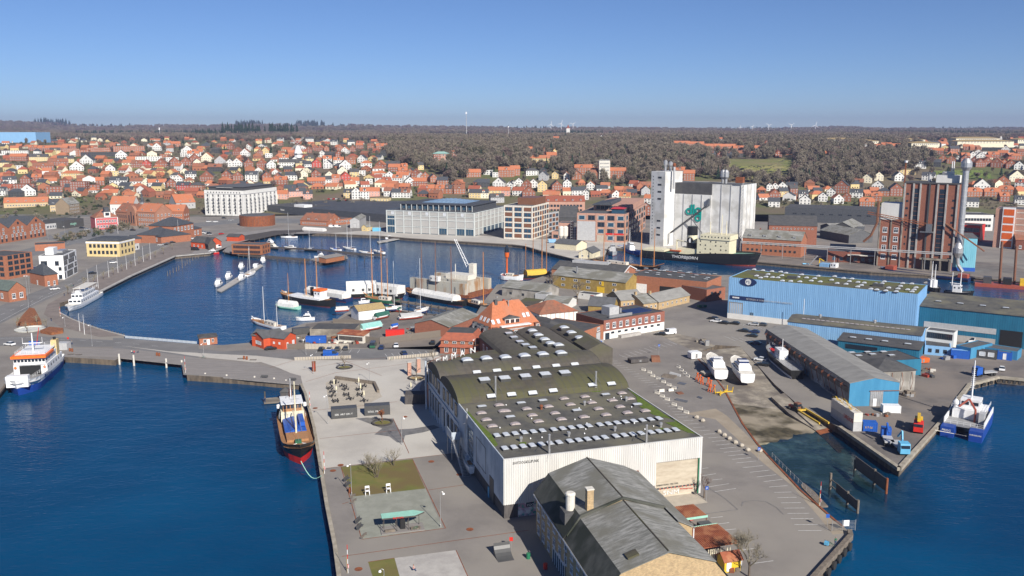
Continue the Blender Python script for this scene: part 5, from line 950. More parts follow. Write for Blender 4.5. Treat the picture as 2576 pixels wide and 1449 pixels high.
# offices: brown one, pink brick one
def office(nm,lab,A,B,C,h,cols,rows,colr,wm,fm,kinds,z0=.8,ww=.78,rm='roof_grey'):
 t,rf,W_,D_,P0,rz = tb(nm,lab,A,B,h,C=C,wm=wm,rm=rm);dz = (h - z0 - .6) / rows
 for f,n in (('f',cols),('r',colr)):
  Lf = W_ if f == 'f' else D_
  for k in range(n):
   for r_ in range(rows):win(t,W_,D_,f,Lf*(k + .5) / n,z0 + (r_ + .45)*dz,Lf / n*ww,dz*.74,kinds[(k + r_) % len(kinds)])
  for k in range(n + 1):b = MB();u = min(max(Lf*k / n,.3),Lf - .3);(b.box(u - .3,u + .3,-.2,0,0,h) if f == 'f' else b.box(W_,W_ + .2,u - .3,u + .3,0,h));b.build('pier',fm,t)
 return t,rf,W_,D_,P0,rz
P('mullion',.3);WM['br'] = wmesh('brown_metal','brown_metal',0,t=.08);WM['bg'] = wmesh('brown_metal','glass_blue',1,t=.06)
t,rf,W_,D_,P0,rz = office('office_block','brown and white gridded office block right of the grey school',t2(2495,937),t3(205,946),t3(370,908),HG(*t3(205,1275),t3(0,938)[1]),3,6,7,'offwhite','offwhite',['bg','br','bg']);MB().box(W_*.3,W_*.95,D_*.3,D_*.9,0,HG(*t3(205,1275),t3(0,870)[1])).build('penthouse','brown_metal',rf)
t,rf,W_,D_,P0,rz = office('office_wing','narrower pale wing with brown windows behind the gridded block',t3(371,1015),t3(470,1000),t3(476,992),HG(*t3(470,1190),t3(0,1000)[1]),3,4,2,'light_grey','light_grey',['br','bg'])
t,rf,W_,D_,P0,rz = office('brick_office_block','pink brick office block under construction by the silo',t3(655,1015),t3(1145,1028),t3(1300,918),HG(*t3(1145,1315),t3(0,1028)[1]),5,4,8,'brick_pink','brick_pink',['d','c'],ww=.74)
h = HG(*t3(1145,1315),t3(0,1028)[1]);dz = (h - 1.4) / 4;MB().box(W_*.01,W_*.385,-.4,-.2,.6,.8 + dz*2.9).build('plastic_sheeting','light_grey',t);MB().box(W_*.42,W_*.56,-.3,-.1,0,5).build('plywood_door','sandstone',t);MB().box(W_*.6,W_*.97,-.25,-.1,5.5,6.6).build('red_beam','red',t)
ph = MB().box(W_*.2,W_ - 1.0,D_*.25,D_ - 1,h - .4,h + 4.4).build('upper_storey','brick_pink',rf);MB().box(W_*.2,W_*.6,D_*.2,D_*.6,h + 4.4,h + 5).ysec([(W_*.24,h + 4.6),(W_*.58,h + 4.6),(W_*.56,h + 6.8)],D_*.25,D_*.7).build('glazed_roof','slate',ph);MB().box(W_*.68,W_*.94,D_*.06,D_*.2,h - .3,h + 3.2).build('glass_box','glass_blue',rf);MB().box(W_*.67,W_*.95,D_*.05,D_*.21,h + 3.2,h + 3.5).build('canopy','red',rf);[link('window',WM['d'],ph,(W_*(.3 + .09*k),D_*.25,h + 2.2),0,(3,1,3)) for k in range(5)]
for i,(x,y,x2,y2,yt) in enumerate([(400,1275,480,1280,1200),(470,1250,590,1255,1115)]):t,rf,W_,D_,P0,rz = tb('brick_annex',['low pink brick annex in front of the scaffolding','stepped pink brick wing with flat roof beside scaffolding'][i],t3(x,yt),t3(x2,yt + 3),HG(*t3(x,y),t3(0,yt)[1]),dep=14,wm='brick_pink',rm='roof_grey');win(t,W_,D_,'f',W_*.5,2,W_*.6,2.6,'d')
t = E('scaffolding','steel scaffolding tower beside the pink brick office','scaffolding',G(*t3(590,1290)));b = MB()
for i in range(4):
 for j in (0,1.5):b.tube((i*3,j,0),(i*3,j,15),.08,4)
for k in range(8):
 for j in (0,1.5):b.tube((0,j,k*2),(9,j,k*2),.07,4)
 b.tube((0,0,k*2),(3,0,k*2 + 2),.06,4).box(0,9,.2,1.3,k*2 - .05,k*2)
b.build('frame','galv',t,kind='stuff')
for i,x in enumerate((493,535)):t = E('cement_silo',['white cement silo nearer the blue skip','white cement silo nearer the scaffolding'][i],'silo',G(*t3(x,1318)));MB().lathe(0,0,[(.3,3),(2,5.5),(2,11.4),(1.6,12.2),(.4,12.6)],12).build('tank','offwhite',t);[MB().tube((1.6*cos(a),1.6*sin(a),0),(1.6*cos(a),1.6*sin(a),6),.12,4).build('leg','galv',t) for a in (.8,2.4,3.9,5.5)]
MB().ysec([(0,.3),(4.6,.3),(5.2,2.8),(-.5,2.8)],0,3).build('skip','sheet_blue',None,loc=G(*t3(372,1318)),label='blue skip beside the white cement silos',cat='skip')
# the dlg silo
M('silo_white',(.68,.675,.655),(.63,.62,.6),sc=.15,rough=.7,stretch=(1,1,.12),c3=(.5,.49,.46),sc3=.12);P('logo_green',(.0,.30,.26))
h = HG(1859,625,464);t,rf,W_,D_,P0,rz = tb('grain_silo','huge white grain silo with green letters beside the black ship',(1674,459),(1866,466),h,C=(1898,461),wm='silo_white',rm='roof_grey')
MB().box(-.2,W_*.63,-1.2,6,h - 7.5,h + .4).build('dark_head','roof_dark',rf);MB().box(.1,W_*.63,-1.25,0,0,h - 7.5).build('lower_bins','silo_white',t)
for k in range(9):u = W_*(.0 + k*.12 + .03);MB().box(u - .3,u + .3,-1.6 if k < 5 else -.3,0,0,h - 7.6 if k < 5 else h - .1).build('pilaster','light_grey',t)
for k in range(4):MB().box(W_,W_ + .3,D_*(k + .5) / 4 - .25,D_*(k + .5) / 4 + .25,0,h - .1).build('pilaster','light_grey',t)
hT = HG(1633,617,431);Pt,rt,Wt,Dt = corner((1639,430.5),(1674,432),ZL + hT,C=(1692.5,429));tw = MB().box(0,Wt,0,Dt,0,hT).build('stair_tower','silo_white',t);tw.location = Matrix.Rotation(-rz,4,'Z') @ (Pt - P0);tw.rotation_euler.z = rt - rz
for k in range(7):link('window',WM['d'],tw,(Wt*.62,0,hT*(.92 - k*.095 - (.2 if k > 3 else 0))),0,(3.2,1,1.2))
for k in range(20):link('window',WM['d'],tw,(Wt*.16,0,hT*(.93 - k*.044)),0,(.6,1,.6))
for x,y,r_,hh in ((.4,.5,1.2,5),(.62,.3,1.5,8),(.8,.45,1.6,7),(.95,.5,.9,4)):MB().lathe(Wt*x,Dt*y,[(r_*.5,hT),(r_*.5,hT + hh*.4),(r_,hT + hh*.6),(r_,hT + hh*.85),(r_*.3,hT + hh)],10).build('cyclone','galv',tw)
MB().tube((Wt*1.25,Dt*.3,hT - 12),(Wt*1.25,Dt*.3,hT + 3.5),.8,8).build('flue','light_grey',tw);MB().lathe(Wt*1.25,Dt*.3,[(1,hT + 3.5),(1.3,hT + 5),(.5,hT + 6)],8).build('flue_cap','rust',tw)
MB().lathe(W_*.66,D_*.5,[(1,h),(1,h + 3),(2,h + 4.5),(2,h + 8),(1,h + 9.5)],10).build('cyclone','galv',rf);MB().lathe(W_*.7,D_*.5,[(1,h),(1,h + 3),(2,h + 4.5),(2,h + 8),(1,h + 9.5)],10).build('cyclone','galv',rf);MB().box(W_*.93,W_*1.02,-1.5,2,h + 1.5,h + 5.5).build('hoist_head','rust',rf)
b = MB()
for k in range(20):b.tube((W_ + 1,-1,k*h / 20),(W_ + 1,1,(k + 1)*h / 20),.15,3)
for x in (-1,1):b.tube((W_ + 1,x,0),(W_ + 1,x,h + 2),.2,4)
b.build('ladder_mast','galv',t)
def ring(cx_,cz_,r0,r1,a0=0,a1=2*pi,n=28):
 b = MB()
 for k in range(n):
  a,c = a0 + (a1 - a0)*k / n,a0 + (a1 - a0)*(k + 1) / n;P_ = [(cx_ + r*cos(g),cz_ + r*sin(g)) for r,g in ((r0,a),(r1,a),(r1,c),(r0,c))]
  b.add([(x,-1.9,z) for x,z in P_] + [(x,-1.6,z) for x,z in P_],[(3,2,1,0),(4,5,6,7),(0,1,5,4),(2,3,7,6)])
 return b
lw = lambda x,y:onwall(P0,rz,*t3(x,y));k_ = (lw(1850,1000)[0] - lw(1750,1000)[0]) / 100
for (cx_,cy_),r_ in (((1790,997),32),((1884,992),32),((1881,1068),32)):u,z = lw(cx_,cy_);ring(u,z,r_*k_*.5,r_*k_).build('letter','logo_green',t)
for x,y0_,y1_ in ((1816,928,1028),(1841,928,1028)):u,z1 = lw(x,y0_);z0 = lw(x,y1_)[1];MB().box(u - 8*k_,u + 8*k_,-1.92,-1.6,z0,z1).build('letter','logo_green',t)
u,z = lw(1908,1018);MB().box(u - 8*k_,u + 8*k_,-1.93,-1.6,z - 50*k_,z + 24*k_).build('letter','logo_green',t)
cv_ = E('loading_conveyor','dark steel grain loading arm propped against the white silo','conveyor',P0,rz);p = [lw(1630,1205),lw(1995,935),lw(1930,1205),lw(1830,1065),lw(1990,870)];pts3 = [(p[0][0],-8,p[0][1]),(p[1][0],-2.2,p[1][1]),(p[2][0],-4,p[2][1]),(p[3][0],-4.5,p[3][1]),(p[4][0],-2.2,p[4][1])]
b = MB().cb(*[(pts3[0][i] + pts3[1][i]) / 2 for i in range(3)],hypot(pts3[1][0] - pts3[0][0],pts3[1][2] - pts3[0][2]),1.2,.9,0,0,0,-atan2(pts3[1][2] - pts3[0][2],pts3[1][0] - pts3[0][0]));b.build('belt_gallery','dark_grey',cv_);MB().tube(pts3[3],pts3[2],.4,5).tube(pts3[2],(pts3[2][0],-4,0),.4,5).build('strut','steel',cv_);MB().box(pts3[1][0] - .8,pts3[1][0] + .8,-3,-1.6,pts3[1][1]*0 + pts3[1][2],pts3[4][2]).build('spout_head','steel',cv_);MB().tube(pts3[0],(pts3[0][0],-8,pts3[0][2] - 8),.35,6).build('spout','dark_grey',cv_)
# brick mill
h = HG(2400,681,464);t,rf,W_,D_,P0,rz = tb('feed_mill','tall brick mill tower with pale pilasters and glazed stair strips',(2278,460.5),(2412,464.5),h,dep=17,wm='brick_red',rm='roof_grey')
MB().box(-.5,W_ + .5,-.5,D_,h,h + .7).build('cornice','roof_dark',t);lowT = HG(2203,668,552)
for f,k in ((0,0),(.17,0),(.30,0),(.475,1),(.63,0),(.8,0),(1,0)):MB().box(W_*f - .45,W_*f + .45,-.7,0,5 if f > .4 else 0,h).build('pilaster','dark_grey' if k else 'concrete',t)
for f in (.235,.72):MB().box(W_*f - 1.6,W_*f + 1.6,-.12,0,8,h - 3).build('stair_glazing','glass',t);[MB().box(W_*f - 1.6,W_*f + 1.6,-.2,-.1,8 + k*2.6,8.3 + k*2.6).build('glazing_bar','brown_metal',t) for k in range(int((h - 11) / 2.6))]
for k in range(9):win(t,W_,D_,'f',W_*.06,10 + k*(h - 12) / 9,1.4,1.2,'d');win(t,W_,D_,'f',W_*.93,7 + k*(h - 12) / 9,1.4,1.2,'d')
ph = MB().box(W_*.56,W_*.99,3,12,h + .7,h + 5).build('roof_house','render_white',rf);MB().lathe(W_*.76,7,[(3.3,h + .7),(3.3,h + 6.6),(3,h + 7)],20).build('roof_drum','offwhite',ph);[MB().tube((W_*.84 + i,7,h + 6),(W_*.84 + i,7,h + 13),.3,5).build('antenna','white',ph) for i in (-.6,.4)]
MB().lathe(W_*.42,6,[(.8,h),(.8,h + 5),(1,h + 5.3)],10).build('flue','light_grey',rf);MB().box(-.9,-.3,-.5,.5,h - 1,h + 12).build('stack','rust',rf);MB().lathe(-.6,0,[(.9,h + 12),(1.1,h + 13.2)],8).build('stack_cap','white',rf)
d = MB().lathe(W_ + 3.0,1,[(1.7,16),(1.7,h - 1),(1.7,h + 8),(3,h + 10),(3,h + 12.5),(1.5,h + 15)],14);d.build('silver_duct','galv',t);MB().lathe(W_ + 2.6,1,[(1.2,8),(2.8,11),(2.8,14),(1.7,17)],14).path([(W_ + 2.6,1,9),(W_ + 3.2,1,4),(W_ + 6,1,-1 + 1)],1.0,8).build('duct_hopper','galv',t)
for k in range(12):b = MB().lathe(W_ + 3.0,1,[(1.8,18 + k*3.2),(1.8,18.3 + k*3.2)],14).build('duct_band','light_grey',t)
L2,r2_,W2,D2,P2,rz2 = tb('mill_wing','lower brick mill wing with white framed windows left of tower',(2212,552),(2277,555),lowT,dep=17,wm='brick_red',rm='roof_dark');[win(L2,W2,D2,'f',W2*f,6 + k*5.4,2.6,3.2,'w2') for f in (.25,.68) for k in range(4)];[MB().box(W2*f - .35,W2*f + .35,-.5,0,0,lowT).build('pilaster','dirty_concrete',L2) for f in (.04,.48,.9)]
MB().box(.5,W2,1,D2 - 1,lowT,lowT + HG(2203,668,511) - lowT).build('sheet_metal_box','white_sheet',L2);MB().path([(-1,-.6,lowT + 11),(-1,-.6,lowT - 2),(-4,-1,lowT - 10),(-8,-1,lowT - 14)],.8,6).build('rusty_pipe','brown_metal',L2)
a,b_ = onwall(P0,rz,*t4(1010,1020)),onwall(P0,rz,*t4(1600,1140));cv_ = E('conveyor_bridge','thin rusty conveyor gallery crossing the brick mill front','conveyor',P0,rz)
bb = MB()
for dz_ in (0,1.2):
 bb.tube((a[0],-2.5,a[1] + dz_),(b_[0],-2.5,b_[1] + dz_),.16,4).tube((a[0],-1.4,a[1] + dz_),(b_[0],-1.4,b_[1] + dz_),.16,4)
for k in range(24):f0,f1 = k / 24,(k + 1) / 24;q0 = (a[0] + (b_[0] - a[0])*f0,-2.5,a[1] + (b_[1] - a[1])*f0);q1 = (a[0] + (b_[0] - a[0])*f1,-2.5,a[1] + (b_[1] - a[1])*f1 + 1.2);bb.tube(q0,q1,.09,3)
bb.build('gallery_truss','rust',cv_);MB().box(b_[0] - 3,b_[0] + 4,-4,0,b_[1] - 4,b_[1] - 3.4).box(b_[0],b_[0] + 3,-3.4,-.4,b_[1] - 3.4,b_[1] + 1).build('platform','steel',cv_)
c1,c2 = onwall(P0,rz,*t4(1790,1120)),onwall(P0,rz,*t4(2180,1400));bb = MB()
for o_ in (0,1.6):bb.tube((c1[0],-2 + o_,c1[1]),(c2[0],-2 + o_,c2[1]),.35,5)
bb.build('spout_tube','brown_metal',cv_)
e1,e2 = onwall(P0,rz,*t3(2320,1310)),onwall(P0,rz,*(t4(1860,1430)));w_ = E('pipe_gallery','long grey pipe gallery running along the mill quay','pipe',P0,rz);bb = MB()
for dz_ in (0,.9):bb.tube((e1[0],-4,e1[1] + dz_),(e2[0],-4,e2[1] + dz_),.3,5)
bb.build('pipe','light_grey',w_);[MB().tube((e1[0] + (e2[0] - e1[0])*k / 9,-4,0),(e1[0] + (e2[0] - e1[0])*k / 9,-4,e1[1] + (e2[1] - e1[1])*k / 9),.2,5).build('support','galv',w_) for k in range(10)]
for k in range(4):bb = MB().box(W_*(.44 + .17*k),W_*(.44 + .17*k) + .9,-3,-.8,0,6);bb.build('loading_pier','dirty_concrete',t)
MB().box(W_*.4,W_*1.0,-3.2,-.7,6,7).build('loading_slab','dirty_concrete',t);MB().box(W_*.45,W_*.98,-.75,-.02,0,5.9).build('loading_bay','black',t)
rows = [
 ('blue_shed','tall turquoise corrugated shed right of the brick mill',t4(1860,1265),t4(2110,1272),HG(2390,681,598),dict(dep=14),'mono',1.5,'sheet_turq','roof_grey',None),
 ('mill_annex','low brick loading annex with canopy beside the mill',(2083,631),(2207,636),HG(2083,658,631),dict(dep=12),'flat',0,'brick_dark','roof_grey',('f',6,1,2,2.2,1,3,'g')),
 ('brick_store','orange brick warehouse with mottled grey roof on the quay',(1868,597),(2016,606),HG(2011,648,606),dict(dep=16),'gx',5,'brick_orange','eternit',('f',11,2,1.5,1.5,2.5,4,'d')),
 ('brown_store','dark roofed brown brick warehouse behind the orange one',(1935,566),(2056,569),HG(2057,617,569),dict(C=(2073,560)),'gx',6,'brick_red','roof_dark',('f',12,1,1,1,11,4,'w')),
 ('grey_factory','long dark grey modern factory hall behind the sheds',(1975,521),(2213,529),13,dict(dep=40),'flat',0,'slate','roof_dark',('f',9,1,4,1.2,7,4,'d')),
 ('light_shed','gabled shed with pale striped roof, left of three',(2064,567),(2095,572),6,dict(dep=30),'gy',2.2,'slate','eternit_light',None),
 ('light_shed','gabled shed with open dark front, middle of three',(2092,570),(2146,573),6.5,dict(dep=34),'gy',4,'dark_grey','eternit',None),
 ('light_shed','grey gabled shed with worn roof nearest the mill',(2136,592),(2196,590),6,dict(dep=36),'gy',4,'roof_grey','eternit',None),
 ('low_shed','low mossy-roofed shed behind the mill annex',(2088,624),(2150,627),5,dict(dep=14),'gx',2,'slate','eternit',None),
 ('white_office','white office building with row of square windows behind mill',(2416,540),(2500,541),13,dict(dep=26),'flat',0,'render_white','roof_dark',('f',10,2,2,2.2,3,5,'d')),
 ('red_office','red clad office with glass balcony behind the turquoise shed',(2416,565),(2467,568),12,dict(dep=18),'flat',0,'red','roof_dark',('f',3,2,4.5,3,2,5,'g')),
 ('silo_block','orange brick block with tall orange panelled stair tower',(2506,524),(2640,530),HG(2520,622,524),dict(dep=24),'flat',0,'brick_pink','roof_grey',('f',1,1,2,2,3,3,'d')),
 ('brick_house','small brick house with white windows at right frame edge',(2556,603),(2640,606),7,dict(dep=14),'gx',4,'brick_dark','tile_brown',('f',5,1,1.6,2.2,1,3,'w2')),
 ('custom_house','red brick custom house with hipped dark roof by the road',(400,592),(507,573),HG(507,592,573),dict(dep=19),'hip',4.5,'brick_orange','slate',('f',12,1,1.6,3,1.6,3,'w2')),
 ('custom_wing','red brick wing with green-edged hipped roof, left of custom house',(352,589),(405,596),HG(402,613,595),dict(dep=24),'hip',4.2,'brick_orange','slate',('f',3,1,1.8,2.6,1.6,3,'w2')),
 ('yellow_office','yellow brick office with dark flat-topped roof facing the promenade',(216,606),(299,607),HG(300,646,607),dict(C=(326,598)),'mansard',2.2,'render_yellow','slate',('f',7,2,1.8,2.3,1.6,4.2,'d')),
 ('white_office','bright white cubic office with irregular windows by the harbour road',(97,644),(158,642.5),HG(157.5,702.6,642.5),dict(C=(224,627)),'flat',0,'white_wall','roof_grey',None),
 ('hip_house','small red brick house with pointed slate roof by the road',(74,684),(111,692),HG(111,721,692),dict(C=(135,686)),'pyr',5.5,'brick_orange','slate',('f',1,1,1.1,2.4,.2,3,'w2')),
 ('gable_house','red brick house with grey-green roof at the lower left edge',(-40,722),(21,731),HG(21,761,731),dict(C=(49,722)),'gx',3.6,'brick_orange','copper_dark',('f',2,1,1.8,2.6,1.5,3,'w2')),
 ('apartment_block','red brick flats with glass balconies at the left edge',(-60,640),(12,644),HG(18,706,646),dict(dep=18),'flat',0,'brick_orange','roof_dark',('f',5,4,3,2.2,1.5,3.1,'d')),
 ('flat_store','flat roofed brick garage with graffiti behind the white office',(87,616),(163,612),HG(90,632,616),dict(dep=14),'flat',0,'brick_orange','roof_dark',None),
 ('white_pavilion','small white flat-roofed pavilion beside the yellow office',(326,618),(350,612),HG(326,633,618),dict(dep=8),'flat',0,'render_white','roof_dark',('f',3,1,1.4,1.6,1,3,'d')),
 ('blue_store','low brick wing with blue-black roof beside the custom house',(325,601),(355,600),3.4,dict(dep=11),'gx',2.2,'brick_orange','slate',None),
 ('red_boathouse','dark roofed red wooden boathouse on the timber pier',t1(1920,1305),t1(2105,1320),4.2,dict(dep=11),'gx',3.4,'falu','roof_dark',('f',4,1,1.2,1.4,1,3,'w2')),
 ('black_boathouse','black wooden boathouse gable beside the red one',t1(2095,1330),t1(2170,1325),4.2,dict(dep=12),'gy',3.4,'dark_wood','roof_dark',None),
 ('timber_restaurant','long two-deck timber restaurant building on the marina pier',(582,614),(658,616),6.6,dict(dep=12),'flat',0,'cedar','roof_grey',('f',12,2,1.9,2.0,.6,3.2,'b')),
 ('red_shed','red wooden shed with flat roof behind the boathouses',(570,595),(600,596),3.4,dict(dep=8),'gx',1.6,'falu','roof_dark',None),
 ('quay_house','cream gabled harbour office on the point of the north quay',(1456,635),(1490,637),HG(1456,649,635),dict(dep=16),'gy',2.6,'cream','roof_grey',('f',2,1,1.2,1.2,1,3,'w')),
 ('quay_house','cream gabled harbour shed with red trim behind the harbour office',(1450,616),(1476,611),4,dict(dep=18),'gy',2.4,'cream','roof_grey',None),
 ('grey_warehouse','grey gabled warehouse beside a bare tree on the north quay',t2(945,1085),t2(1040,1085),7,dict(dep=34),'gy',2,'render_grey','eternit',('f',1,1,3,4,0,3,'door')),
 ('workshop','flat white and orange workshop right of the brick house',t2(790,1085),t2(965,1065),5,dict(dep=14),'flat',0,'brick_orange','roof_grey',('f',6,1,2,1.6,2,3,'w')),
 ('yellow_hut','small yellow hut with grey roof on the north quay',t2(1062,1155),t2(1115,1158),3.4,dict(dep=8),'gy',1.8,'render_yellow','eternit',('f',1,1,1,1,1,3,'w')),
 ('blue_kiosk','yellow and blue painted kiosk box on the north quay',t2(1172,1165),t2(1255,1163),3.0,dict(dep=4),'flat',0,'sky_blue','yellow',None),
 ('black_gallery','long black flat building with green mural behind the car park',t1(640,1092),t1(840,1068),7,dict(dep=22),'flat',0,'dark_grey','roof_dark',None),
 ('blue_shop','low blue and white shop left of the green mural',t1(455,1128),t1(640,1110),4.6,dict(dep=20),'flat',0,'light_grey','roof_dark',('f',6,1,3,2.4,.8,3,'w')),
 ('pink_house','raspberry pink house with white windows and slate turret',t1(955,1065),t1(1185,1052),10,dict(dep=15),'hip',6,'pink_wall','tile_brown',('f',7,2,1.6,2.2,1.4,4.2,'w2')),
 ('brick_church_house','dark pink brick hall with round gable and arched windows',t1(1162,1000),t1(1370,1018),11,dict(dep=16),'gx',7,'brick_pink2','tile_brown',('f',9,2,1.2,3,1.2,4.4,'d')),
 ('post_house','orange roofed brick house with stepped gables in town centre',t1(1375,1000),t1(1560,1010),13,dict(dep=18),'gx',6.5,'brick_pink2','tile_orange',('f',7,3,1.4,2,1.2,3.9,'w')),
 ('row_house','orange roofed brick row with white dormers right of stepped gables',t1(1640,1000),t1(1845,1000),10,dict(dep=14),'gx',5.5,'brick_orange','tile_orange',('f',8,2,1.2,1.8,1.5,4,'w')),
 ('school_house','white walled house with bright orange mansard roof in town',t1(1105,925),t1(1340,925),11,dict(dep=14),'gx',7,'render_white','tile_orange',('f',8,2,1.2,1.9,1.2,4,'w')),
 ('granary_house','pale gabled house with long orange roof left of hotel',t1(1770,915),t1(1965,905),9,dict(dep=20),'gx',8,'render_grey','tile_orange',('f',5,2,1.2,1.8,1.2,4,'w')),
 ('brick_row_house','long brick row with black roof and white dormer windows',t2(468,792),t2(885,792),8,dict(dep=14),'gx',6,'brick_brown','roof_dark',('f',14,2,1.6,2,1,3.8,'d')),
 ('red_flat_block','long low orange-red flat block behind the grey school',t2(1560,845),t2(2165,838),8,dict(dep=20),'flat',0,'brick_orange','roof_dark',('f',14,1,4,2.6,3,4,'d')),
 ('market_hall','orange roofed pink market hall with green signs',t3(325,900),t3(735,900),11,dict(dep=26),'gx',5,'brick_pink','tile_red',('f',11,2,2.4,2.4,.8,4.6,'d')),
 ('black_barn','wide black roof between pink offices and gridded block',t3(475,1060),t3(652,1062),5,dict(dep=30),'gx',9,'dark_grey','roof_dark',None),
 ('grey_terrace','long pale grey terrace with dark windows below the wood',t3(937,760),t3(1268,765),9,dict(dep=12),'gx',2.6,'light_grey','roof_grey',('f',13,2,1.4,1.9,1.4,3.8,'d')),
 ('yellow_terrace','long orange roofed yellow terrace at the left edge of town',t1(35,915),t1(480,905),8,dict(dep=12),'gx',5,'render_yellow2','tile_orange',('f',14,2,1.4,1.6,1,3.3,'w')),
 ('dark_row','dark grey roofed house row with white dormers',t1(500,935),t1(640,930),8,dict(dep=13),'gx',5,'render_yellow2','slate',('f',6,2,1.2,1.6,1,3.3,'w')),
 ('town_row','grey roofed brown row house beside orange roof house',t1(690,930),t1(800,915),10,dict(dep=14),'gx',6,'brick_yellow_old','eternit',('f',6,3,1.2,1.6,1,3.2,'w'))]
M('sheet_turq',(.2,.48,.58),(.16,.42,.52),sc=.3,rough=.5,stretch=(1,1,.2));M('white_wall',(.8,.8,.79),(.78,.78,.77),sc=.3);M('copper_dark',(.12,.15,.13),(.09,.11,.1),sc=.7);M('cedar',(.36,.14,.06),(.25,.1,.05),sc=1);M('pink_wall',(.52,.12,.12),(.46,.1,.1),sc=.4);brick('brick_pink2',(.4,.2,.13),(.34,.17,.11));M('render_yellow2',(.55,.42,.24),(.5,.38,.22),sc=.4)
LM = {}
for nm,lab,A,B,h,kw,rt,rh,wm,rm,wn in rows:
 t,rf,W_,D_,P0,rz = tb(nm,lab,A,B,h,roof=rt,rh=rh,wm=wm,rm=rm,**kw);LM[lab] = (t,rf,W_,D_,P0,rz,h)
 if wn:
  wgrid(t,W_,D_,wn[0],wn[1],wn[2],wn[3],wn[4],wn[5],wn[6],wn[7])
  if 'C' in kw or D_ < 22:wgrid(t,W_,D_,'r' if A[0] < 1288 else 'l',max(2,int(D_ / 4)),wn[2],wn[3],wn[4],wn[5],wn[6],wn[7])
 if rt == 'gx' and h > 7 and wn and wm not in ('brick_red',):
  for k in range(max(2,int(W_ / 8))):
   u = W_*(k + .5) / max(2,int(W_ / 8));dm = MB().box(u - 1.1,u + 1.1,1.2,4,h + .2,h + 2.4).build('dormer',rm,rf);link('window',WM['w'],dm,(u,1.2,h + 1.4),0,(1.8,1,1.5))
  for f in (.25,.75):chimney(rf,W_*f,D_ / 2,h + rh - .3,1.2,.8)
t,rf,W_,D_,P0,rz,h = LM['bright white cubic office with irregular windows by the harbour road']
for x0,y0,x1,y1 in [(408,112,478,160),(550,112,595,158),(588,172,622,208),(440,175,485,215),(592,250,630,292)]:wpx(t,P0,rz,W_,D_,*t0(x0,y0),*t0(x1,y1),'d')
for r_,z in enumerate((h*.86,h*.66,h*.42,h*.14)):
 for k in range(11):win(t,W_,D_,'r',D_*(.06 + k*.086),z + (.3 if r_ == 3 else 0),1.7,2.4 if r_ != 3 else 3.2,'d') if (k + r_) % 6 != 4 else None
MB().box(W_*.15,W_*.5,D_*.2,D_*.5,h - .4,h + 3.5).build('roof_house','white_wall',rf);MB().box(W_*.4,W_*.7,D_*.5,D_*.9,h - .4,h + 1).build('plant','galv',rf)
t,rf,W_,D_,P0,rz,h = LM['red brick custom house with hipped dark roof by the road']
ct = MB().box(W_*.3,W_*.78,-.8,D_ + 1,0,h + 5).build('centre_block','brick_orange',t);ro = roofmesh('hip',W_*.48,D_ + 1.8,0,5.5,.5).build('centre_roof','slate',ct,loc=(W_*.3,-.8,h + 5.1));[link('window',WM['w2'],ct,(W_*(.34 + .08*k),-.8,h + 2.2),0,(1.9,1,2.8)) for k in range(6)]
t,rf,W_,D_,P0,rz,h = LM['yellow brick office with dark flat-topped roof facing the promenade'];MB().box(-.25,W_ + .25,-.25,D_ + .25,h - 1.6,h - .5).build('attic_band','white',t);wgrid(t,W_,D_,'f',18,1,.5,.7,h - 1.4,2,'d')
t,rf,W_,D_,P0,rz,h = LM['orange brick block with tall orange panelled stair tower'];st = MB().box(W_*.14,W_*.38,-1.2,0,0,h + 1).build('stair_tower','white',t);[MB().box(W_*.16,W_*.36,-1.35,-1.2,1 + k*h / 5,h / 5*(k + 1) - .2).build('panel','orange_red',st) for k in range(5)];[MB().box(W_*.4,W_,-.15,0,4 + k*4.2,4.5 + k*4.2).build('string_course','offwhite',t) for k in range(8)]
t,rf,W_,D_,P0,rz,h = LM['tall turquoise corrugated shed right of the brick mill'];MB().box(W_*.18,W_*.46,-.15,0,7,19).build('louvre','steel',t);ribs(t,W_,D_,0,h,'sheet_turq','f',1.0);MB().box(-.1,W_ + .1,-.12,0,0,2.2).build('plinth','blue',t)
t,rf,W_,D_,P0,rz,h = LM['low brick loading annex with canopy beside the mill'];MB().box(W_*.4,W_*.95,-4,0,h*.72,h*.78).build('canopy','offwhite',t)
t,rf,W_,D_,P0,rz,h = LM['raspberry pink house with white windows and slate turret'];tu = MB().box(W_*.4,W_*.68,-.3,5,h - .2,h + 4.5).build('turret','render_white',rf);MB().box(W_*.38,W_*.7,-.6,5.3,h + 4.5,h + 5).box(W_*.44,W_*.64,0,4.5,h + 5,h + 8).build('turret_roof','slate',tu);link('window',WM['d'],tu,(W_*.54,-.32,h + 2.5),0,(3,1,2.4));b = MB();[b.box(u - .25,u + .25,-.12,0,0,h) for u in (.3,W_ - .3)];b.box(0,W_,-.12,0,h - .6,h - .1).build('white_trim','white',t)
t,rf,W_,D_,P0,rz,h = LM['dark pink brick hall with round gable and arched windows'];u = W_*.8;MB().xsec([(0,0),(0,0)]*0 + [(-1,0),(0,0),(0,h),(-1,h)],u - 6,u + 6).ysec([(u + 6*cos(pi*k / 10),h + 6.5*sin(pi*k / 10)) for k in range(11)],-1,1.5).build('round_gable','brick_pink2',t);[MB().box(u - 4 + k*3.4,u - 2.6 + k*3.4,-1.12,-1,2,9 + (k == 1)*3).build('arched_window','glass',t) for k in range(3)]
t,rf,W_,D_,P0,rz,h = LM['long black flat building with green mural behind the car park'];text('stage',3.4,'mint',t,(W_*.3,-.1,2.5),(pi / 2,0,0),name='mural')
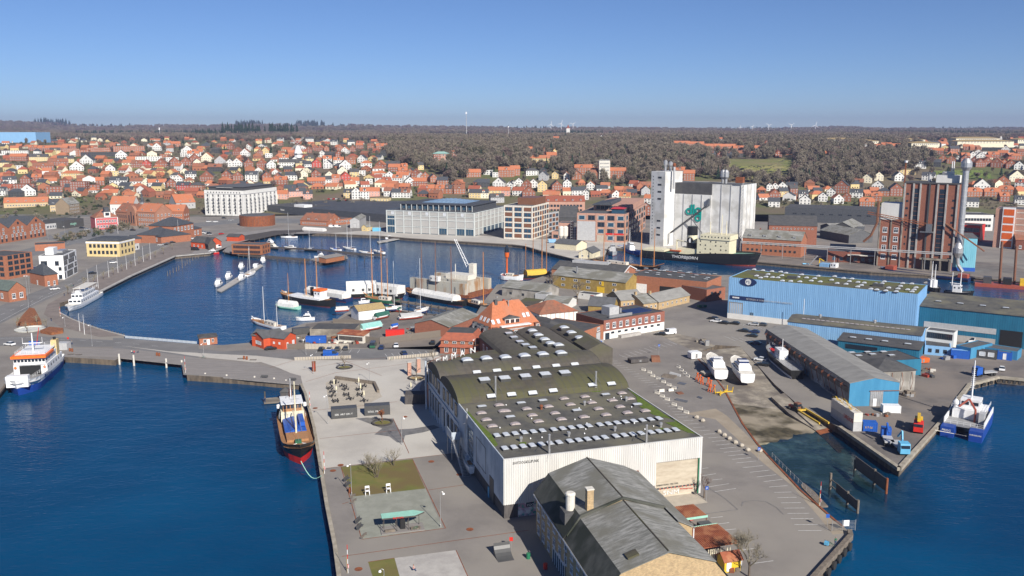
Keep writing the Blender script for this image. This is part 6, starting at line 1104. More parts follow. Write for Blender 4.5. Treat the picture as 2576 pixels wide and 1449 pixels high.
g = G(*t1(1380,1045));s_ = E('church_spire','slender blue-grey church spire rising among orange roofs','church spire',(g.x,g.y + 14,ZL));hh = HG(*t1(1380,1045),t1(0,798)[1]);MB().lathe(0,0,[(2.2,0),(2.2,hh*.45),(2.6,hh*.47),(1.4,hh*.56),(1.6,hh*.62),(.8,hh*.72),(.1,hh)],8).build('spire','slate',s_);MB().lathe(0,0,[(2.5,hh*.2),(2.5,hh*.5)],8).build('lantern','galv',s_)
# black gabled row at the far left: three brick gables side by side
P0,rz,W_,D_ = corner((-24,618),(116,594),ZL,22);h = HG(116,594,561);t = E('gabled_row','orange brick harbour building with three pointed gables at left edge','building',P0,rz)
for k in range(3):
 w = W_ / 3;x0 = k*w;MB().ysec([(x0 + .01,0),(x0 + w - .01,0),(x0 + w - .01,h*.98),(x0 + w / 2,h + 6),(x0 + .01,h*.98)],0,D_).build('wall','brick_orange',t);rr_ = roofmesh('gy',w,D_,h,6.1,.1,.25).build('roof','slate',t,loc=(x0,.3,0))
 for r_ in range(4):
  for c in range(4 - (r_ > 1)):win(t,W_,D_,'f',x0 + w*(.16 + .225*c + (.1 if r_ > 1 else 0)),2 + r_*4.2*h / 16,1.8,2.2 if r_ < 3 else 1.4,'w2' if r_ else 'd')
 MB().lathe(0,0,[(1,0),(1,.15)],12).build('round_window','glass',t,loc=(x0 + w / 2,0,h + 3)).rotation_euler.x = pi / 2
# the hillside town, woods and horizon
RC = {'o':('tile_orange','orange'),'r':('tile_red','red'),'b':('tile_brown','brown'),'k':('roof_dark','black'),'g':('slate','grey')}
WC = {'w':('render_white','white'),'r':('brick_red','red brick'),'y':('render_yellow','yellow'),'c':('render_cream','cream'),'p':('render_pink','pink'),'g':('render_grey','grey'),'n':('brick_orange','orange brick'),'k':('dark_grey','dark'),'s':('render_red','crimson')}
TC = {'x':('gx','long ridged'),'y':('gy','gabled'),'h':('hip','hipped'),'f':('flat','flat'),'q':('half','half-hipped')}
HL = [(0,"""183 495 160 orx 390 500 170 kyx 590 550 180 brx 665 520 150 kyx 870 530 130 gwy 40 560 90 gyh 150 590 150 gwf 440 600 190 brx 775 605 130 bwy 715 672 190 oyh 1112 612 90 kwy 1130 657 120 kyf 1222 472 110 gwy 105 745 120 gwx 255 722 100 gry 25 735 70 rrx 370 708 90 orx 210 808 250 krf3 550 838 150 krf3 787 812 155 krf4 665 762 110 krf3 955 788 90 krf2 1010 742 80 orx 1190 745 170 gwx 1370 752 120 bwx 1480 762 85 gcy 1590 765 175 owx 1725 765 90 gry 1795 722 80 owy 1840 802 130 gsx 1975 792 130 knh 1770 692 110 kwh 1920 680 105 gwx 2085 705 150 kry 2165 610 150 bkx 2280 685 95 kry 2395 693 100 kry 2530 708 120 gwx3 1500 497 250 wwf2 1650 472 80 onf 1475 570 80 rsy 1378 567 115 brx 1620 567 115 bry 1735 507 120 gwf 1762 547 95 bry 1870 547 100 bry 1985 547 70 gcy 1945 462 110 owx 1965 512 100 bry 2080 507 110 ocy 2215 537 105 ogy 2315 557 80 gwy 2385 557 95 owy 2505 562 90 kry 2385 437 90 bry 2465 450 90 bwy 1770 352 90 onx 1580 387 90 owy 1680 342 70 ogx 1885 417 90 bwy 1985 442 110 owx 1880 457 130 wwf 2160 417 100 kkh 2310 375 60 bry 2495 385 55 bwy 1710 405 70 bgx 715 412 150 rnf2 830 447 120 rnf3 1000 402 230 rnf2 1300 402 290 rnf3 1010 452 370 gkf2 135 432 270 gwf2 590 398 170 orx 440 400 110 orx 330 395 80 orx 560 425 90 kyx 700 380 120 orx 25 850 60 gwx 65 830 100 rrx 155 862 140 gkh 280 855 150 kwy 40 800 60 kwx 915 345 0 x"""),
 (644,"""55 562 95 ory 155 577 90 gwy 282 507 90 owx 95 428 75 oyy 130 462 70 gwf 40 442 60 kry 345 562 220 kwx 455 564 105 kyx 540 517 80 kyx 612 567 90 gsy 720 572 85 gwy 525 572 70 gwx 665 457 70 gwy 737 462 90 kkh 832 460 62 rry 720 517 85 owx 832 532 100 owx 955 527 100 bnx 1060 512 80 gwy 900 582 120 gwy 110 702 92 gry 220 707 95 gry 355 697 120 gwx 478 682 90 gcy 605 677 95 gry 740 690 85 gcy 870 640 100 gcy 905 697 95 rsy 990 657 90 kyx 1070 642 60 wwf2 1110 562 110 owh 1245 582 90 ory 1370 574 150 kkx 1390 612 120 orx 1480 642 90 orx 1250 677 110 owh 1345 692 90 gwy 690 737 140 kwx 795 727 80 opx 1000 747 80 owx 1140 742 70 gwf 610 747 175 orx 120 762 85 oyx 250 742 120 orx 1420 722 100 owx 1550 752 100 kwy 1550 652 85 gny 1605 670 90 bry 1660 695 80 rgy 1705 702 95 kny 1875 752 110 gnx 1790 722 75 gny 140 872 110 onx 200 890 95 ocx 270 890 90 opx 345 830 120 gyx 420 862 170 gpx 522 885 90 gpx 925 872 90 gyx 1010 887 90 gwy3 1095 887 90 owx3 1190 862 110 opx 1330 862 90 bwx 1410 865 90 gwx 1500 867 100 bwx 1720 832 150 onx 1850 832 90 onx 1920 835 100 knx 2045 837 110 bnx 2200 875 120 gyx 2290 880 100 gcx 2400 850 130 oyx 2500 850 100 opx 2430 922 140 kgx 1240 905 185 gyf1 1862 497 150 grf3 2190 657 150 onx 2330 642 90 gwf 2410 660 60 gwf 2520 660 160 onx3 2290 772 120 gkx 2440 772 120 kwy 2550 777 60 gwy 1640 762 150 orx 1990 462 70 orx 595 395 50 ory 645 400 60 ory 710 400 50 bny 530 415 60 bry 850 395 70 kny 895 420 70 owy 975 400 60 ory 1040 370 70 orx 1150 380 60 bnx 1250 375 80 onx 1300 375 50 bnx 1280 450 60 gky 780 330 70 gwx 540 295 80 gwx 240 300 60 gwx 235 345 60 orx 130 310 50 ory 30 320 60 oyx 1500 600 60 orx 1660 585 60 kyx 1320 745 90 rnx 1450 690 70 orx 1500 700 70 owx 1230 715 70 rwx"""),
 (1288,"""35 652 95 onx3 205 648 130 kwh2 310 640 75 gky 280 517 200 oyx 400 480 100 orx 330 432 62 ory 440 432 55 oyy 187 415 50 orx 700 637 150 onx3 825 642 125 onx3 1045 668 190 onx3 835 668 95 bnx 430 677 60 kyy 550 682 60 owy 650 682 95 kny 70 762 80 gwy 145 787 90 bry 215 772 85 kwy 305 807 95 goy3 310 690 90 ggy 455 792 105 kry 555 797 85 kwy3 20 772 50 kwy 675 852 150 gwx 740 892 60 gwy3 790 790 80 owy 60 852 120 rwx 170 864 130 bry 1050 882 95 owy 1130 907 110 oox 1345 850 90 ggy 1360 932 70 owx 1350 1042 88 kry3 1700 345 180 onx 1850 352 200 onx 2000 382 200 onx 2150 382 230 onx 2280 402 110 onx 2465 402 80 onx 2560 345 50 ory 1780 702 110 onx3 1690 640 90 onx 440 288 60 orx 940 245 40 gwy 900 275 40 kwy 1040 240 60 orx 180 245 60 orx 250 240 50 orx 1330 240 60 gwx 2100 300 50 owx 2020 465 60 gkx 2090 465 50 rry 2180 470 60 gkx 2300 460 50 bkx 2420 470 40 orx"""),
 (1932,"""15 805 60 kwy 70 805 70 bwy 145 797 90 gwy 235 797 110 gcx 160 855 90 gyx 70 885 110 ory 260 835 80 krx 355 885 90 gwx 370 942 110 gwy 550 912 90 gwy 630 862 80 gwy 735 822 130 gry3 885 867 120 gwx 710 930 100 owy 790 905 80 bry 990 725 90 gcy 1115 697 85 gcy 905 762 90 bkx 1100 802 110 gwy 1290 852 120 gry3 995 962 140 onq 1090 905 100 onq 1160 860 110 gnh 60 962 110 gwx 1320 702 95 gwy 1350 640 90 kyf 1440 640 80 kyf 1610 692 120 gwx 1700 560 70 gkx 2080 862 140 onq 2255 865 150 onq 2390 842 130 onq 2150 800 150 kwy 2365 747 130 bny 2500 705 140 kcy 2530 772 90 rwx 2030 962 160 gwx 2380 905 90 orx 2530 942 90 gwx 1965 842 40 onx 1530 580 110 gwx 2070 545 92 ory 2135 555 90 ory 2210 555 110 ory 2300 558 110 ory 2375 560 90 bny 2445 572 95 ory 2525 582 90 gwy 1990 482 80 onx 1840 522 80 ony 1760 515 80 ony 1712 432 92 orx 1985 515 85 kry 1900 500 50 kwy 2060 475 80 gwy 2140 487 80 gwy 2270 477 100 orx 2360 460 90 orx 2500 485 100 onh 2390 412 80 bwy 1990 385 50 orx 980 378 45 owy 1060 360 60 orx 1085 387 95 orx 1190 368 95 orx 1290 382 85 orx 1535 385 290 gpf2 2330 397 320 kkf2 1520 418 40 owy 1640 425 60 bnx 1880 410 90 gnx 2300 425 300 wwf1 2540 440 60 bnx 105 462 70 rry 210 430 60 orx 610 472 60 orx 50 250 180 wwf1 280 255 180 wwf1 445 240 60 rrx 20 705 0 x""")]
HB = [];HS = [];kk = {}
WMs = {}
for a,m_ in (('w','white'),('d','dark_grey')):
 b = MB().box(-.5,.5,-.02,.03,-.5,.5,1)
 for q in ((-.5,-.38,-.5,.5),(.38,.5,-.5,.5),(-.5,.5,.38,.5),(-.5,.5,-.5,-.38),(-.05,.05,-.5,.5)):b.box(q[0],q[1],-.07,.03,q[2],q[3],0)
 WMs[a] = b.mesh('window',[m_,'glass'])
def hsname(i):return ['first','second','third','fourth','fifth','sixth','seventh','eighth','ninth','tenth','eleventh','twelfth','thirteenth','fourteenth','fifteenth','sixteenth','seventeenth','eighteenth','nineteenth','twentieth'][min(i,19)]
LMK = [('windmill',751,395),('white hotel',590,495),('black supermarket',745,520),('grey glass school',1120,545),('gridded office block',1325,545),('white silo',1765,500),('brick mill tower',2345,520),('pale concrete tower',1521,430),('custom house',450,575),('blue depot',45,340),('church spire',344,500),('football pitch',2420,440),('black-roofed brick row',813,480),('long grey terrace',1564,475),('orange market hall',1420,505),('beige hospital',2470,352),('slate-grey flats',252,385),('green meadow',1900,425),('white flats',375,400),('dark fir tree',951,400),('red allotment huts',1800,390),('dark grey factory',2090,520),('village church',1438,335)]
def house(x,y,w,code,rz=None,d_=None):
 r_,wl,ty = code[0],code[1],code[2];st = int(code[3]) if len(code) > 3 else (1 if ty in 'x' and w > 105 and y < 420 else 2)
 if r_ not in RC:r_ = 'g'
 if wl == 'o':wl = 'y'
 if wl not in WC:wl = 'w'
 p = T(x,y);dep = p.y*cc - (p.z - CAMH)*ss;W_ = w / FP*dep;D_ = {'x':8.5,'y':10,'h':min(W_,9.5),'f':11,'q':9}[ty];h = .6 + 2.75*st;k,tn = TC[ty];rh = {'x':3.8,'y':W_*.42,'h':3.2,'f':0,'q':4.2}[ty]
 if rz is None:rz = random.uniform(-.3,.3) - atan2(p.x,p.y)*.6
 t = E('house',None,'house',p + Vector((-cos(rz)*W_ / 2,-sin(rz)*W_ / 2,0)),rz,'houses of the hillside town')
 wallmesh(k,W_,D_,h,rh,6).build('wall',WC[wl][0],t);rf = roofmesh(k,W_,D_,h,rh,.35,.16).build('roof',RC[r_][0],t)
 n = max(2,int(W_ / 2.9));me = WMs['w' if wl not in 'wk' else 'd']
 for f,Lf,nn in (('f',W_,n),('r' if x < 1288 else 'l',D_,2)):
  for s_ in range(st):
   for i in range(nn):
    u = Lf*(i + .5) / nn;z = 1.7 + 2.75*s_;l,q = {'f':((u,0,z),0),'r':((W_,u,z),pi / 2),'l':((0,u,z),-pi / 2)}[f];link('window',me,t,l,q,(1.25,1,1.4))
 if ty == 'y':link('window',me,t,(W_ / 2,0,h + rh*.35),0,(1.3,1,1.3))
 if ty in 'xq' and W_ < 26 and random.random() < .6:dm = link('dormer',kk.setdefault(('dm',wl),MB().box(-1.5,1.5,0,3,-1,1.6).ysec([(-1.8,1.5),(1.8,1.5),(0,2.9)],-.2,3.2,1).mesh('dormer',[WC[wl][0],RC[r_][0]])),rf,(W_ / 2,.4,h + .6));link('window',me,dm,(0,0,.7),0,(1.5,1,1.2))
 if ty != 'f':link('chimney',kk.setdefault('ch',MB().box(-.4,.4,-.4,.4,-1,1.1).mesh('chimney','brick_red')),rf,(W_*.5 if ty == 'y' else W_*random.choice((.25,.7)),D_*.5,h + rh))
 lm = min(LMK,key=lambda q:hypot((q[1] - x),(q[2] - y)*1.6));dx,dy = x - lm[1],(y - lm[2])*1.6
 dr = ('left of' if dx < 0 else 'right of') if abs(dx) > abs(dy) else ('behind' if dy < 0 else 'below')
 HS.append((t,f"{WC[wl][1]} house, {tn} {RC[r_][1]} roof",f"{dr} the {lm[0]}",x));HB.append((x - w / 2,x + w / 2,y,(h + rh)*FP / dep))
 return t
random.seed(21)
for x0,sx_ in HL:
 tk = sx_.split()
 for i in range(0,len(tk),4):
  if float(tk[i + 2]) > 0:house(x0 + float(tk[i]) / 4,281.75 + float(tk[i + 1]) / 4,float(tk[i + 2]) / 4,tk[i + 3])
TOWN = [[(0,350),(350,352),(680,352),(960,358),(960,470),(700,500),(0,520)],[(960,435),(1160,465),(1640,470),(1640,500),(960,500)],[(1900,470),(2200,475),(2560,470),(2560,530),(1900,525)],[(2300,352),(2570,352),(2570,430),(2380,415)]]
n = 0;tr_ = 0
while len(HS) < 300 and tr_ < 6000:
 tr_ += 1;P_ = random.choice(TOWN[:1]*3 + TOWN);x = random.uniform(min(p[0] for p in P_),max(p[0] for p in P_));y = random.uniform(min(p[1] for p in P_),max(p[1] for p in P_)) 
 if not inpoly(x,y,P_) or any(a - 12 < x < b_ + 12 and yb - hh - 5 < y < yb + 13 for a,b_,yb,hh in HB):continue
 w = (y - 318)*.12 + 6;house(x,y,w*random.uniform(.8,1.3),random.choice('ooorbkgg') + random.choice('wwwrrnycp') + random.choice('xxyyqh'))
b = MB();rws = ['tile_orange','tile_red','tile_brown','slate'];wws = ['render_white','brick_red','render_cream','render_yellow','brick_orange'];IN = [];tr_ = 0
while len(IN) < 330 and tr_ < 9000:
 tr_ += 1;P_ = random.choice(TOWN[:1]*3 + TOWN);x = random.uniform(min(p[0] for p in P_),max(p[0] for p in P_));y = random.uniform(min(p[1] for p in P_),max(p[1] for p in P_))
 if not inpoly(x,y,P_) or any(a - 4 < x < b_ + 4 and yb - hh*.7 < y < yb + 8 for a,b_,yb,hh in HB) or y > 505:continue
 W_ = random.uniform(9,15);D_ = random.uniform(7.5,9.5);p = T(x,y);k = random.choice(('gx','gx','gy','hip'));h = random.choice((3,3.2,5.6));rz = random.uniform(-.5,.5);rh = 3.6;q = random.choice((0,0,1,2,3));w = random.randrange(5);pw = W_*FP / p.y
 for m_,g in ((4 + w,wallmesh(k,W_,D_,h,rh,5)),(q,roofmesh(k,W_,D_,h,rh,.35,.16)),(9,MB().box(W_*.15,W_*.27,-.05,0,.9,2.2).box(W_*.45,W_*.57,-.05,0,.9,2.2).box(W_*.74,W_*.86,-.05,0,.9,2.2))):
  n = len(b.v);b.v += [(p.x + u*cos(rz) - v*sin(rz),p.y + u*sin(rz) + v*cos(rz),p.z + z) for u,v,z in g.v];b.f += [tuple(i + n for i in f) for f in g.f];b.m += [m_]*len(g.f)
 IN += [1];HB.append((x,x + pw,y,(h + rh)*FP / p.y*.8))
b.build('distant_houses',rws + wws + ['glass'],None,kind='stuff',label='remaining small houses filling the town between the nearer ones')
grp = {}
for t,a,b_,x in HS:grp.setdefault((a,b_),[]).append((x,t))
for (a,b_),L_ in grp.items():
 L_.sort(key=lambda q:q[0])
 for i,(x,t) in enumerate(L_):tag(t,f"{a}, " + ('' if len(L_) == 1 else (f"{hsname(i)} from left " if i < 20 else '')) + b_)
# ---- windmill, church, villa, towers, depot, hospital
p = T(751,402);t = E('windmill','white Dutch windmill with black base and four lattice sails','windmill',p);s_ = p.y / FP / 4
MB().lathe(0,0,[(52*s_,-5),(40*s_,0),(40*s_,22*s_*4 / 4)],8).build('base','dark_grey',t);MB().lathe(0,0,[(40*s_,20*s_),(42*s_,62*s_),(24*s_,128*s_),(20*s_,140*s_)],8).build('tower','white',t);MB().lathe(0,0,[(20*s_,138*s_),(18*s_,152*s_),(8*s_,164*s_)],8).build('cap','brown_metal',t);MB().lathe(0,0,[(56*s_,60*s_),(56*s_,62*s_)],8).build('gallery','dark_grey',t)
for k in range(4):
 a = R(48 + 90*k);b = MB();L_ = 92*s_;b.tube((0,0,0),(0,0,L_),.22,4)
 for i in range(9):z = L_*(.2 + .088*i);b.box(-1.5,.6,-.06,.06,z,z + .25)
 b.box(-1.6,-1.4,-.06,.06,L_*.2,L_).box(.5,.7,-.06,.06,L_*.2,L_);o = b.build('sail','light_grey',t,loc=(0,-22*s_,158*s_));o.rotation_euler.y = a
def far(name,label,cat,x,y,Y,w,h,wm,rm=None,dep=12,rh=0,group=None,win_=None):
 d = ray(x,y);z = CAMH + d[2]*Y / d[1];W_ = w / FP*Y;H_ = h / FP*Y;P0 = Vector((Y*d[0] / d[1] - W_ / 2,Y,z));t,rf = bld(name,label,P0,0,W_,dep,H_,'hip' if rh else 'flat',rh / FP*Y,wm,rm or 'roof_grey',cat,group,base=25,over=1)
 if win_:wgrid(t,W_,dep,'f',win_[0],win_[1],W_ / win_[0]*.5,H_ / win_[1]*.45,H_*.2,H_ / win_[1],'w')
 return t
far('tower','pale concrete tower in the middle of orange brick complex','tower',*t3(930,665),T(*t3(930,665)).y - 3,27,43,'offwhite',dep=14,win_=(8,5))
far('villa','cream and brick villa with green copper roof among bare trees','villa',*t2(1860,500),T(*t2(1860,500)).y,38,20,'brick_pink','copper',rh=5,win_=(5,2))
far('depot','large pale blue industrial hall on the left horizon','hall',44,350,1900,92,17,'sheet_blue',dep=60)
for i,(x,y,w,ww) in enumerate([(725,298,300,0),(990,315,245,0),(1480,300,200,0),(1585,335,280,0),(2110,288,430,0),(2190,318,560,16),(2560,300,90,0)]):
 far('hospital_wing',f'{hsname(i)} beige roofed hospital wing from left on the far hillside','hospital',*t4(x,y),2000 - (y - 260)*8,w / 4,6,'render_cream','straw',dep=30,rh=3.5,group='hospital wings',win_=(ww,2) if ww else (int(w / 22),1))
g = far('church','small white village church with red roof on the far plain','church',*t3(635,240),3000,12,4,'render_white','tile_red',rh=3);d = ray(*t3(598,238));MB().box(-6,6,-6,6,-20,25).build('church_tower','render_white',g,loc=(-16,0,0));MB().ysec([(-6,25),(6,25),(0,38)],-6,6).build('tower_roof','tile_red',g,loc=(-16,0,0))
P('turbine',.8)
for i,(x,y,hy,r_) in enumerate([(*t3(392,197),314,9.5),(*t3(495,192),311.5,9.5),(*t3(612,190),313,9.5),(*t3(2293,182),320,5),(*t3(2417,187),319,5),(*t4(4,202),316,10),(*t4(230,210),315,9),(*t4(472,218),316,10)]):
 Y = 5000;d = ray(x,y);z = CAMH + d[2]*Y / d[1];hh = (y - hy) / FP*Y;t = E('wind_turbine',f'{hsname(i)} white wind turbine from the left on the horizon','wind turbine',(Y*d[0] / d[1],Y,z),0,'wind turbines on the horizon')
 MB().tube((0,0,-40),(0,0,hh),2.2,8,1.3).build('mast','turbine',t);MB().box(-1.5,1.5,-5,4,hh - 1.5,hh + 1.8).build('nacelle','turbine',t)
 for k in range(3):a = R([8,20,50,0,30,65,55,12][i] + 120*k);L_ = r_ / FP*Y;o = MB().add([(-1.1,-6,0),(1.1,-6,0),(1.5,-6,L_*.3),(.25,-6,L_),(-.25,-6,L_),(-.8,-6,L_*.3),(0,-5.3,L_*.3)],[(0,1,2,5),(5,2,3,4),(0,6,1),(1,6,2),(2,6,3),(4,6,5),(5,6,0)]).build('blade','turbine',t,loc=(0,0,hh));o.rotation_euler.y = a
for x,y,yt,nm,lab,r_ in [(*t2(2117,158),t2(0,5)[1],'radio_mast','tall thin radio mast rising above the horizon',1.2),(*t1(1615,330),t1(0,162)[1],'radio_mast','telecom mast with white antennas above the left suburbs',1.0),(*t2(2540,240),t2(0,145)[1],'radio_mast','short radio mast over the far woodland',1.0),(*t4(1222,305),t4(0,235)[1],'chimney_stack','pale smoking factory chimney before the far wood',2.6)]:
 Y = 2600;d = ray(x,y);z = CAMH + d[2]*Y / d[1];hh = (y - yt) / FP*Y;t = E(nm,lab,'mast',(Y*d[0] / d[1],Y,z));MB().tube((0,0,-20),(0,0,hh),r_,6,r_*.5).build('shaft','light_grey',t);MB().box(-r_*1.6,r_*1.6,-r_,r_,hh*.86,hh).build('antenna','white',t)
# ---- meadow, pitch, fields as patches of the ground
M('meadow',(.16,.17,.05),(.2,.17,.08),sc=.03,rough=1,c3=(.13,.15,.04),sc3=.02,fine=.2,det=8);M('pitch',(.10,.14,.03),(.12,.15,.04),sc=.05,rough=1);M('field',(.2,.21,.09),(.24,.21,.13),sc=.01,rough=1);M('scrub',(.13,.095,.065),(.1,.085,.045),sc=.05,rough=1,c3=(.12,.12,.05),sc3=.02,det=9,fine=.3)
def tpatch(name,poly,mat,st=5,up=.25):
 b = MB();ix = {};x0,x1,y0,y1 = min(p[0] for p in poly),max(p[0] for p in poly),min(p[1] for p in poly),max(p[1] for p in poly)
 def vi(i,j):
  if (i,j) not in ix:p = T(x0 + i*st,y0 + j*st / 3);ix[(i,j)] = len(b.v);b.v.append((p.x,p.y,TZ(p.x,p.y) + up))
  return ix[(i,j)]
 for i in range(int((x1 - x0) / st)):
  for j in range(int((y1 - y0) / st*3)):
   if inpoly(x0 + (i + .5)*st,y0 + (j + .5)*st / 3,poly):b.f.append((vi(i,j + 1),vi(i + 1,j + 1),vi(i + 1,j),vi(i,j)));b.m.append(0)
 return struct(name,b,[mat],True)
MEAD = [(1800,408),(1840,400),(1990,402),(2010,420),(1990,445),(1900,462),(1850,440)]
tpatch('meadow',MEAD,'meadow');tpatch('football_pitch',[(2340,430),(2480,430),(2500,452),(2410,452),(2340,444)],'pitch',4)
M('town_ground',(.13,.115,.085),(.085,.09,.045),sc=.06,rough=1,c3=(.16,.155,.145),sc3=.025,det=9,fine=.35)
tg = MB().prism([(v.x,v.y) for v in GP([(0,560),(200,545),(500,545),(640,535),(960,540),(980,500),(1650,500),(1900,520),(2050,560),(2180,560),(2230,520),(2640,540)])] + [(900,870),(-900,870),(-700,700)],None,ZL + .004);struct('town_ground',tg,['town_ground'])
for i,pts in enumerate([[(410,334),(560,328),(560,334),(430,338)],[(1180,358 - 26),(1280,331),(1270,336),(1180,337)],[(1720,331),(1900,329),(1900,334),(1740,335)],[(1300,330),(1380,328),(1390,332),(1310,333)],[(1930,333),(2100,332),(2110,336),(1950,337)]]):tpatch('field',pts,'field',8,1)
tpatch('grass_slope',[(280,418),(420,420),(420,432),(290,430)],'meadow');tpatch('grass_slope',[(1070,405),(1130,405),(1140,428),(1080,428)],'meadow');tpatch('hill_road',t_ := [(905,420),(925,422),(948,450),(940,455),(925,430),(900,424)],'asphalt',3)
# ---- trees: crowns as open clusters of slivers
twm = ['twig','twig','twig_red','twig_pale','twig_olive','twig']
CR = [(crown(10 + i,620,9 + i % 3,10 + i % 2*2,2.5,1.15,m_).mesh('crown',m_),trunk_mb(9,10,3.5,i).mesh('trunk','bark')) for i,m_ in enumerate(twm)]
CN = [(conifer_mb(15,6.5,3).mesh('foliage','needles')),conifer_mb(12,7,4,7).mesh('foliage','needles')]
BU = [crown(40 + i,90,4.5,3.2,-.4,.7,m_,lobes=3).mesh('shrub',m_) for i,m_ in enumerate(['leaf_green','twig','twig_olive','needles','twig_pale'])]
def pobj(nm,me):return bpy.data.objects.new(nm,me)
def merged(i):
 b = crown(10 + i,620,9 + i % 3,10 + i % 2*2,2.5,1.15,0);k = len(b.f);q = trunk_mb(9,10,3.5,i);n_ = len(b.v);b.v += q.v;b.f += [tuple(v + n_ for v in f) for f in q.f];b.m += [1]*len(q.f);return b.mesh('tree',[twm[i],'bark'])
def clump(seed,mat):# a few merged tree crowns for the far woods
 rd = random.Random(seed);b = MB()
 for k in range(4):c = crown(seed*7 + k,150,11,10,1,2.2,0,lobes=4);ox,oy = rd.uniform(-11,11),rd.uniform(-11,11);n_ = len(b.v);b.v += [(x + ox,y + oy,z) for x,y,z in c.v];b.f += [tuple(v + n_ for v in f) for f in c.f];b.m += [0]*len(c.f)
 return b.mesh('wood_clump',mat)
TREEP = [pobj('tree_%s' % c,merged(i)) for i,c in enumerate('abcdef')] + [pobj('tree_y',CN[0]),pobj('tree_z',CN[1])]
CLP = [pobj('clump_%d' % i,clump(i + 1,m_)) for i,m_ in enumerate(['twig','twig','twig_red','twig_olive'])] + [pobj('clump_9',CN[0])]
BUP = [pobj('shrub_%d' % i,me) for i,me in enumerate(BU)]
WOOD = [(955,352),(1300,343),(1700,343),(2050,346),(2330,352),(2300,385),(2360,405),(2330,428),(2240,445),(2190,468),(2080,482),(1990,475),(1900,490),(1880,460),(1700,440),(1640,462),(1520,474),(1440,466),(1400,435),(1250,430),(1150,462),(1090,432),(1010,412),(955,398)]
WOOD2 = [(180,462),(300,456),(420,452),(560,462),(560,488),(440,500),(250,505),(170,480)]
ONEAR = [];random.seed(11);tree_pts = [];clump_pts = [];bush = []
def blocked(x,y,th):
 for a,b_,yb,hh in HB:
  if a - 2 < x < b_ + 2 and yb - 3 < y < yb + th*.62:return True
 return False
def okw(x,y):return not inpoly(x,y,MEAD)
Y = 1010.
while Y < 2300:
 X = -.62*Y
 while X < .66*Y:
  xx,yy = X + random.uniform(-4,4),Y + random.uniform(-4,4);z = TZ(xx,yy);px,py = PX((xx,yy,z));X += 8.5 if Y < 1500 else 12
  w1 = inpoly(px,py,WOOD);w2 = inpoly(px,py,WOOD2)
  if w1 or w2:dn = .85
  elif 345 < py < 520:dn = .09
  else:continue
  if random.random() > dn or not okw(px,py):continue
  s_ = random.uniform(.75,1.35)*(1 if w1 else .75)
  if blocked(px,py,12*s_*FP / yy):continue
  con = random.random() < (.05 if w1 else .2);tree_pts.append((xx,yy,z - .3,s_,random.uniform(0,6.28),random.choice((6,7)) if con else random.randrange(6)))
 Y += 8.5 if Y < 1500 else 12
Y = 1700.
while Y < 6600:
 X = -.64*Y;stp = 15 + (Y - 1700)*.011
 while X < .68*Y:
  xx,yy = X + random.uniform(-7,7),Y + random.uniform(-7,7);X += stp;z = TZ(xx,yy);px,py = PX((xx,yy,z));far_ = Y > 2300
  nz = sin(xx*.0031 + yy*.0017) + sin(xx*.0013 - yy*.0029 + 2) + .6*sin(xx*.009)
  if not far_ and py > 352 or inpoly(px,py,MEAD):continue
  if far_ and nz < -.9 and Y < 5000:continue
  if blocked(px,py,3):continue
  s_ = random.uniform(.7,1.2)*(1 + (Y - 1700) / 6000);con = sin(xx*.0041 + 1) + sin(yy*.0023) > 1.45
  clump_pts.append((xx,yy,z - 1,s_,random.uniform(0,6.28),4 if con else random.randrange(4)))
 Y += stp*.9
for i in range(5200):
 P_ = random.choice(TOWN[:1]*4 + TOWN + [WOOD2,[(0,515),(960,500),(960,530),(500,540),(0,560)],[(130,600),(330,560),(480,560),(330,580),(150,612)]]);x = random.uniform(min(p[0] for p in P_),max(p[0] for p in P_));y = random.uniform(min(p[1] for p in P_),max(p[1] for p in P_))
 if not inpoly(x,y,P_) or blocked(x,y,4):continue
 p = T(x,y);bush.append((p.x,p.y,p.z,random.uniform(.5,1.5),random.uniform(0,6),random.choice((0,1,1,2,2,3,4))))
for pts in ([(590,318.5),(660,319)],[(748,319),(815,320)],[(90,313),(170,316)],[(480,345),(640,345)],[(560,330),(740,332)]):
 (xa,ya),(xb,yb) = pts
 for k in range(70):f = random.random();Y = 6850 if ya < 325 else 2700;x = xa + (xb - xa)*f;d = ray(x,ya + (yb - ya)*f);clump_pts.append((Y*d[0] / d[1],Y + random.uniform(-60,60),CAMH + d[2]*Y / d[1],(3.2 if ya < 325 else 1.6)*random.uniform(.7,1.2),0,4))
tree_pts.sort(key=lambda p:hypot(p[0],p[1]) / p[3]);near,rest = tree_pts[:290],tree_pts[290:]
for x,y,z,s_,rz,k in near:
 c = k > 5;t = E('conifer' if c else 'bare_tree','dark green conifer on the hillside among the houses' if c else 'leafless brown tree on the hillside among the houses','tree',(x,y,z),rz,'conifers on the hillside' if c else 'bare trees on the hillside');t.scale = (s_,)*3
 if c:link('foliage',CN[k - 6],t)
 else:link('crown',CR[k][0],t);link('trunk',CR[k][1],t)
scatter('wood',rest,TREEP,'brown leafless wood covering the hillside');scatter('far_wood',clump_pts,CLP,'distant woods fading towards the horizon');scatter('garden_shrubs',bush,BUP,'hedges and shrubs in the gardens of the town')
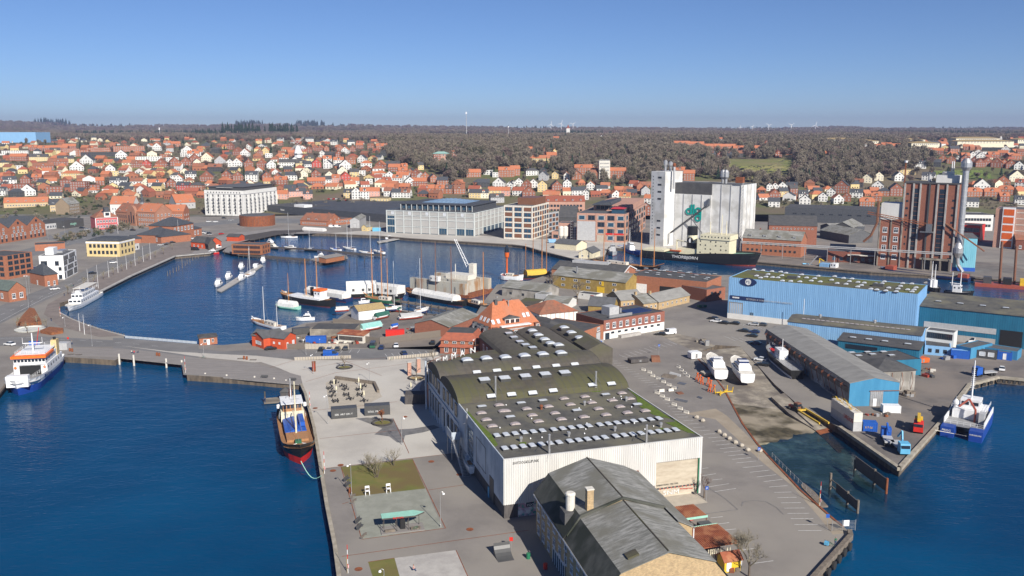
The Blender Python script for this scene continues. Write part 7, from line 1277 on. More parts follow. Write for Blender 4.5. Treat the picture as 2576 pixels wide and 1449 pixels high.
# boats and ships
P('hull_black',.018,.3);P('hull_red',(.55,.025,.02));P('hull_blue',(.015,.06,.30));P('hull_white',.8,.25);P('hull_green',(.03,.13,.07));P('boot_red',(.3,.05,.03));P('deck_grey',.3);P('deck_green',(.12,.25,.2));M('teak',(.38,.2,.09),(.3,.15,.07),sc=2);M('tarp_white',(.72,.71,.68),(.6,.59,.56),sc=.8,bump=.6);M('tarp_green',(.03,.12,.09),(.02,.09,.07),sc=1);M('tarp_teal',(.2,.45,.42),(.3,.5,.47),sc=1);M('tarp_yellow',(.6,.4,.05),(.5,.33,.05),sc=1);M('mast_wood',(.55,.22,.06),(.45,.18,.05),sc=2,rough=.5);P('orange',(.85,.17,.02));P('buff',(.62,.46,.22));P('ship_cream',(.74,.68,.48));M('rusty_steel',(.42,.40,.34),(.30,.17,.08),sc=.25,rough=.9,stretch=(1,1,.25),edge=(.5,.66),det=9);P('red_lead',(.34,.08,.05))
def hull(t,L_,B_,fb,bow,top,boot,deck,bootz=.35,bulw=.6,full=.38,tr=.75,ns=18,stern=None,keel=.8,sheerp=2.2,name='hull'):
 """hull with waterline at z=0, bow at +x end; returns deck height function"""
 st = fb if stern is None else stern
 def zd(s):return fb + (bow - fb)*max(0,(s - .45) / .55) ** sheerp + (st - fb)*max(0,(.3 - s) / .3) ** 1.5
 def hb(s,up):f = 1 if s < 1 - full else cos(pi / 2*((s - 1 + full) / full) ** (1.6 + up)) ** (1.15 - .4*up);g = tr + (1 - tr)*min(1,s / .22) ** .7;return B_ / 2*f*g
 b = MB();rows = []
 for i in range(ns + 1):
  s = i / ns;x = -L_ / 2 + L_*s;z1 = zd(s);rk = lambda z:(L_*.045*(z / max(z1,.1)) if s > .7 else 0)*((s - .7) / .3 if s > .7 else 0)
  sec = [(0,-keel),(hb(s,0)*.8,-keel*.7),(hb(s,0)*.95,bootz),(hb(s,.5),bootz + (z1 - bootz)*.5),(max(hb(s,1),.02),z1)]
  rows.append([(x + rk(z),y,z) for y,z in sec])
 for sgn in (1,-1):
  k0 = len(b.v);b.v += [(x,y*sgn,z) for r_ in rows for x,y,z in r_]
  for i in range(ns):
   for j in range(4):
    a = k0 + i*5 + j;q = (a,a + 5,a + 6,a + 1);b.f.append(q if sgn < 0 else q[::-1]);b.m.append(1 if j < 2 else 0)
 r0 = rows[0];b.add([(x,y,z) for x,y,z in r0] + [(x,-y,z) for x,y,z in r0[::-1]],[tuple(range(10))])
 b.build(name,[top,boot],t);d = MB()
 dk = [(x,y*.985,z - bulw) for x,y,z in [r_[4] for r_ in rows]]
 d.add([p for p in dk] + [(x,-y,z) for x,y,z in dk],[(i,i + 1,ns + 2 + i,ns + 1 + i) for i in range(ns)]);d.build('deck',deck,t);return zd
def boat(label,x0,y0,x1,y1,B_=3,cat='boat',nm=None,grp=None,z=0,Lf=None):
 """thing whose stern sits at pixel 0 and bow at pixel 1"""
 a,b_ = G(x0,y0,z),G(x1,y1,z);c = (a + b_) / 2;t = E(nm or cat.replace(' ','_'),label,cat,c,atan2(b_.y - a.y,b_.x - a.x),grp);return t,Lf or (b_ - a).length
def mast(t,x,h,z0=1,r=.12,mat='white',boom=0,stay=0,bz=1.3,y=0,yard=0):
 m_ = MB().tube((x,y,z0),(x,y,h),r,6,r*.6).build('mast',mat,t)
 if boom:MB().tube((x,y,z0 + bz),(x - boom,y,z0 + bz + .1),r*.8,5).build('boom',mat,t)
 b = MB()
 for k in (.72,):b.tube((x,y - 1,h*k),(x,y + 1,h*k),.04,4)
 if stay:
  for dx in (stay,-stay*.8):b.tube((x,y,h*.97),(x + dx,y,z0 + .2),.03,3)
  for sy in (-1,1):b.tube((x,y,h*.9),(x,y + sy*1.6,z0),.03,3).tube((x,y,h*.7),(x - .5,y + sy*1.6,z0),.03,3)
 b.build('rigging','steel',t,kind='stuff');return m_
def yacht(label,x0,y0,x1,y1,masts,hm='hull_white',boot='navy',B_=None,grp='sailing yachts in the marina',dk='offwhite',cover=None,mm='white',Lf=None):
 t,L_ = boat(label,x0,y0,x1,y1,cat='sailing boat',grp=grp,Lf=Lf);L_ = min(L_,12.5);B_ = B_ or max(2.6,L_*.27);fb = .9 + L_*.015;hull(t,L_,B_,fb,fb*1.45,hm,boot,dk,.18,.08,.55,.65);MB().ysec([(-B_*.22,0),(B_*.22,0),(B_*.19,.5),(-B_*.19,.5)],-L_*.1,L_*.2).build('cabin',cover or 'white',t,rz=-pi / 2,loc=(0,0,fb - .1));MB().box(-L_*.36,-L_*.14,-B_*.25,B_*.25,fb - .05,fb + .12).build('cockpit','teak',t)
 for mx,hm_ in masts:mast(t,mx*L_ / 2,hm_,fb,.11,mm,L_*.32,L_*.42,1.2)
 return t,L_
def mboat(label,x0,y0,x1,y1,hm='hull_white',cab='white',B_=None,fly=True,grp='motor boats in the marina',z=0,boot='navy',up=0,Lf=None):
 t,L_ = boat(label,x0,y0,x1,y1,cat='motor boat',grp=grp,z=z,Lf=Lf);L_ = min(L_,10.5 if grp else 19);t.location.z += up;B_ = B_ or L_*.31;fb = 1 + L_*.02 + (L_ > 14)*.9;hull(t,L_,B_,fb,fb*1.5,hm,boot,'offwhite',.15,.1,.5,.88)
 s = B_*.39;b = MB();b.v = [];pr = [(-L_*.32,fb),(L_*.2,fb),(L_*.1,fb + 1.35),(-L_*.26,fb + 1.45)];b.xsec([(x,z) for x,z in pr],-s,s);b.v = [(y,x,z) for x,y,z in b.v];b.build('cabin',cab,t);b = MB().xsec([(-L_*.24,fb + .55),(L_*.163,fb + .5),(L_*.11,fb + 1.15),(-L_*.23,fb + 1.2)],-s - .03,s + .03);b.v = [(y,x,z) for x,y,z in b.v];b.build('cabin_windows','glass',t)
 if fly:MB().box(-L_*.22,L_*.02,-s*.8,s*.8,fb + 1.45,fb + 2.0).build('flybridge',cab,t);MB().box(-L_*.2,-L_*.1,-s*.8,s*.8,fb + 2.6,fb + 2.7).tube((-L_*.16,-s*.7,fb + 1.9),(-L_*.16,-s*.7,fb + 2.6),.05,4).tube((-L_*.16,s*.7,fb + 1.9),(-L_*.16,s*.7,fb + 2.6),.05,4).build('radar_arch','white',t)
 b = MB();[b.tube((L_*(.1 + .09*k),sy*B_*(.42 - .1*k),fb + .1 + .1*k),(L_*(.1 + .09*k),sy*B_*(.42 - .1*k),fb + .8 + .12*k),.025,3) for k in range(4) for sy in (-1,1)];b.build('rail','galv',t,kind='stuff');return t,L_,fb
def rails(t,pts,h=1,mat='white',n=1.6,name='railing'):
 b = MB()
 for p,q in zip(pts,pts[1:]):
  p,q = Vector(p),Vector(q);[b.tube(p + Vector((0,0,k)),q + Vector((0,0,k)),.035,3) for k in (h,h*.5)];m_ = max(1,int((q - p).length / n));[b.tube(p.lerp(q,i / m_),p.lerp(q,i / m_) + Vector((0,0,h)),.035,3) for i in range(m_ + 1)]
 return b.build(name,mat,t,kind='stuff')
def blk(t,x0,x1,w,z0,z1,mat,name,wn=0,wz=None,front=0,wm_='glass',rake=0):
 """deckhouse block with a window row on the sides and front"""
 MB().xsec([(-w / 2,z0),(w / 2,z0),(w / 2,z1),(-w / 2,z1)],x0,x1).build(name,mat,t)
 for i in range(wn):
  u = x0 + (x1 - x0)*(i + .5) / wn
  for sy in (-1,1):MB().box(u - .35,u + .35,sy*w / 2 - .04,sy*w / 2 + .04,wz or (z0 + z1) / 2,(wz or (z0 + z1) / 2) + .8).build('porthole' if z1 - z0 < 2.2 else 'window',wm_,t)
 for i in range(front):v = -w / 2 + w*(i + .5) / front;MB().box(x1 - .04,x1 + .05,v - w / front*.38,v + w / front*.38,z1 - 1.4,z1 - .5).build('window',wm_,t)
# ferry
t,L_ = boat('white and blue island ferry with orange wheelhouse band at the quay',126,926,52,991,cat='ferry');B_ = 10.5;L_ = 36
zd = hull(t,L_,B_,3.6,4.6,'hull_white','hull_blue','deck_grey',1.7,1.2,.3,.85,keel=2.2);t.location.z += .8
MB().box(L_*.44,L_*.5,-3.2,3.2,2.0,5.6).build('bow_ramp','white',t);blk(t,-L_*.36,L_*.12,10.2,2.4,5.8,'white','car_deck_house',6,4.2);MB().box(L_*.12,L_*.125 + .2,-3.2,3.2,2.5,5.5).build('car_deck_opening','black',t);blk(t,-L_*.3,L_*.13,9.6,5.8,8.2,'white','wheelhouse',5,6.8,9);MB().box(-L_*.1,L_*.16,-5.3,5.3,8.2,9.0).build('orange_band','orange',t);MB().box(-L_*.28,L_*.1,-4.6,4.6,9.0,9.1).build('bridge_roof','white',t)
rails(t,[(L_*.1,-4.6,9.1),(L_*.1,4.6,9.1),(-L_*.26,4.6,9.1),(-L_*.26,-4.6,9.1),(L_*.1,-4.6,9.1)]);rails(t,[(L_*.14,4.9,4.3),(L_*.42,3.9,4.3)]);mast(t,0,15.5,9,.3,'white');MB().box(-.3,.3,-3,3,12,12.2).tube((0,-3,12),(0,-3,14),.06,4).tube((0,3,12),(0,3,14),.06,4).build('radar_yard','white',t);MB().box(-L_*.3,-L_*.22,3.2,5,5.5,11).build('funnel','buff',t);MB().lathe(-L_*.26,4.1,[(.5,11),(.5,11.8)],8).build('exhaust','black',t)
text('HØJESTENE',1.25,'navy',t,(L_*.15 + 4.5,B_ / 2*.93,2.5),(pi / 2,0,pi - .22),ext=.04);[MB().lathe(0,0,[(.42,0),(.42,.12)],10).build('lifebuoy','orange',t,loc=(L_*.13,y,5)).__setattr__('rotation_euler',(0,pi / 2,0)) for y in (-4.4,4.4)]
# old white passenger boat
t,L_ = boat('old white passenger boat with sun canopy moored at the promenade',247,744,174,784,cat='passenger boat');B_ = 6.4;hull(t,L_,B_,2.0,3.0,'hull_white','grey','offwhite',.25,.3,.35,.8);blk(t,-L_*.32,L_*.3,5.6,1.7,4.2,'hull_white','saloon',9,2.6,3);blk(t,-L_*.22,L_*.22,5.0,4.2,6.2,'hull_white','upper_saloon',8,4.9,3);MB().box(-L_*.3,L_*.14,-2.8,2.8,8.2,8.35).build('canopy','offwhite',t);b = MB();[b.tube((x*L_,sy*2.6,6.2),(x*L_,sy*2.6,8.2),.05,4) for x in (-.28,-.14,0,.13) for sy in (-1,1)];b.build('canopy_post','white',t);MB().box(L_*.14,L_*.2,-1,1,6.2,7.6).build('wheelhouse','hull_white',t);rails(t,[(-L_*.3,2.6,6.2),(L_*.2,2.6,6.2),(L_*.2,-2.6,6.2),(-L_*.3,-2.6,6.2)]);mast(t,L_*.12,9,6,.15)
# coaster at the square
t,L_ = boat('small black and red coaster with blue hatch covers, bow to camera',730,1052,757,1170,cat='coaster');B_ = 8.4;zd = hull(t,L_,B_,2.6,4.9,'hull_black','hull_red','teak',.9,1.0,.3,.7,stern=3.6,keel=2.4);t.location.z += 1.1
MB().box(-L_*.14,L_*.3,-2.7,2.7,1.6,3.0).build('hatch_coaming','teak',t);MB().ysec([(-2.8,3.0),(2.8,3.0),(0,3.7)],-L_*.3,L_*.14).build('hatch_cover','blue',t,rz=-pi / 2,loc=(0,0,0));MB().box(-L_*.14,L_*.06,1.2,2.6,3.4,4.5).build('boat_cover','blue',t)
blk(t,-L_*.42,-L_*.16,6.2,2.2,5.0,'ship_cream','deckhouse',3,3.6,0);blk(t,-L_*.3,-L_*.17,5.0,5.0,7.2,'teak','wheelhouse',2,6.0,5);MB().box(-L_*.36,-L_*.15,-3.0,3.0,7.2,7.35).build('bridge_roof','white',t);mast(t,L_*.16,17,2,.25,'ship_cream',0,9);mast(t,-L_*.3,13,7,.14,'white',0,4);MB().tube((L_*.16,0,5),(-L_*.1,0,6),.15,6).build('derrick','ship_cream',t);MB().lathe(-L_*.34,0,[(.5,5),(.5,9.5)],8).build('funnel','brown_metal',t)
for sy in (-1,1):MB().lathe(-L_*.24,sy*3.6,[(.1,5.2),(.5,5.4),(.5,6.3),(.1,6.5)],10).build('life_raft','white',t);b = MB();[b.cb(L_*.46,sy*(1.2 + k*.25),4.0 - k*.25,.1,1.4 - k*.2,.1,sy*-.6) for k in range(3)];b.build('bow_emblem','white',t)
rails(t,[(-L_*.46,-2.6,3.6),(-L_*.18,-3.6,3.0)]);rails(t,[(-L_*.46,2.6,3.6),(-L_*.18,3.6,3.0)]);MB().box(L_*.32,L_*.36,-.8,.8,2,3.4).build('windlass','hull_green',t);b = MB();p0,p1 = Vector((L_*.47,-.6,3.4)),None
ll = MB();g0,g1 = G(757,1160,4.5),G(808,1197,2.3);pts = [g0.lerp(g1,k / 8) - Vector((0,0,2.2*sin(pi*k / 8))) for k in range(9)];ll.path(pts,.09,5);ll.build('mooring_rope','mint',None,label='pale green rope mooring the coaster to the quay',cat='rope')
# the black supply ship
t,L_ = boat('long black icebreaker with cream superstructure moored under the white silo',1622,646,1900,670,cat='ship');B_ = 15;zd = hull(t,L_,B_,5.2,8.6,'hull_black','boot_red','deck_green',.9,1.0,.3,.8,sheerp=.7)
b = MB();blk(t,L_*.02,L_*.3,13,4.4,15.5,'ship_cream','superstructure',0);[MB().box(L_*(.045 + .045*i),L_*(.045 + .045*i) + .8,-6.56,-6.48,6.6 + 2.4*r_,7.4 + 2.4*r_).build('porthole','black',t) for i in range(6) for r_ in range(4) if (i + r_) % 3 != 1]
blk(t,L_*.05,L_*.31,14,15.5,18.5,'ship_cream','bridge',9,16.8);rails(t,[(L_*.04,-6.5,18.5),(L_*.31,-6.5,18.5),(L_*.31,6.5,18.5)],1.2,'ship_cream');MB().lathe(-L_*.06,0,[(3.4,4),(3.4,11),(3.3,18)],16).build('funnel','ship_cream',t);MB().lathe(-L_*.06,0,[(3.45,17),(3.3,22.5)],16).build('funnel_top','hull_black',t);MB().lathe(-L_*.06,0,[(3.5,4),(3.5,12)],16).build('funnel_base','hull_black',t)
e = MB().lathe(0,0,[(2.1,0),(2.1,.3)],18).build('funnel_badge','hull_black',t,loc=(-L_*.06,-3.3,13.6));e.rotation_euler.x = pi / 2;MB().prism([(-.5,-1.3),(.5,-1.3),(.55,.2),(.2,.6),(.7,.9),(.3,1.5),(-.4,1.2),(-.7,0)],.3,.4).build('white_bear','white',e)
blk(t,-L_*.16,L_*.02,11,4.4,8.5,'ship_cream','boat_deck',0);MB().xsec([(-.9,0),(.9,0),(1.2,.8),(-1.2,.8)],-3.6,3.6).build('lifeboat','orange_red',t,loc=(-L_*.17,-7.2,6.4));MB().tube((-L_*.2,0,5),(-L_*.2,0,13),.5,6).tube((-L_*.2,0,13),(-L_*.06,-3,12),.4,6).build('deck_crane','ship_cream',t);MB().box(-L_*.48,-L_*.28,-6,6,5.2,6.4).build('towing_deck','ship_cream',t)
for x,h in ((.1,26),(.2,31),(.24,27)):mast(t,L_*x,h,18,.3,'ship_cream')
text('THORBJØRN',2.6,'white',t,(-L_*.2,-B_ / 2 - .12,2.2),(pi / 2,0,0),ext=.05,sx=1.2)
for lab,a,hm,cab,B2 in [('grey patrol boat with square wheelhouse, bow towards camera',(1541,625,1541,653),'light_grey','light_grey',6),('blue and white fishing boat beside the long black ship',(1560,625,1608,643),'blue','white',5.5)]:
 t,L_ = boat(lab,*a,cat='boat',Lf=24 if B2 == 6 else None);hull(t,L_,B2,2.2,3.6,hm,'boot_red','light_grey',.3,.6,.35,.8);blk(t,-L_*.2,L_*.15,B2*.7,1.8,4.6,cab,'deckhouse',3,3.2);blk(t,-L_*.02,L_*.12,B2*.5,4.6,6.8,cab,'wheelhouse',2,5.6,4);mast(t,0,17,6,.2,cab,0,5)
t,L_ = boat('bright blue work boat with yellow deck crane at the mill quay',2119,683,2022,673,cat='work boat');hull(t,L_,6,1.7,2.6,'sky_blue','boot_red','deck_grey',.3,.5,.3,.85);blk(t,-L_*.36,-L_*.22,4.5,1.2,4.5,'white','wheelhouse',2,3.2,2);MB().box(-L_*.18,L_*.06,-2.4,2.4,1.2,4).build('cargo_container','sheet_blue',t);MB().tube((L_*.1,0,1.5),(L_*.1,0,6.5),.35,6).tube((L_*.1,0,6.5),(-.02*L_,0,5.2),.3,5).build('deck_crane','yellow',t);MB().tube((L_*.36,0,2),(L_*.16,0,8),.35,5).build('gangway_boom','light_grey',t);mast(t,-L_*.28,9,4,.12)
t,L_ = boat('long rust-red empty barge alongside the mill quay',2440,708,2222,685,cat='barge');hull(t,L_,9,2.2,3.2,'navy','red_lead','rust',.6,1.2,.18,.95);b = MB();[b.box(-L_*.46 + k*L_*.09,-L_*.46 + k*L_*.09 + .3,-4,4,.8,1.8) for k in range(10)];b.build('frame','red_lead',t,kind='stuff');MB().box(L_*.36,L_*.46,-3,3,2,4.5).build('forecastle','red_lead',t);MB().box(-L_*.48,-L_*.38,-3,3,1.5,4).build('winch_deck','red_lead',t)
t,L_ = boat('red piling pontoon with tyres and upright spud piles at right',2620,728,2452,716,cat='pontoon');MB().box(-L_ / 2,L_ / 2,-6,6,-.6,1.6).build('pontoon_hull','red_lead',t);b = MB();[b.lathe(0,0,[(.7,-.15),(.7,.15)],10) for _ in (0,)];tm_ = b.mesh('tyre','tyre');[link('tyre',tm_,t,(-L_ / 2 + 2 + k*L_ / 12,-6.1,.7)).__setattr__('rotation_euler',(pi / 2,0,0)) for k in range(12)];[MB().tube((L_*f,-3,-2),(L_*f + .8,-3,h),.65,8).build('spud_pile','brown_metal',t) for f,h in ((.12,24),(-.1,22))];[MB().box(L_*f,L_*f + 4,-2,3,1.6,5).build('machinery',m_,t) for f,m_ in ((.25,'dark_grey'),(-.05,'black'),(-.3,'yellow'))]
for lab,a,hm,ms in [('white fishing boat wheelhouse rising behind the pale blue hall',(2356,735,2330,722),'white',15),('white cutter with crossed derrick masts behind the teal hall',(2375,741,2446,748),'white',13)]:
 t,L_ = boat(lab,*a,cat='fishing boat');hull(t,L_,5,2.2,3.4,'hull_black','boot_red','deck_grey',.3,.4);blk(t,-L_*.2,L_*.1,3.5,1.8,5.5,'white','wheelhouse',2,4,3);mast(t,L_*.05,ms,5,.25,'white',5,6);mast(t,-L_*.25,ms - 1,2,.25,'white')
# catamaran
t,L_ = boat('blue and white wind-farm catamaran moored stern-to at the yard',2415,1108,2452,1046,cat='catamaran');L_ = 24
for sy in (-1,1):g = MB();g.ysec([(-1.6,-.6),(1.6,-.6),(1.7,2.9),(-1.7,2.9)],-L_*.34,L_ / 2).add([(-1.6,-L_*.34,-.6),(1.6,-L_*.34,-.6),(1.7,-L_*.34,2.9),(-1.7,-L_*.34,2.9),(0,-L_ / 2,-.4),(0,-L_*.54,3.4)],[(0,3,5,4),(1,4,5,2),(3,2,5)]);g.build('hull','hull_blue',t,loc=(0,sy*3.5,0),rz=pi / 2)
MB().box(-L_*.36,L_*.4,-5,5,2.5,3.0).build('deck','deck_grey',t);blk(t,-L_*.08,L_*.28,8,3.0,5.6,'white','saloon',4,4.2);blk(t,L_*.02,L_*.22,5,5.6,8.0,'white','wheelhouse',2,6.7,4);[MB().box(L_*.015,L_*.02,y - .9,y + .9,6.5,7.4).build('window','glass',t) for y in (-1.2,1.2)];rails(t,[(-L_*.36,-4.9,3),(-L_*.36,4.9,3)]);rails(t,[(L_*.3,-4.4,5.6),(-L_*.06,-4.4,5.6),(-L_*.06,4.4,5.6),(L_*.3,4.4,5.6)]);[MB().box(-L_*.35,L_*.38,sy*4.9 - .1,sy*4.9 + .1,2.9,4.6).build('bulwark','white',t) for sy in (-1,1)]
mast(t,L_*.1,19,8,.28,'white');b = MB();[b.box(L_*.1 - .1,L_*.1 + .1,-.6 + .03*k,.6 - .03*k,11 + k*.6,11.15 + k*.6) for k in range(11)];b.build('mast_steps','white',t,kind='stuff');MB().lathe(L_*.02,3.6,[(.3,5.6),(.8,6.4),(.8,7),(.2,7.7)],12).build('satellite_dome','white',t);MB().path([(-L_*.16,-2,3),(-L_*.16,-2,6.5),(-L_*.1,0,9),(-L_*.16,2.2,6.8)],.3,5).build('deck_crane','red_lead',t);MB().box(-L_*.2,-L_*.1,-4.4,-3,3,6).build('locker','light_grey',t)
MB().cb(-L_*.12,-3.9,4.3,3.4,.8,.2,0,0,0,-.8).build('yellow_ladder','yellow',t);text('FRIGG',.8,'white',t,(-L_ / 2 - .05,4.8,1.7),(pi / 2,0,-pi / 2));text('SVENDBORG',.5,'white',t,(-L_ / 2 - .05,-2,1.7),(pi / 2,0,-pi / 2));MB().path([G(2352,1082,2.5),G(2400,1091,1.6),G(2430,1097,2.6)],.08,5).build('mooring_rope','offwhite',None,label='white rope from the catamaran to the yard quay',cat='rope')
# boats on the hard and on the slip
t,L_,fb = mboat('white cabin cruiser propped on the hardstand, left of the pair',1818,965,1784,914,grp=None,z=ZL,up=1.3,B_=5);[MB().tube((x*L_,sy*1.2,-1.3),(x*L_,sy*1.2,0),.12,5).build('prop','rust',t) for x in (-.3,.25) for sy in (-1,1)]
t,L_,fb = mboat('larger white motor yacht with navy canopy on the hardstand',1893,985,1838,915,grp=None,z=ZL,up=1.4,boot='boot_red',B_=5.2);MB().box(-L_*.2,L_*.02,-1.5,1.5,fb + 2,fb + 2.6).build('canopy','navy',t);[MB().tube((x*L_,sy*1.4,-1.4),(x*L_,sy*1.4,0),.12,5).build('prop','rust',t) for x in (-.3,.25) for sy in (-1,1)]
t,L_ = boat('black hulled cutter with white railings hauled out beside the long shed',2006,957,1935,896,cat='cutter',z=1.6);t.location.z += 1.0;B_ = 5.4;hull(t,L_,B_,2.4,3.6,'hull_black','white','deck_grey',.2,.3,.4,.8,keel=1.6);blk(t,-.02*L_,L_*.16,3,2.0,5.2,'white','wheelhouse',2,3.8,3);MB().box(L_*.2,L_*.4,-1.2,1.2,2.4,2.9).build('red_hatch','hull_red',t);rails(t,[(-L_*.47,-2,2.3),(L_*.2,-2.6,2.5),(L_*.46,-.5,3.5)]);rails(t,[(-L_*.47,2,2.3),(L_*.2,2.6,2.5),(L_*.46,.5,3.5)]);mast(t,L_*.04,9,5,.15);MB().box(-L_*.3,L_*.3,-.4,.4,-2.6,-1.2).build('cradle','dirty_concrete',t)
t,L_ = yacht('slim white racing keelboat on trailer in the shade of the hall',1187,1219,1168,1177,[(.1,13.5)],grp=None,boot='light_grey',B_=2.1);t.location.z = ZL + 1.4;[MB().tube((x*L_,sy*.7,-1.4),(x*L_,sy*.5,-.1),.08,4).build('trailer_leg','galv',t) for x in (-.35,.1) for sy in (-1,1)]
# museum ships and moored boats
def oldship(label,a,B_,hm,boot,masts,mm='mast_wood',cover=None,fb=1.8,bow=3.2,dk='teak',Lf=None,extra=None,grp=None,bs=0):
 t,L_ = boat(label,*a,cat='sailing ship',grp=grp,Lf=Lf);hull(t,L_,B_,fb,bow,hm,boot,dk,.3,.5,.35,.6,stern=fb + .7)
 for x,h,r_ in masts:mast(t,x*L_,h,fb,r_,mm,0,L_*.2)
 if bs:MB().tube((L_*.46,0,bow - .2),(L_*.46 + bs,0,bow + bs*.3),.2,5).build('bowsprit',mm,t)
 if cover:
  n = 7;pr = [(-B_*.46,fb - .3)] + [(-B_*.46*cos(pi*k / n),fb - .1 + 3.0*sin(pi*k / n) ** .8) for k in range(n + 1)] + [(B_*.46,fb - .3)]
  MB().ysec(pr[::-1],-L_*.36,L_*.36).build('cover',cover,t,rz=-pi / 2)
 else:blk(t,-L_*.25,L_*.05,B_*.45,fb - .4,fb + 1.3,'offwhite','deckhouse',3,fb + .2);MB().box(L_*.1,L_*.25,-B_*.2,B_*.2,fb - .3,fb + .5).build('hatch','teak',t)
 return t,L_,fb
oldship('white hulled two-masted yacht with varnished deck near the red house',(714,832,637,810),4.2,'hull_white','boot_red',[(.12,17,.14),(-.3,12,.11)],'white',None,1.3,1.9,bs=2)
oldship('small boat under white tent cover beside the jetty',(753,779,697,772),4.2,'mint','green',[(-.05,17,.16)],'mast_wood','tarp_white',1.0,1.4,grp=None)
t,L_,fb = oldship('black and white museum ship with orange wheelhouse top and two orange masts',(838,772,712,755),7,'hull_black','boot_red',[(.02,22,.28),(-.2,23,.28)],'mast_wood',None,3.0,4.4,bs=2);MB().box(-L_*.34,L_*.3,-3.45,3.45,3.0,3.9).build('white_strake','white',t);blk(t,-L_*.32,-L_*.2,4.6,3,7.4,'white','wheelhouse',2,5.6,4);MB().box(-L_*.33,-L_*.19,-2.6,2.6,7.2,8).build('orange_band','orange',t);MB().lathe(-L_*.1,0,[(.9,4),(.9,8.4)],10).build('funnel','hull_black',t)
t,L_ = boat('navy hulled ship under long white tarpaulin behind the museum ship',879,760,770,743,cat='ship');hull(t,L_,6.5,2.0,2.8,'navy','boot_red','teak',.3,.3);MB().ysec([(-3,1.6),(3,1.6),(3.1,4),(0,5.2),(-3.1,4)],-L_*.44,L_*.42).build('cover','tarp_white',t,rz=-pi / 2)
for lab,a,w in [('tall ship wholly tented in white tarpaulin, left half of the pair',(870,748,950,745),8),('lower white tented ship with square windows beside the tall tent',(948,744,1012,752),7.5)]:
 t,L_ = boat(lab,*a,cat='ship');hull(t,L_,w,2.2,3,'hull_black','boot_red','teak',.3,.3,.25,.85);MB().ysec([(-w*.47,1.8),(w*.47,1.8),(w*.45,6.4),(0,8.2 if w > 7.6 else 7),(-w*.45,6.4)],-L_*.48,L_*.46).build('cover','tarp_white',t,rz=-pi / 2);[MB().box(L_*f,L_*f + 1.2,-w*.47 - .1,-w*.45,3.6,4.8).build('window','dark_grey',t) for f in (-.3,0,.2)]
oldship('green hulled schooner with three varnished masts at the jetty',(1002,766,922,755),6,'hull_green','boot_red',[(.3,26,.24),(.0,27,.24),(-.18,22,.2)],'mast_wood',None,1.8,2.8,bs=3)
oldship('long black schooner under white tarpaulin with three dark masts',(1170,770,1028,744),6.6,'hull_black','boot_red',[(.25,28,.24),(.0,29,.24),(-.27,28,.24)],'brown_metal','tarp_white',2.0,3.0,bs=3)
oldship('black and white ketch with orange mast partly behind the villa',(1176,765,1236,782),5.5,'hull_black','boot_red',[(.18,27,.26)],'mast_wood',None,2.0,3.0)
t,L_,fb = oldship('lightship with red lantern mast and white wheelhouse',(1262,702,1315,706),6.5,'hull_white','boot_red',[(.3,15,.2)],'steel',None,2.4,3.6,'red_lead');MB().lathe(-L_*.25,0,[(.5,2),(.5,12),(1.2,13),(1.4,15.5)],10).build('lantern_mast','orange_red',t);MB().lathe(-L_*.25,0,[(1.3,15.5),(1.3,18),(.3,19.5)],10).build('lantern','glass',t)
oldship('large boat under yellow tarpaulin with four tall pale masts',(1312,701,1380,696),6.5,'hull_black','boot_red',[(-.35,20,.22),(-.08,29,.26),(.25,38,.3),(.42,28,.24)],'mast_wood','tarp_yellow',2.0,3.0,bs=4)
oldship('square-rigged training ship with orange masts hidden behind the brick halls',(1490,664,1655,684),7,'hull_black','boot_red',[(-.32,24,.28),(0,26,.28),(.25,31,.32),(.44,26,.28)],'mast_wood',None,2.4,3.6,bs=6)
# floating dry dock with crane
a,b_ = G(1030,732,0),G(1168,750,0);t = E('dry_dock','rust-streaked grey floating dry dock with white lattice crane','dry dock',a,atan2(b_.y - a.y,b_.x - a.x));L_ = (b_ - a).length;MB().box(-3,L_ + 3,0,24,-1,1.4).build('pontoon_deck','rust',t);[MB().box(0,L_,y,y + 2.6,1.4,7).build('side_wall','rusty_steel',t) for y in (.5,21)];[rails(t,[(0,y,7),(L_,y,7)],1.1,'light_grey') for y in (.6,23)];blk(t,L_*.4,L_*.56,2.4,7,9.5,'render_white','control_house',2,8);t.children[-1].location.y = 0
MB().box(L_*.3,L_*.95,5,19,1.6,7.6).build('docked_hull','rusty_steel',t);MB().box(L_*.5,L_*.9,8,15,7.6,10).build('docked_deckhouse','offwhite',t);mast(t,L_*.85,17,10,.3,'offwhite');c1,c0 = Vector((L_*.38,22,26)),Vector((L_*.68,22,8));b = MB();[b.tube(c0 + Vector((o,0,0)),c1 + Vector((o*.5,0,0)),.16,4) for o in (-1.2,1.2)];[b.tube(c0.lerp(c1,k / 14) + Vector(((-1) ** k,0,0)),c0.lerp(c1,(k + 1) / 14) + Vector((-(-1) ** k*.9,0,0)),.1,3) for k in range(14)];b.build('crane_jib','white',t);MB().box(L_*.66,L_*.74,20.5,23.5,7,14).build('crane_tower','offwhite',t)
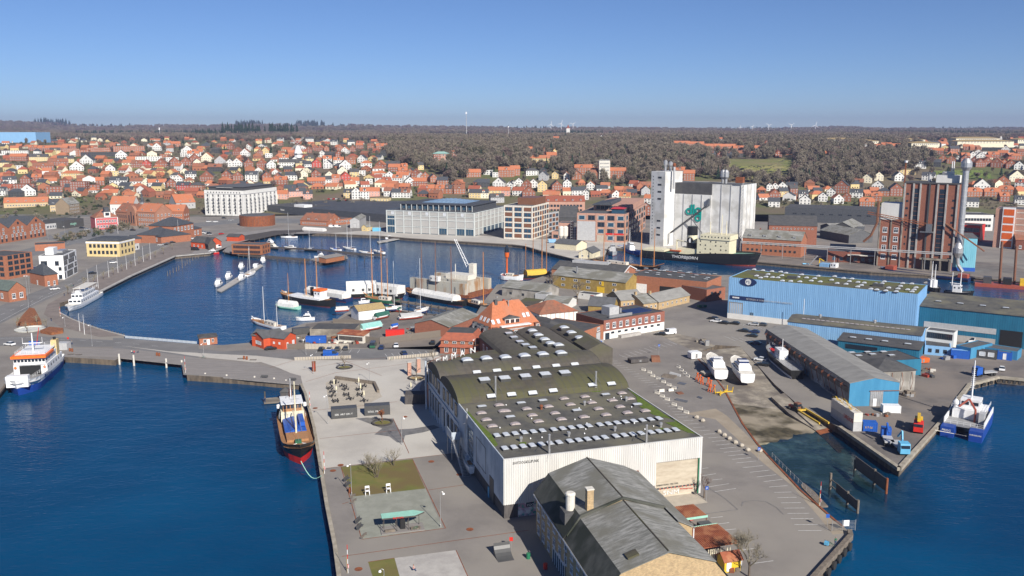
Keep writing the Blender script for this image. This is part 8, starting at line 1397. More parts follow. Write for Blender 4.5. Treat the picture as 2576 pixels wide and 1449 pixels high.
# marina
for i,(lab,a,k) in enumerate([('white cabin cruiser at the outer end of the floating pontoon',(558,712,539,726),{}),('larger cruiser with navy sun awning second along the pontoon',(586,692,562,711),{}),('tall white flybridge yacht at the inner pontoon',(614,668,599,685),{}),('white sports cruiser on the right side of the pontoon',(618,696,596,712),{}),('sleek white motor yacht behind the pontoon',(668,650,655,671),{}),('small white launch with green stripe by the pontoon',(648,670,638,679),dict(fly=False)),('white yacht with black hull line beside the timber restaurant',(662,611,702,617),dict(hm='hull_black')),('cream motor cruiser moored on the inner pier',(675,622,702,626),dict(cab='offwhite')),('low white runabout with dark outboard on the pier',(745,626,716,626),dict(fly=False)),('white flybridge cruiser beside the timber sauna platform',(819,648,791,650),{}),('small white cabin boat tied to the quay before the school',(986,600,970,602),dict(fly=False)),('red and white pilot boat at the head of the basin',(550,638,512,641),dict(hm='hull_red',boot='hull_red')),('white and dark day cruiser by the boatyard wall',(792,805,746,807),{}),('small white boat beside the covered ship cover',(902,764,930,762),dict(fly=False))]):mboat(lab,*a,**k)
for lab,a,m_,k in [('white sloop with tall mast moored along the dark timber deck',(751,598,706,599),[(.1,20)],{}),('blue hulled sloop at the middle of the inner pier',(796,631,766,629),[(.1,15)],dict(hm='navy')),('small sloop with blue covers left of the ketch',(858,631,832,629),[(-.1,12)],dict(cover='blue')),('white ketch with two masts on the inner pier',(898,630,860,625),[(.3,20),(-.4,15)],{}),('white sloop with varnished side left of the last berth',(939,640,903,636),[(-.7,26)],dict(boot='boot_red')),('white sloop with white cover at the pier end',(970,639,938,633),[(-.2,22)],dict(cover='white')),('white sloop with slim mast inside the pontoon',(618,697,641,688),[(.0,17)],{}),('sailing boat on stands with tall white mast in boatyard',(971,798,1010,795),[(.1,22)],dict(grp=None)),('second sailing boat on stands beside the grey covered one',(1045,806,1078,799),[(-.2,24)],dict(grp=None))]:
 t,L_ = yacht(lab,*a,m_,**k)
 if 'stands' in lab:t.location.z = ZL + 1.5;[MB().tube((x*L_,sy,-1.5),(x*L_,sy*.8,0),.1,4).build('stand','rust',t) for x in (-.25,.25) for sy in (-1,1)]
t,L_ = boat('boat fully wrapped in white cover against the north quay',764,584,820,588,cat='boat');hull(t,L_,5,1.4,1.8,'hull_white','grey','offwhite',.3,.2,.25,.85);MB().ysec([(-2.5,1.2),(2.5,1.2),(2.2,3.6),(0,4.6),(-2.2,3.6)],-L_*.47,L_*.45).build('cover','tarp_white',t,rz=-pi / 2)
for lab,a,m_,hh in [('boat under teal tarpaulin in the boatyard',(905,836,962,826),'tarp_teal',3.4),('boat under grey tarpaulin behind the barges',(1003,806,1064,800),'render_grey',3.0),('boat under dark green tarpaulin beside the striped tent',(942,806,980,798),'tarp_green',3.2),('small boat beneath blue tarpaulin left of the teal one',(882,834,905,828),'blue',2.2),('small boat with bright blue cover near the red container',(984,830,1002,826),'blue',2.4),('cream covered boat on the yellow slip',(843,786,878,784),'offwhite',2.6),('heap under yellow tarpaulin beside the grey sheds',(1435,762,1450,764),'tarp_yellow',2.6),('long green boat shelter behind the boatyard tent',(968,782,1010,786),'tarp_green',2.6)]:
 t,L_ = boat(lab,*a,cat='covered boat',z=ZL,nm='covered_boat');t.location.z += .9;hull(t,L_,L_*.26,.6,.9,'hull_white','boot_red','offwhite',.1,.05,.4,.8,keel=.7);MB().ysec([(-L_*.13,.3),(L_*.13,.3),(L_*.11,hh*.5),(0,hh - .9),(-L_*.11,hh*.5)],-L_*.44,L_*.42).build('tarpaulin',m_,t,rz=-pi / 2)
# piers and pontoons
def deck(label,poly,z,mat='wood_deck',th=.4,piles=None,nm='pier',pz=1.2,pr=.18):
 w = GP(poly,z);c = w[0];t = E(nm,label,'pier',(c.x,c.y,0));MB().prism([(v.x - c.x,v.y - c.y) for v in w],z - th,z).build('deck',mat,t)
 if piles:me = MB().tube((0,0,-2.5),(0,0,z + pz),pr,6).mesh('pile','dark_wood');[link('pile',me,t,(G(x,y,z).x - c.x,G(x,y,z).y - c.y,0)) for x,y in piles]
 return t
deck('narrow floating pontoon running out into the inner basin',[(545,730),(556,734),(600,708),(662,668),(655,664),(592,700)],.6,'concrete',.5,[(548,727),(590,702),(640,674)])
deck('dark timber pier leading to the sauna platform',[(600,637),(600,642),(779,656),(779,651)],1.4,'dark_wood',.4,[(600 + k*12,643 + k*.97) for k in range(15)])
deck('timber platform with curved sauna building at the pier end',[(779,652),(800,659),(838,660),(876,648),(870,641),(820,642)],1.5,'wood_deck',.5,[(836,659),(869,651)],pz=4);t,rf,W_,D_,P0,rz = tb('sauna','low timber sauna with sloping deck roof on the platform',(820,651),(866,643),2.8,dep=6,roof='mono',rh=.8,wm='cedar',rm='wood_deck')
deck('inner pier with sailing boats moored bow-on',[(660,619),(660,622),(800,629),(905,641),(970,643),(970,640),(905,636),(800,626)],1.3,'dark_wood',.4,[(670 + k*20,618 + k*1.1) for k in range(15)])
deck('dark timber deck edging the head of the marina',[(604,604),(640,602),(700,589),(765,583),(760,578),(690,580),(604,594)],ZL + .03,'dark_wood',.5,[(640 + k*13,603 - k*2) for k in range(9)])
deck('timber base under the restaurant building',[(560,632),(600,640),(662,625),(660,612),(575,618)],1.8,'wood_deck',.6,[(565 + k*14,634 + k*1.2) for k in range(4)]);deck('small mooring jetty in front of the school quay',[(948,607),(952,611),(1005,601),(1000,598)],1.0,'concrete',.4,[(1000,600),(955,609)])
deck('long wooden jetty beside the black schooner',[(985,752),(985,756),(1176,786),(1180,781)],2.2,'old_wood',.4,[(990 + k*19,756 + k*3.1) for k in range(10)],pr=.28);deck('second wooden jetty nearer the boatyard',[(880,770),(880,774),(1120,798),(1122,794)],2.0,'old_wood',.4,[(890 + k*23,775 + k*2.3) for k in range(10)],pr=.25)
deck('small concrete landing stage at the corner of the square',[(663,1002),(664,1012),(745,1006),(745,995)],.8,'dirty_concrete',.6,[(667,1010)],pz=3.2,pr=.25);deck('timber walkway along the slip edge',Q(3072,1728,[(330,530),(345,560),(530,750),(605,745),(470,600),(360,510)]),1.7,'old_wood',.3)
t = E('dark_hut','dark wooden hut on the landing stage by the coaster','hut',G(706,1008,.8),.1);MB().box(0,3,0,2.8,0,2.8).build('wall','dark_timber',t);roofmesh('pyr',3,2.8,2.8,1.2,.2).build('roof','roof_dark',t)
# mooring piles, each one a thing
def pile(x,y,yt,lab,grp,r=.22,mat='old_wood',z=0):p = G(x,y,z);h = max(.6,HG(x,y,yt,z));MB().tube((0,0,-2),(0,0,h),r,7,r*.9).build('mooring_pile',mat,None,loc=p,label=lab,cat='mooring pile',group=grp)
for k in range(19):f = k / 18;x,y = 150 + 162*f,787 + 61*f - 7*sin(pi*f)*0;x,y = lerp([(0,175),(.25,212),(.5,250),(1,312)],f),lerp([(0,802),(.25,817),(.5,831),(1,846)],f);pile(x,y,y - 7,'short dark pile in the row along the curved basin edge','dark piles along the curved basin edge',.22,'dark_wood',ZL - .6)
for x,y,h in [(422,695,13),(428,691,12),(436,687,13),(444,683,11),(450,680,12),(459,675,28),(466,669,11),(471,664,11),(478,662,11),(485,656,10),(491,651,11),(499,650,10),(514,646,9),(554,652,10),(630,640,10)]:pile(x,y,y - h,'thin wooden mooring pile standing in the inner basin','mooring piles in the left of the basin',.2)
for x,y,h in [(699,664,10),(725,667,11),(753,668,11),(879,673,20),(898,668,18),(917,661,16),(719,610,12),(723,614,13),(782,610,14),(810,614,12),(753,604,8),(762,600,9),(763,590,10)]:pile(x,y,y - h,'dark mooring pile between the marina piers','mooring piles between the marina piers',.25,'dark_wood')
for x,y,yt in [(301,917,890),(337.5,920,893),(419,925,902),(458,925,906),(517,955,938),(571,960,942),(641,964,946),(690,968,950),(720,972,955)]:pile(x,y,yt,'white topped timber pile supporting the promenade deck','piles under the timber promenade',.35,'offwhite')
for lab,pts,mat in [('longer slatted timber breakwater screen near the yard corner',[(2150,1182,1156),(2197,1219,1180),(2229,1242,1203)],'fence_wood'),('slatted timber screen with open left bay in the slip water',[(2088,1230,1190),(2132,1268,1236),(2157,1291,1258)],'fence_wood')]:
 p0 = G(pts[0][0],pts[0][1],0);p1 = G(pts[-1][0],pts[-1][1],0);t = E('timber_screen',lab,'screen',p0,atan2(p1.y - p0.y,p1.x - p0.x));L_ = (p1 - p0).length;hh = HG(pts[1][0],pts[1][1],pts[1][2],0)
 for x,y,yt in pts:MB().tube((0,0,-2),(0,0,HG(x,y,yt,0)),.3,8).build('post','old_wood' if x < 2200 else 'rust',t,loc=((G(x,y,0) - p0).length,0,0))
 s0 = 0 if x > 2200 else L_*.22;me = MB().box(0,.16,-.05,.05,.5,hh - .3).mesh('slat',mat);[link('slat',me,t,(s0 + k*.2,0,0)) for k in range(int((L_ - s0) / .2))];[MB().box(0,L_,.06,.2,z,z + .18).build('rail','old_wood',t) for z in (.8,hh - .7)]
# vehicles
CARC = {'black':'black','dark grey':'dark_grey','silver':'light_grey','white':'white','red':'red','navy':'navy','blue':'blue'};CM = {}
def carmesh(mat,van=0):
 L_,w,h = (4.4,.88,1.45) if not van else (5.4,.98,2.3);b = MB()
 lo = [(-L_ / 2,.35),(L_ / 2,.35),(L_ / 2,.75),(L_*.27,.95),(-L_*.46,1.0),(-L_ / 2,.8)] if not van else [(-L_ / 2,.35),(L_ / 2,.35),(L_ / 2,.95),(L_*.4,1.25),(-L_ / 2,1.25)]
 b.ysec(lo,-w,w);up = [(L_*.25,lo[3][1] - .02),(L_*.08,h),(-L_*.28,h),(-L_*.44,1.0)] if not van else [(L_*.4,1.2),(L_*.26,h),(-L_*.5,h),(-L_*.5,1.2)]
 n = 4;vs = [(x,sy*w*(.96 if i in (0,3) else .78 + .14*van),z) for sy in (-1,1) for i,(x,z) in enumerate(up)]
 c = MB().add(vs,[(0,4,5,1),(2,6,7,3),(0,1,2,3),(7,6,5,4)]);r_ = MB().add([(x,sy*w*(.74 + .16*van),h + .015) for sy in (-1,1) for x in (up[1][0] - .02,up[2][0] + .02)],[(0,2,3,1)])
 if van:r_.box(-L_*.48,L_*.12,-w*1.0,w*1.0,1.2,h)
 wh = MB();wh.add([(.32*cos(a),y,.32*sin(a)) for y in (-.1,.1) for a in [2*pi*k / 10 for k in range(10)]],[tuple(range(10)),tuple(range(19,9,-1))] + [(i,10 + i,10 + (i + 1) % 10,(i + 1) % 10) for i in range(10)])
 return b.mesh('body',P('car_' + mat,MATS[mat].node_tree.nodes['Color Ramp'].color_ramp.elements[0].color[:3],.25,0,.6)),c.mesh('windows','glass'),r_.mesh('car_roof',MATS['car_' + mat]),wh.mesh('wheel','tyre'),L_,w
def car(x,y,ang,col,label,van=0,grp=None,P0=None):
 k = (col,van)
 if k not in CM:CM[k] = carmesh(CARC[col],van)
 m_ = CM[k];t = E('parked_van' if van else 'parked_car',label,'van' if van else 'car',P0 or T(x,y),R(ang),grp)
 for i in range(3):link(m_[i].name.split('.')[0],m_[i],t)
 for sx in (-.32,.32):
  for sy in (-1,1):link('wheel',m_[3],t,(sx*m_[4],sy*(m_[5] - .08),.33))
 MB().box(m_[4] / 2 - .05,m_[4] / 2 + .02,-m_[5]*.9,-m_[5]*.5,.6,.75).box(m_[4] / 2 - .05,m_[4] / 2 + .02,m_[5]*.5,m_[5]*.9,.6,.75).build('headlights','white',t) if y > 800 else None
 return t
def T0(*a):return t0(*a)
CL_ = [('beside the concrete panel fence',q96,92,[(820,1262,'black'),(900,1262,'silver'),(983,1258,'dark grey'),(1065,1252,'dark grey')]),('along the long timber fence',q96,95,[(1425,1245,'navy'),(1572,1225,'white'),(1940,1195,'black')]),('in the bays by the low concrete wall',q96,110,[(1650,1305,'navy')]),('in front of the orange-red house',q96,25,[(310,1255,'black')]),
 ('in the bay before the pale blue hall',q19,150,[(2185,950,'black'),(2212,978,'white'),(2290,995,'black'),(2400,1000,'black'),(2490,1075,'black')]),('at the left end of the long grey shed',q30,150,[(15,885,'silver'),(98,888,'dark grey'),(22,960,'navy'),(35,1075,'navy'),(85,1240,'white'),(110,1290,'black'),(1,1000,'black')]),('by the brick works office',q19,165,[(1655,1108,'black')]),('on the works yard beside the blue lorry',q30,60,[(2515,1335,'white')]),('under the teal hall wall',q30,170,[(2370,1065,'dark grey')]),
 ('on the quay beside the ferry',t0,160,[(98,960,'white')]),('on the harbour road by the passenger boat',t0,42,[(550,400,'white')]),('in the car park behind the white office',t0,10,[(225,198,'navy'),(362,195,'blue'),(180,245,'black')]),('beside the promenade trees',t0,35,[(1140,133,'white'),(933,240,'black')]),
 ('on the street before the pink house',t1,0,[(825,1172,'black'),(880,1186,'silver'),(968,1175,'white'),(1003,1167,'black'),(1128,1204,'white'),(1337,1194,'black'),(830,1232,'red')]),('on the road by the white hotel',t1,5,[(2102,1108,'white'),(2170,1110,'white'),(2255,1071,'black'),(2327,1094,'silver'),(2195,1038,'dark grey'),(2110,1034,'white')]),('in the row beside the custom house',t1,20,[(1617,1345,'silver'),(1655,1338,'black'),(1690,1331,'dark grey'),(1735,1318,'black'),(1775,1308,'black'),(1800,1302,'black'),(1905,1285,'silver'),(1928,1280,'white')]),('in the car park near the round building',t1,70,[(2055,1218,'white'),(2080,1224,'white'),(2105,1226,'black'),(2115,1240,'silver'),(2228,1232,'red')]),
 ('in the supermarket car park',t2,80,[(735,928,'white'),(762,928,'black'),(795,962,'red'),(1050,942,'white'),(1085,936,'navy'),(1125,926,'white'),(905,972,'black'),(1425,928,'dark grey'),(910,892,'red'),(735,880,'red'),(760,880,'silver'),(785,880,'red'),(810,880,'white'),(835,880,'dark grey'),(1010,950,'black'),(1150,955,'dark grey'),(1180,950,'black'),(940,930,'silver')])]
for wh,fn,ang,L_ in CL_:
 for i,(x,y,c) in enumerate(L_):car(*fn(x,y),ang + random.uniform(-4,4),c,f"{c} car {wh}" + (f", {hsname(i)} in the row" if len(L_) > 1 else ''),grp='parked cars')
for x,y,a,c,lab in [(*q96(915,1322),0,'blue','bright blue van with open side door on the island road'),(*q19(1745,1100),200,'white','white panel van beside the brick works office'),(*t1(1965,1392),-10,'black','black van in front of the red boathouse'),(*t1(2190,1368),10,'white','white van right of the red boathouse'),(*t1(1850,1296),20,'silver','silver van in the custom house row'),(*q30(2245,1062),170,'white','white van under the teal hall wall'),(*t2(765,1162),0,'white','left white box van on the north quay'),(*t2(822,1162),0,'white','right white box van on the north quay')]:car(x,y,a,c,lab,1)
def lorry(x,y,ang,mat,label,kind,P_=None):
 t = E('lorry',label,'lorry',G(x,y),R(ang));MB().box(-4,3.8,-.5,.5,.7,1.1).build('chassis','dark_grey',t);c = MB().ysec([(2,.6),(4.2,.6),(4.3,2.0),(4.0,3.2),(2,3.3)],-1.2,1.2).build('cab',mat,t);MB().box(4.22,4.34,-1.05,1.05,2.0,2.8).build('windscreen','glass',c);wm_ = CM[next(iter(CM))][3]
 for x_ in (-3,-1.8,2.4,3.3):[link('wheel',wm_,t,(x_,s_*1.0,.5),0,(1.55,2,1.55)) for s_ in (-1,1)]
 if kind == 'crane':MB().box(-3.8,1.8,-1.1,1.1,1.1,1.8).build('deck','red',t);MB().box(-1.5,.6,-1,1,1.8,3.4).build('crane_cab','yellow',t);MB().cb(1.2,0,3.9,7,.8,.8,0,0,0,-.05).build('crane_boom','yellow',t)
 elif kind == 'arm':MB().box(-3.8,1.2,-1.2,1.2,1.1,1.5).build('flatbed','light_grey',t);MB().path([(1.6,0,1.2),(1.6,0,3.4),(.2,.3,5.2),(-1.6,0,3.2)],.28,5).build('loader_arm',mat,t)
 else:MB().box(-4,1.2,-1.2,1.2,1.1,1.35).build('flatbed','light_grey',t);MB().box(1.2,1.8,-1,1,1.1,3).build('loader','black',t)
lorry(*q30(2340,1390),195,'blue','blue flatbed lorry with white stripe on the works yard','flat');lorry(*q34(1570,800),-115,'red','red mobile crane lorry with yellow boom','crane');lorry(*q34(1260,930),75,'blue','blue lorry with folded loader arm near the yard corner','arm');lorry(*q34(1380,1010),-95,'sky_blue','stripped grey-teal lorry with green arm at the yard corner','arm')
t = E('tractor','old red tractor with big rear wheels on the boat ramp','tractor',G(*q34(340,590)) - Vector((0,0,.9)),R(120));MB().box(-.2,2.4,-.5,.5,.9,1.7).build('bonnet','red_lead',t);MB().box(-1.3,.2,-.8,.8,1,2.9).build('cab','brown_metal',t);MB().box(-1.35,.22,-.82,.82,1.8,2.6).build('cab_glass','glass',t);wm_ = CM[next(iter(CM))][3];[link('wheel',wm_,t,(x,s_*1.0,z),0,(z / .32,3,z / .32)) for x,z in ((-.8,1.0),(1.7,.6)) for s_ in (-1,1)]
a,b_ = G(*q34(370,600),1.6),G(*q34(590,745),1.3);t = E('boat_trailer','long yellow boat trailer behind the tractor','trailer',a - Vector((0,0,.5)),atan2(b_.y - a.y,b_.x - a.x));[MB().box(1,14,y - .2,y + .2,.8,1.3).build('beam','tarp_yellow',t) for y in (-1.4,1.4)];MB().tube((-1,0,.8),(2,0,1.1),.2,5).box(1.5,2.2,-1.4,1.4,.8,1.2).build('drawbar','tarp_yellow',t)
car(*q96(1340,1228),92,'dark grey','old olive military jeep in the gateway of the boatyard',1).children[0].data = carmesh('hull_green',1)[0]
# furniture of the square and the quays
for a in [(1108.4,1325.5,1241,'white-headed lamp beside the shelter on the gravel field',1),(884.6,1244.8,1171,'white-headed lamp at the left edge of the lawn'),(1011,1118.5,1052,'white-headed lamp between the tree ring and the hall',1),(824.7,1066.8,997,'white-headed lamp left of the dark container kiosks'),(968,1515,1436,'white-headed lamp at the bottom edge on the skate area',-1)]:lamp(*a)
for x,y,yt,lab in [(232,871,818,'tall lamp by the road at the bridge start'),(513,899,866,'lamp with hanging signs on the bridge footpath'),(73,780,694,'lamp behind the beech hedge'),(164,822,799,'lamp on the basin edge path'),(789,941,894,'white banner lamp at the corner of the square'),(1196,896,855,'brown lamp post before the letter sign'),(930,959,915,'brown double lamp in the middle of the square'),(75,738,694,'lamp beside the small hipped house'),(165,608,570,'lamp on the road below the gabled row'),(122,610,572,'lamp left of the harbour street'),(300,560,540,'lamp by the street crossing'),(770,893,855,'lamp beside the concrete fence')]:lamp(x,y,yt,lab)
for i,(x,y,yt) in enumerate([(222,716,677),(247.5,725.5,667),(274,697.7,657),(297,686.5,639),(319,678,640),(340.5,669,628),(361,659,620),(379,652.6,612),(201,833,789),(213,842,792),(450,606,553),(297,588,566),(618,560,540),(1463,656,606),(1337,518,475),(1508,500,484)]):flagpole(x,y,yt,f'{hsname(i)} white flagpole from the promenade end, standing bare')
for a in [(816.5,1191.8,1135.5,'red and white rescue pole beside the lawn corner'),(780,1029,985.5,'red and white rescue pole by the cafe terrace'),(875.6,1441.7,1370.5,'red and white rescue pole at the bottom left quay'),(2062,1273,1211.8,'red and white rescue pole on the slip walkway'),(466.7,938,896,'red and white rescue pole at the deck step'),(152,796,772,'red painted pole at the passenger boat berth')]:rescue_pole(*a)
for x,y,a,lab,bk in [(872.6,1209,75,'dark bench left of the lawn, rear one',1),(876,1222,75,'dark bench left of the lawn, front one',1),(902.6,1314,75,'dark bench left of the gravel, rear one',1),(906,1330,75,'dark bench left of the gravel, front one',1),(887,1252,75,'backless grey bench at the lawn corner',0),(889.6,1264,75,'backless grey bench below the lawn corner',0),(915,1351,75,'backless grey bench at the gravel corner',0),(178,893,5,'picnic bench on the deck by the ferry, left',0),(198,894,5,'picnic bench on the deck by the ferry, right',0),(606,904,0,'grey bench on the timber deck, left',0),(637,907,0,'grey bench on the timber deck, right',0),(665,951,-5,'long dark bench at the deck edge, left',1),(736,958,-5,'long dark bench at the deck edge, right',1)]:bench(x,y,R(a),lab,'dark_grey' if bk else 'old_wood',2.4,bk)
for i,(x,y) in enumerate([(924.6,1246),(977.6,1240)]):t = E('lifeguard_chair',['left','right'][i] + ' tall white chair between lawn and gravel','chair',G(x,y),.3);[MB().box(sx - .04,sx + .04,y_ - .04,y_ + .04,0,h).build('leg','white',t) for sx in (-.45,.45) for y_,h in ((-.35,1.1),(.35,2.1))];MB().box(-.5,.5,-.4,.4,1.05,1.12).build('seat','white',t);MB().box(-.5,.5,.33,.39,1.6,2.1).build('backrest','white',t)
t = E('shelter','boat-shaped wooden shelter roof on posts over benches','shelter',G(1012,1331),.25);MB().prism([(-4.2,-1.2),(2.5,-1.4),(4.6,0),(2.5,1.4),(-4.2,1.2)],3.0,3.3,0,1).build('roof',['dark_wood','mint'],t);[MB().box(x - .06,x + .06,y - .06,y + .06,0,3).build('post','dark_wood',t) for x in (-3.8,-1.2,1.2,3.6) for y in (-1,1) if not (x > 3 and y < 0)];MB().box(-4.4,4.4,-1.8,1.8,.05,.2).build('floor','wood_deck',t);MB().box(-.4,.6,-.4,.8,.2,2.4).build('stove','black',t);[MB().box(x - 1,x + 1,-1.2,-.7,.2,.65).build('seat','old_wood',t) for x in (-2.6,2.6)];text('BLEVGAL',.55,'red',t,(-2,-1.32,3.0),(pi / 2,0,0))
for i,(x,y,r_,tr_h) in enumerate([(867,925,2.9,5),(962,1065,3.0,4.5),(1048,952,2.9,5),(1090,914,2.8,6)]):
 t = E('tree_ring_bench',['round ring bench with young tree in the open square','round ring bench with russet-leaved tree before the containers','round ring bench with sapling beside the brick pillars','round ring bench close to the hall corner'][i],'bench',G(x,y));b = MB();n = 22
 for k in range(n):a,c = 2*pi*k / n,2*pi*(k + 1) / n;b.add([(r*cos(g),r*sin(g),z) for g in (a,c) for r,z in ((r_,.35),(r_,.5),(r_ - .5,.5),(r_ - .5,.35))],[(0,1,5,4),(1,2,6,5),(2,3,7,6)])
 b.build('seat','dark_wood',t);[MB().tube((.8*r_*cos(a),.8*r_*sin(a),0),(.9*r_*cos(a),.9*r_*sin(a),.4),.06,4).build('leg','dark_grey',t) for a in (0,1.6,3.1,4.7)];MB().lathe(0,0,[(r_ - .7,0),(r_ - .7,.06)],18).build('bed','straw' if i == 2 else 'lawn',t)
 tree('yg%d' % i,x,y,['slim bare sapling','young tree with russet leaves','slim bare sapling with stake','thin bare street tree'][i] + [' in the ring in the open square',' in the ring before the containers',' beside the brick pillars',' close to the hall corner'][i],h=tr_h + (2 if i != 1 else .5),seed=50 + i,twigs=260 if i != 1 else 700,tw=.03 if i != 1 else .12,mat='twig' if i != 1 else 'beech_brown',levels=3)
for i,(x,y,yt) in enumerate([(1030,944,911),(1053,936,902)]):t = E('brick_pillar',['nearer','farther'][i] + ' old brick gate pillar standing on the square','pillar',G(x,y),HA);h = HG(x,y,yt);MB().box(-.6,.6,-.6,.6,0,h).build('shaft','brick_pink',t);MB().box(-.75,.75,-.75,.75,h,h + .3).build('cap','concrete',t)
t = E('advertising_column','rusty cylindrical advertising column on the square','column',G(790,934));MB().lathe(0,0,[(.65,0),(.65,3.2),(.72,3.2),(.72,3.4)],14).build('drum','rust',t);MB().box(-.2,.5,-.68,-.6,1,2.9).build('poster','boot_red',t)
def W10(x,y):return (1000 / 1.5901 + x / 4,880.5 + y / 4)
for i,(x,y,yt) in enumerate([(847,380,290),(869,430,358),(1095,355,272),(1114,420,333),(1148,490,402),(1672,330,272),(1620,410,320),(1765,395,320)]):p = G(*W10(x,y));h = HG(*W10(x,y),W10(0,yt)[1]);t = E('parasol',f'{hsname(i)} closed cream parasol from the left on the cafe terrace','parasol',p,0,'closed parasols');MB().tube((0,0,0),(0,0,h),.05,6).build('pole','white',t);MB().lathe(0,0,[(.1,h*.35),(.24,h*.5),(.2,h*.8),(.05,h)],8).build('canopy','ship_cream',t);MB().lathe(0,0,[(.4,0),(.4,.12)],8).build('base','concrete',t)
b0 = None
for i,(x,y) in enumerate([(835,340),(865,335),(805,395),(835,430),(830,470),(862,525),(938,372),(962,402),(970,462),(1008,500),(1140,375),(1105,462),(1150,520),(1100,405)]):
 p = G(*W10(x,y));lab = f'{hsname(i)} dark cafe table with chairs from the left'
 if b0 is None:
  b0 = E('cafe_table',lab,'table',p,.4,'cafe tables');MB().box(-.6,.6,-.35,.35,.7,.75).build('tabletop','dark_wood',b0);MB().tube((0,0,0),(0,0,.7),.05,5).build('leg','black',b0)
  for a in range(4):c,s_ = cos(a*pi / 2 + .4)*1.0,sin(a*pi / 2 + .4)*.85;MB().cb(c,s_,.45,.45,.45,.05,a*pi / 2).cb(c*1.2,s_*1.2,.7,.06,.45,.5,a*pi / 2 + .4).cb(c,s_,.2,.4,.4,.04).build('chair_frame','black',b0)
 else:copy(b0,p,.4 + i,lab)
for pts,lab in [([(740,906),(883,901)],'left low concrete wall of upright blocks by the road'),([(975,905),(1103,893)],'right low concrete wall of upright blocks by the road')]:a,c = G(*pts[0]),G(*pts[1]);t = E('block_wall',lab,'wall',a,atan2(c.y - a.y,c.x - a.x));L_ = (c - a).length;MB().box(0,L_,.2,.5,0,1.0).build('wall','concrete',t);me = MB().box(-.3,.3,-.25,.2,0,1.05).mesh('block','sandstone');[link('block',me,t,(.6 + k*.95,0,0)) for k in range(int(L_ / .95))]
for pts,lab in [([(860,290),(1250,345)],'long weathered timber beam wall on the terrace'),([(1250,345),(1290,430)],'short dark timber wall at the terrace corner')]:a,c = G(*W10(*pts[0])),G(*W10(*pts[1]));MB().box(0,(c - a).length,-.4,.4,0,.95).build('timber_wall','old_wood',None,loc=a,rz=atan2(c.y - a.y,c.x - a.x),label=lab,cat='wall')
# jersey barriers, boulders, ramps, covers
bar = MB().ysec([(-.3,0),(.3,0),(.12,.35),(.1,.8),(-.1,.8),(-.12,.35)],-.85,.85).mesh('barrier','offwhite')
for i,(x,y,a) in enumerate([(1383,205,-50),(1445,230,-50),(1477,265,-50),(1532,295,-50),(1585,327,-50),(1640,358,-50),(1690,388,-50),(1567,418,15),(1660,412,15),(1521,438,-50),(1572,470,-50),(1622,503,-50),(1692,556,-50),(1753,596,-50),(1815,634,-50),(1735,175,-60),(1767,210,-60),(1800,240,-60),(1830,268,-60)]):o = link('concrete_barrier',bar,None,G(*q24(x,y)),R(a + 90));tag(o,f'{hsname(i)} pale concrete barrier along the skate area, counted from above','barrier','pale concrete barriers')
random.seed(9)
for i,(x,y) in enumerate([(1918,688),(1980,722),(2145,832),(2197,868),(2248,903),(2307,940),(2368,975),(2433,1018),(2555,1025)]):b = MB();b.lathe(0,0,[(.3,0),(.65,.15),(.7,.5),(.45,.85),(.1,.95)],7);b.v = [(X*random.uniform(.8,1.2),Y*random.uniform(.8,1.2),Z) for X,Y,Z in b.v];b.build('boulder','sandstone',None,loc=G(*q24(x,y)),rz=i,label=f'{hsname(i)} boulder of the line beside the parking bays',cat='boulder',group='boulders')
for x,y,w,d,h,a,m_,lab in [(1640,262,4.5,3,.5,-30,'old_wood','wide wooden skate funbox'),(1700,245,4.5,.7,.7,-50,'render_grey','curved skate ledge beside the funbox'),(1770,335,2.6,1.6,.35,-40,'steel','flat steel skate box'),(1560,293,2,1,.6,-50,'steel','small steel skate box by barriers'),(1700,375,2.2,.8,.4,-50,'steel','narrow skate rail box'),(1750,430,2,1.8,.35,20,'brown_metal','brown skate kicker ramp'),(1765,508,4,.9,.5,-40,'steel','long grey skate bench ledge'),(1950,478,2,.6,.5,-60,'steel','short grey skate ledge near the slip'),(1505,105,3,3,1.8,0,'brown_metal','tall quarter pipe skate ramp')]:MB().xsec([(-d / 2,0),(d / 2,0),(d / 2,h),(0,h*.8),(-d / 2,.05)][::-1],-w / 2,w / 2).build('skate_ramp',m_,None,loc=G(*q24(x,y + 8)),rz=R(a),label=lab,cat='skate ramp')
mh = MB().lathe(0,0,[(.75,0),(.75,.03)],16).mesh('manhole_cover','rust')
for i,(x,y) in enumerate([(837.6,1184.3),(856.9,1170.3),(1085,1161.3),(1156,1194),(1182,1332),(902,1432),(1018.4,1048.8),(793,1027),(2139,1258)][:8]):o = link('manhole_cover',mh,None,G(x,y) + Vector((0,0,.03)));tag(o,f'{hsname(i)} round rusty manhole cover in the square paving','manhole cover','manhole covers')
M('fountain',(.6,.6,.55));c = G(76,829);MB().lathe(0,0,[(5.6,0),(5.8,.45),(5.4,.5),(5.2,.15)],30).build('fountain_basin','fountain',None,loc=c,label='round pale empty fountain basin on the traffic island',cat='fountain')
for lab,poly,h in [('russet beech hedge block behind the pollarded trees',Q(0,1000,[(165,760),(300,610),(350,620),(420,750),(330,770)]),1.5),('low russet beech hedge right of the fountain',Q(0,1000,[(405,838),(500,800),(640,812),(638,838),(520,858)]),1.2)]:w = GP(poly);MB().prism(w,0,ZL + h).build('hedge','beech_brown',None,label=lab,cat='hedge')
BT['poll'] = bare_mesh(7,77,.5,300,.04,'twig_pale',levels=3)
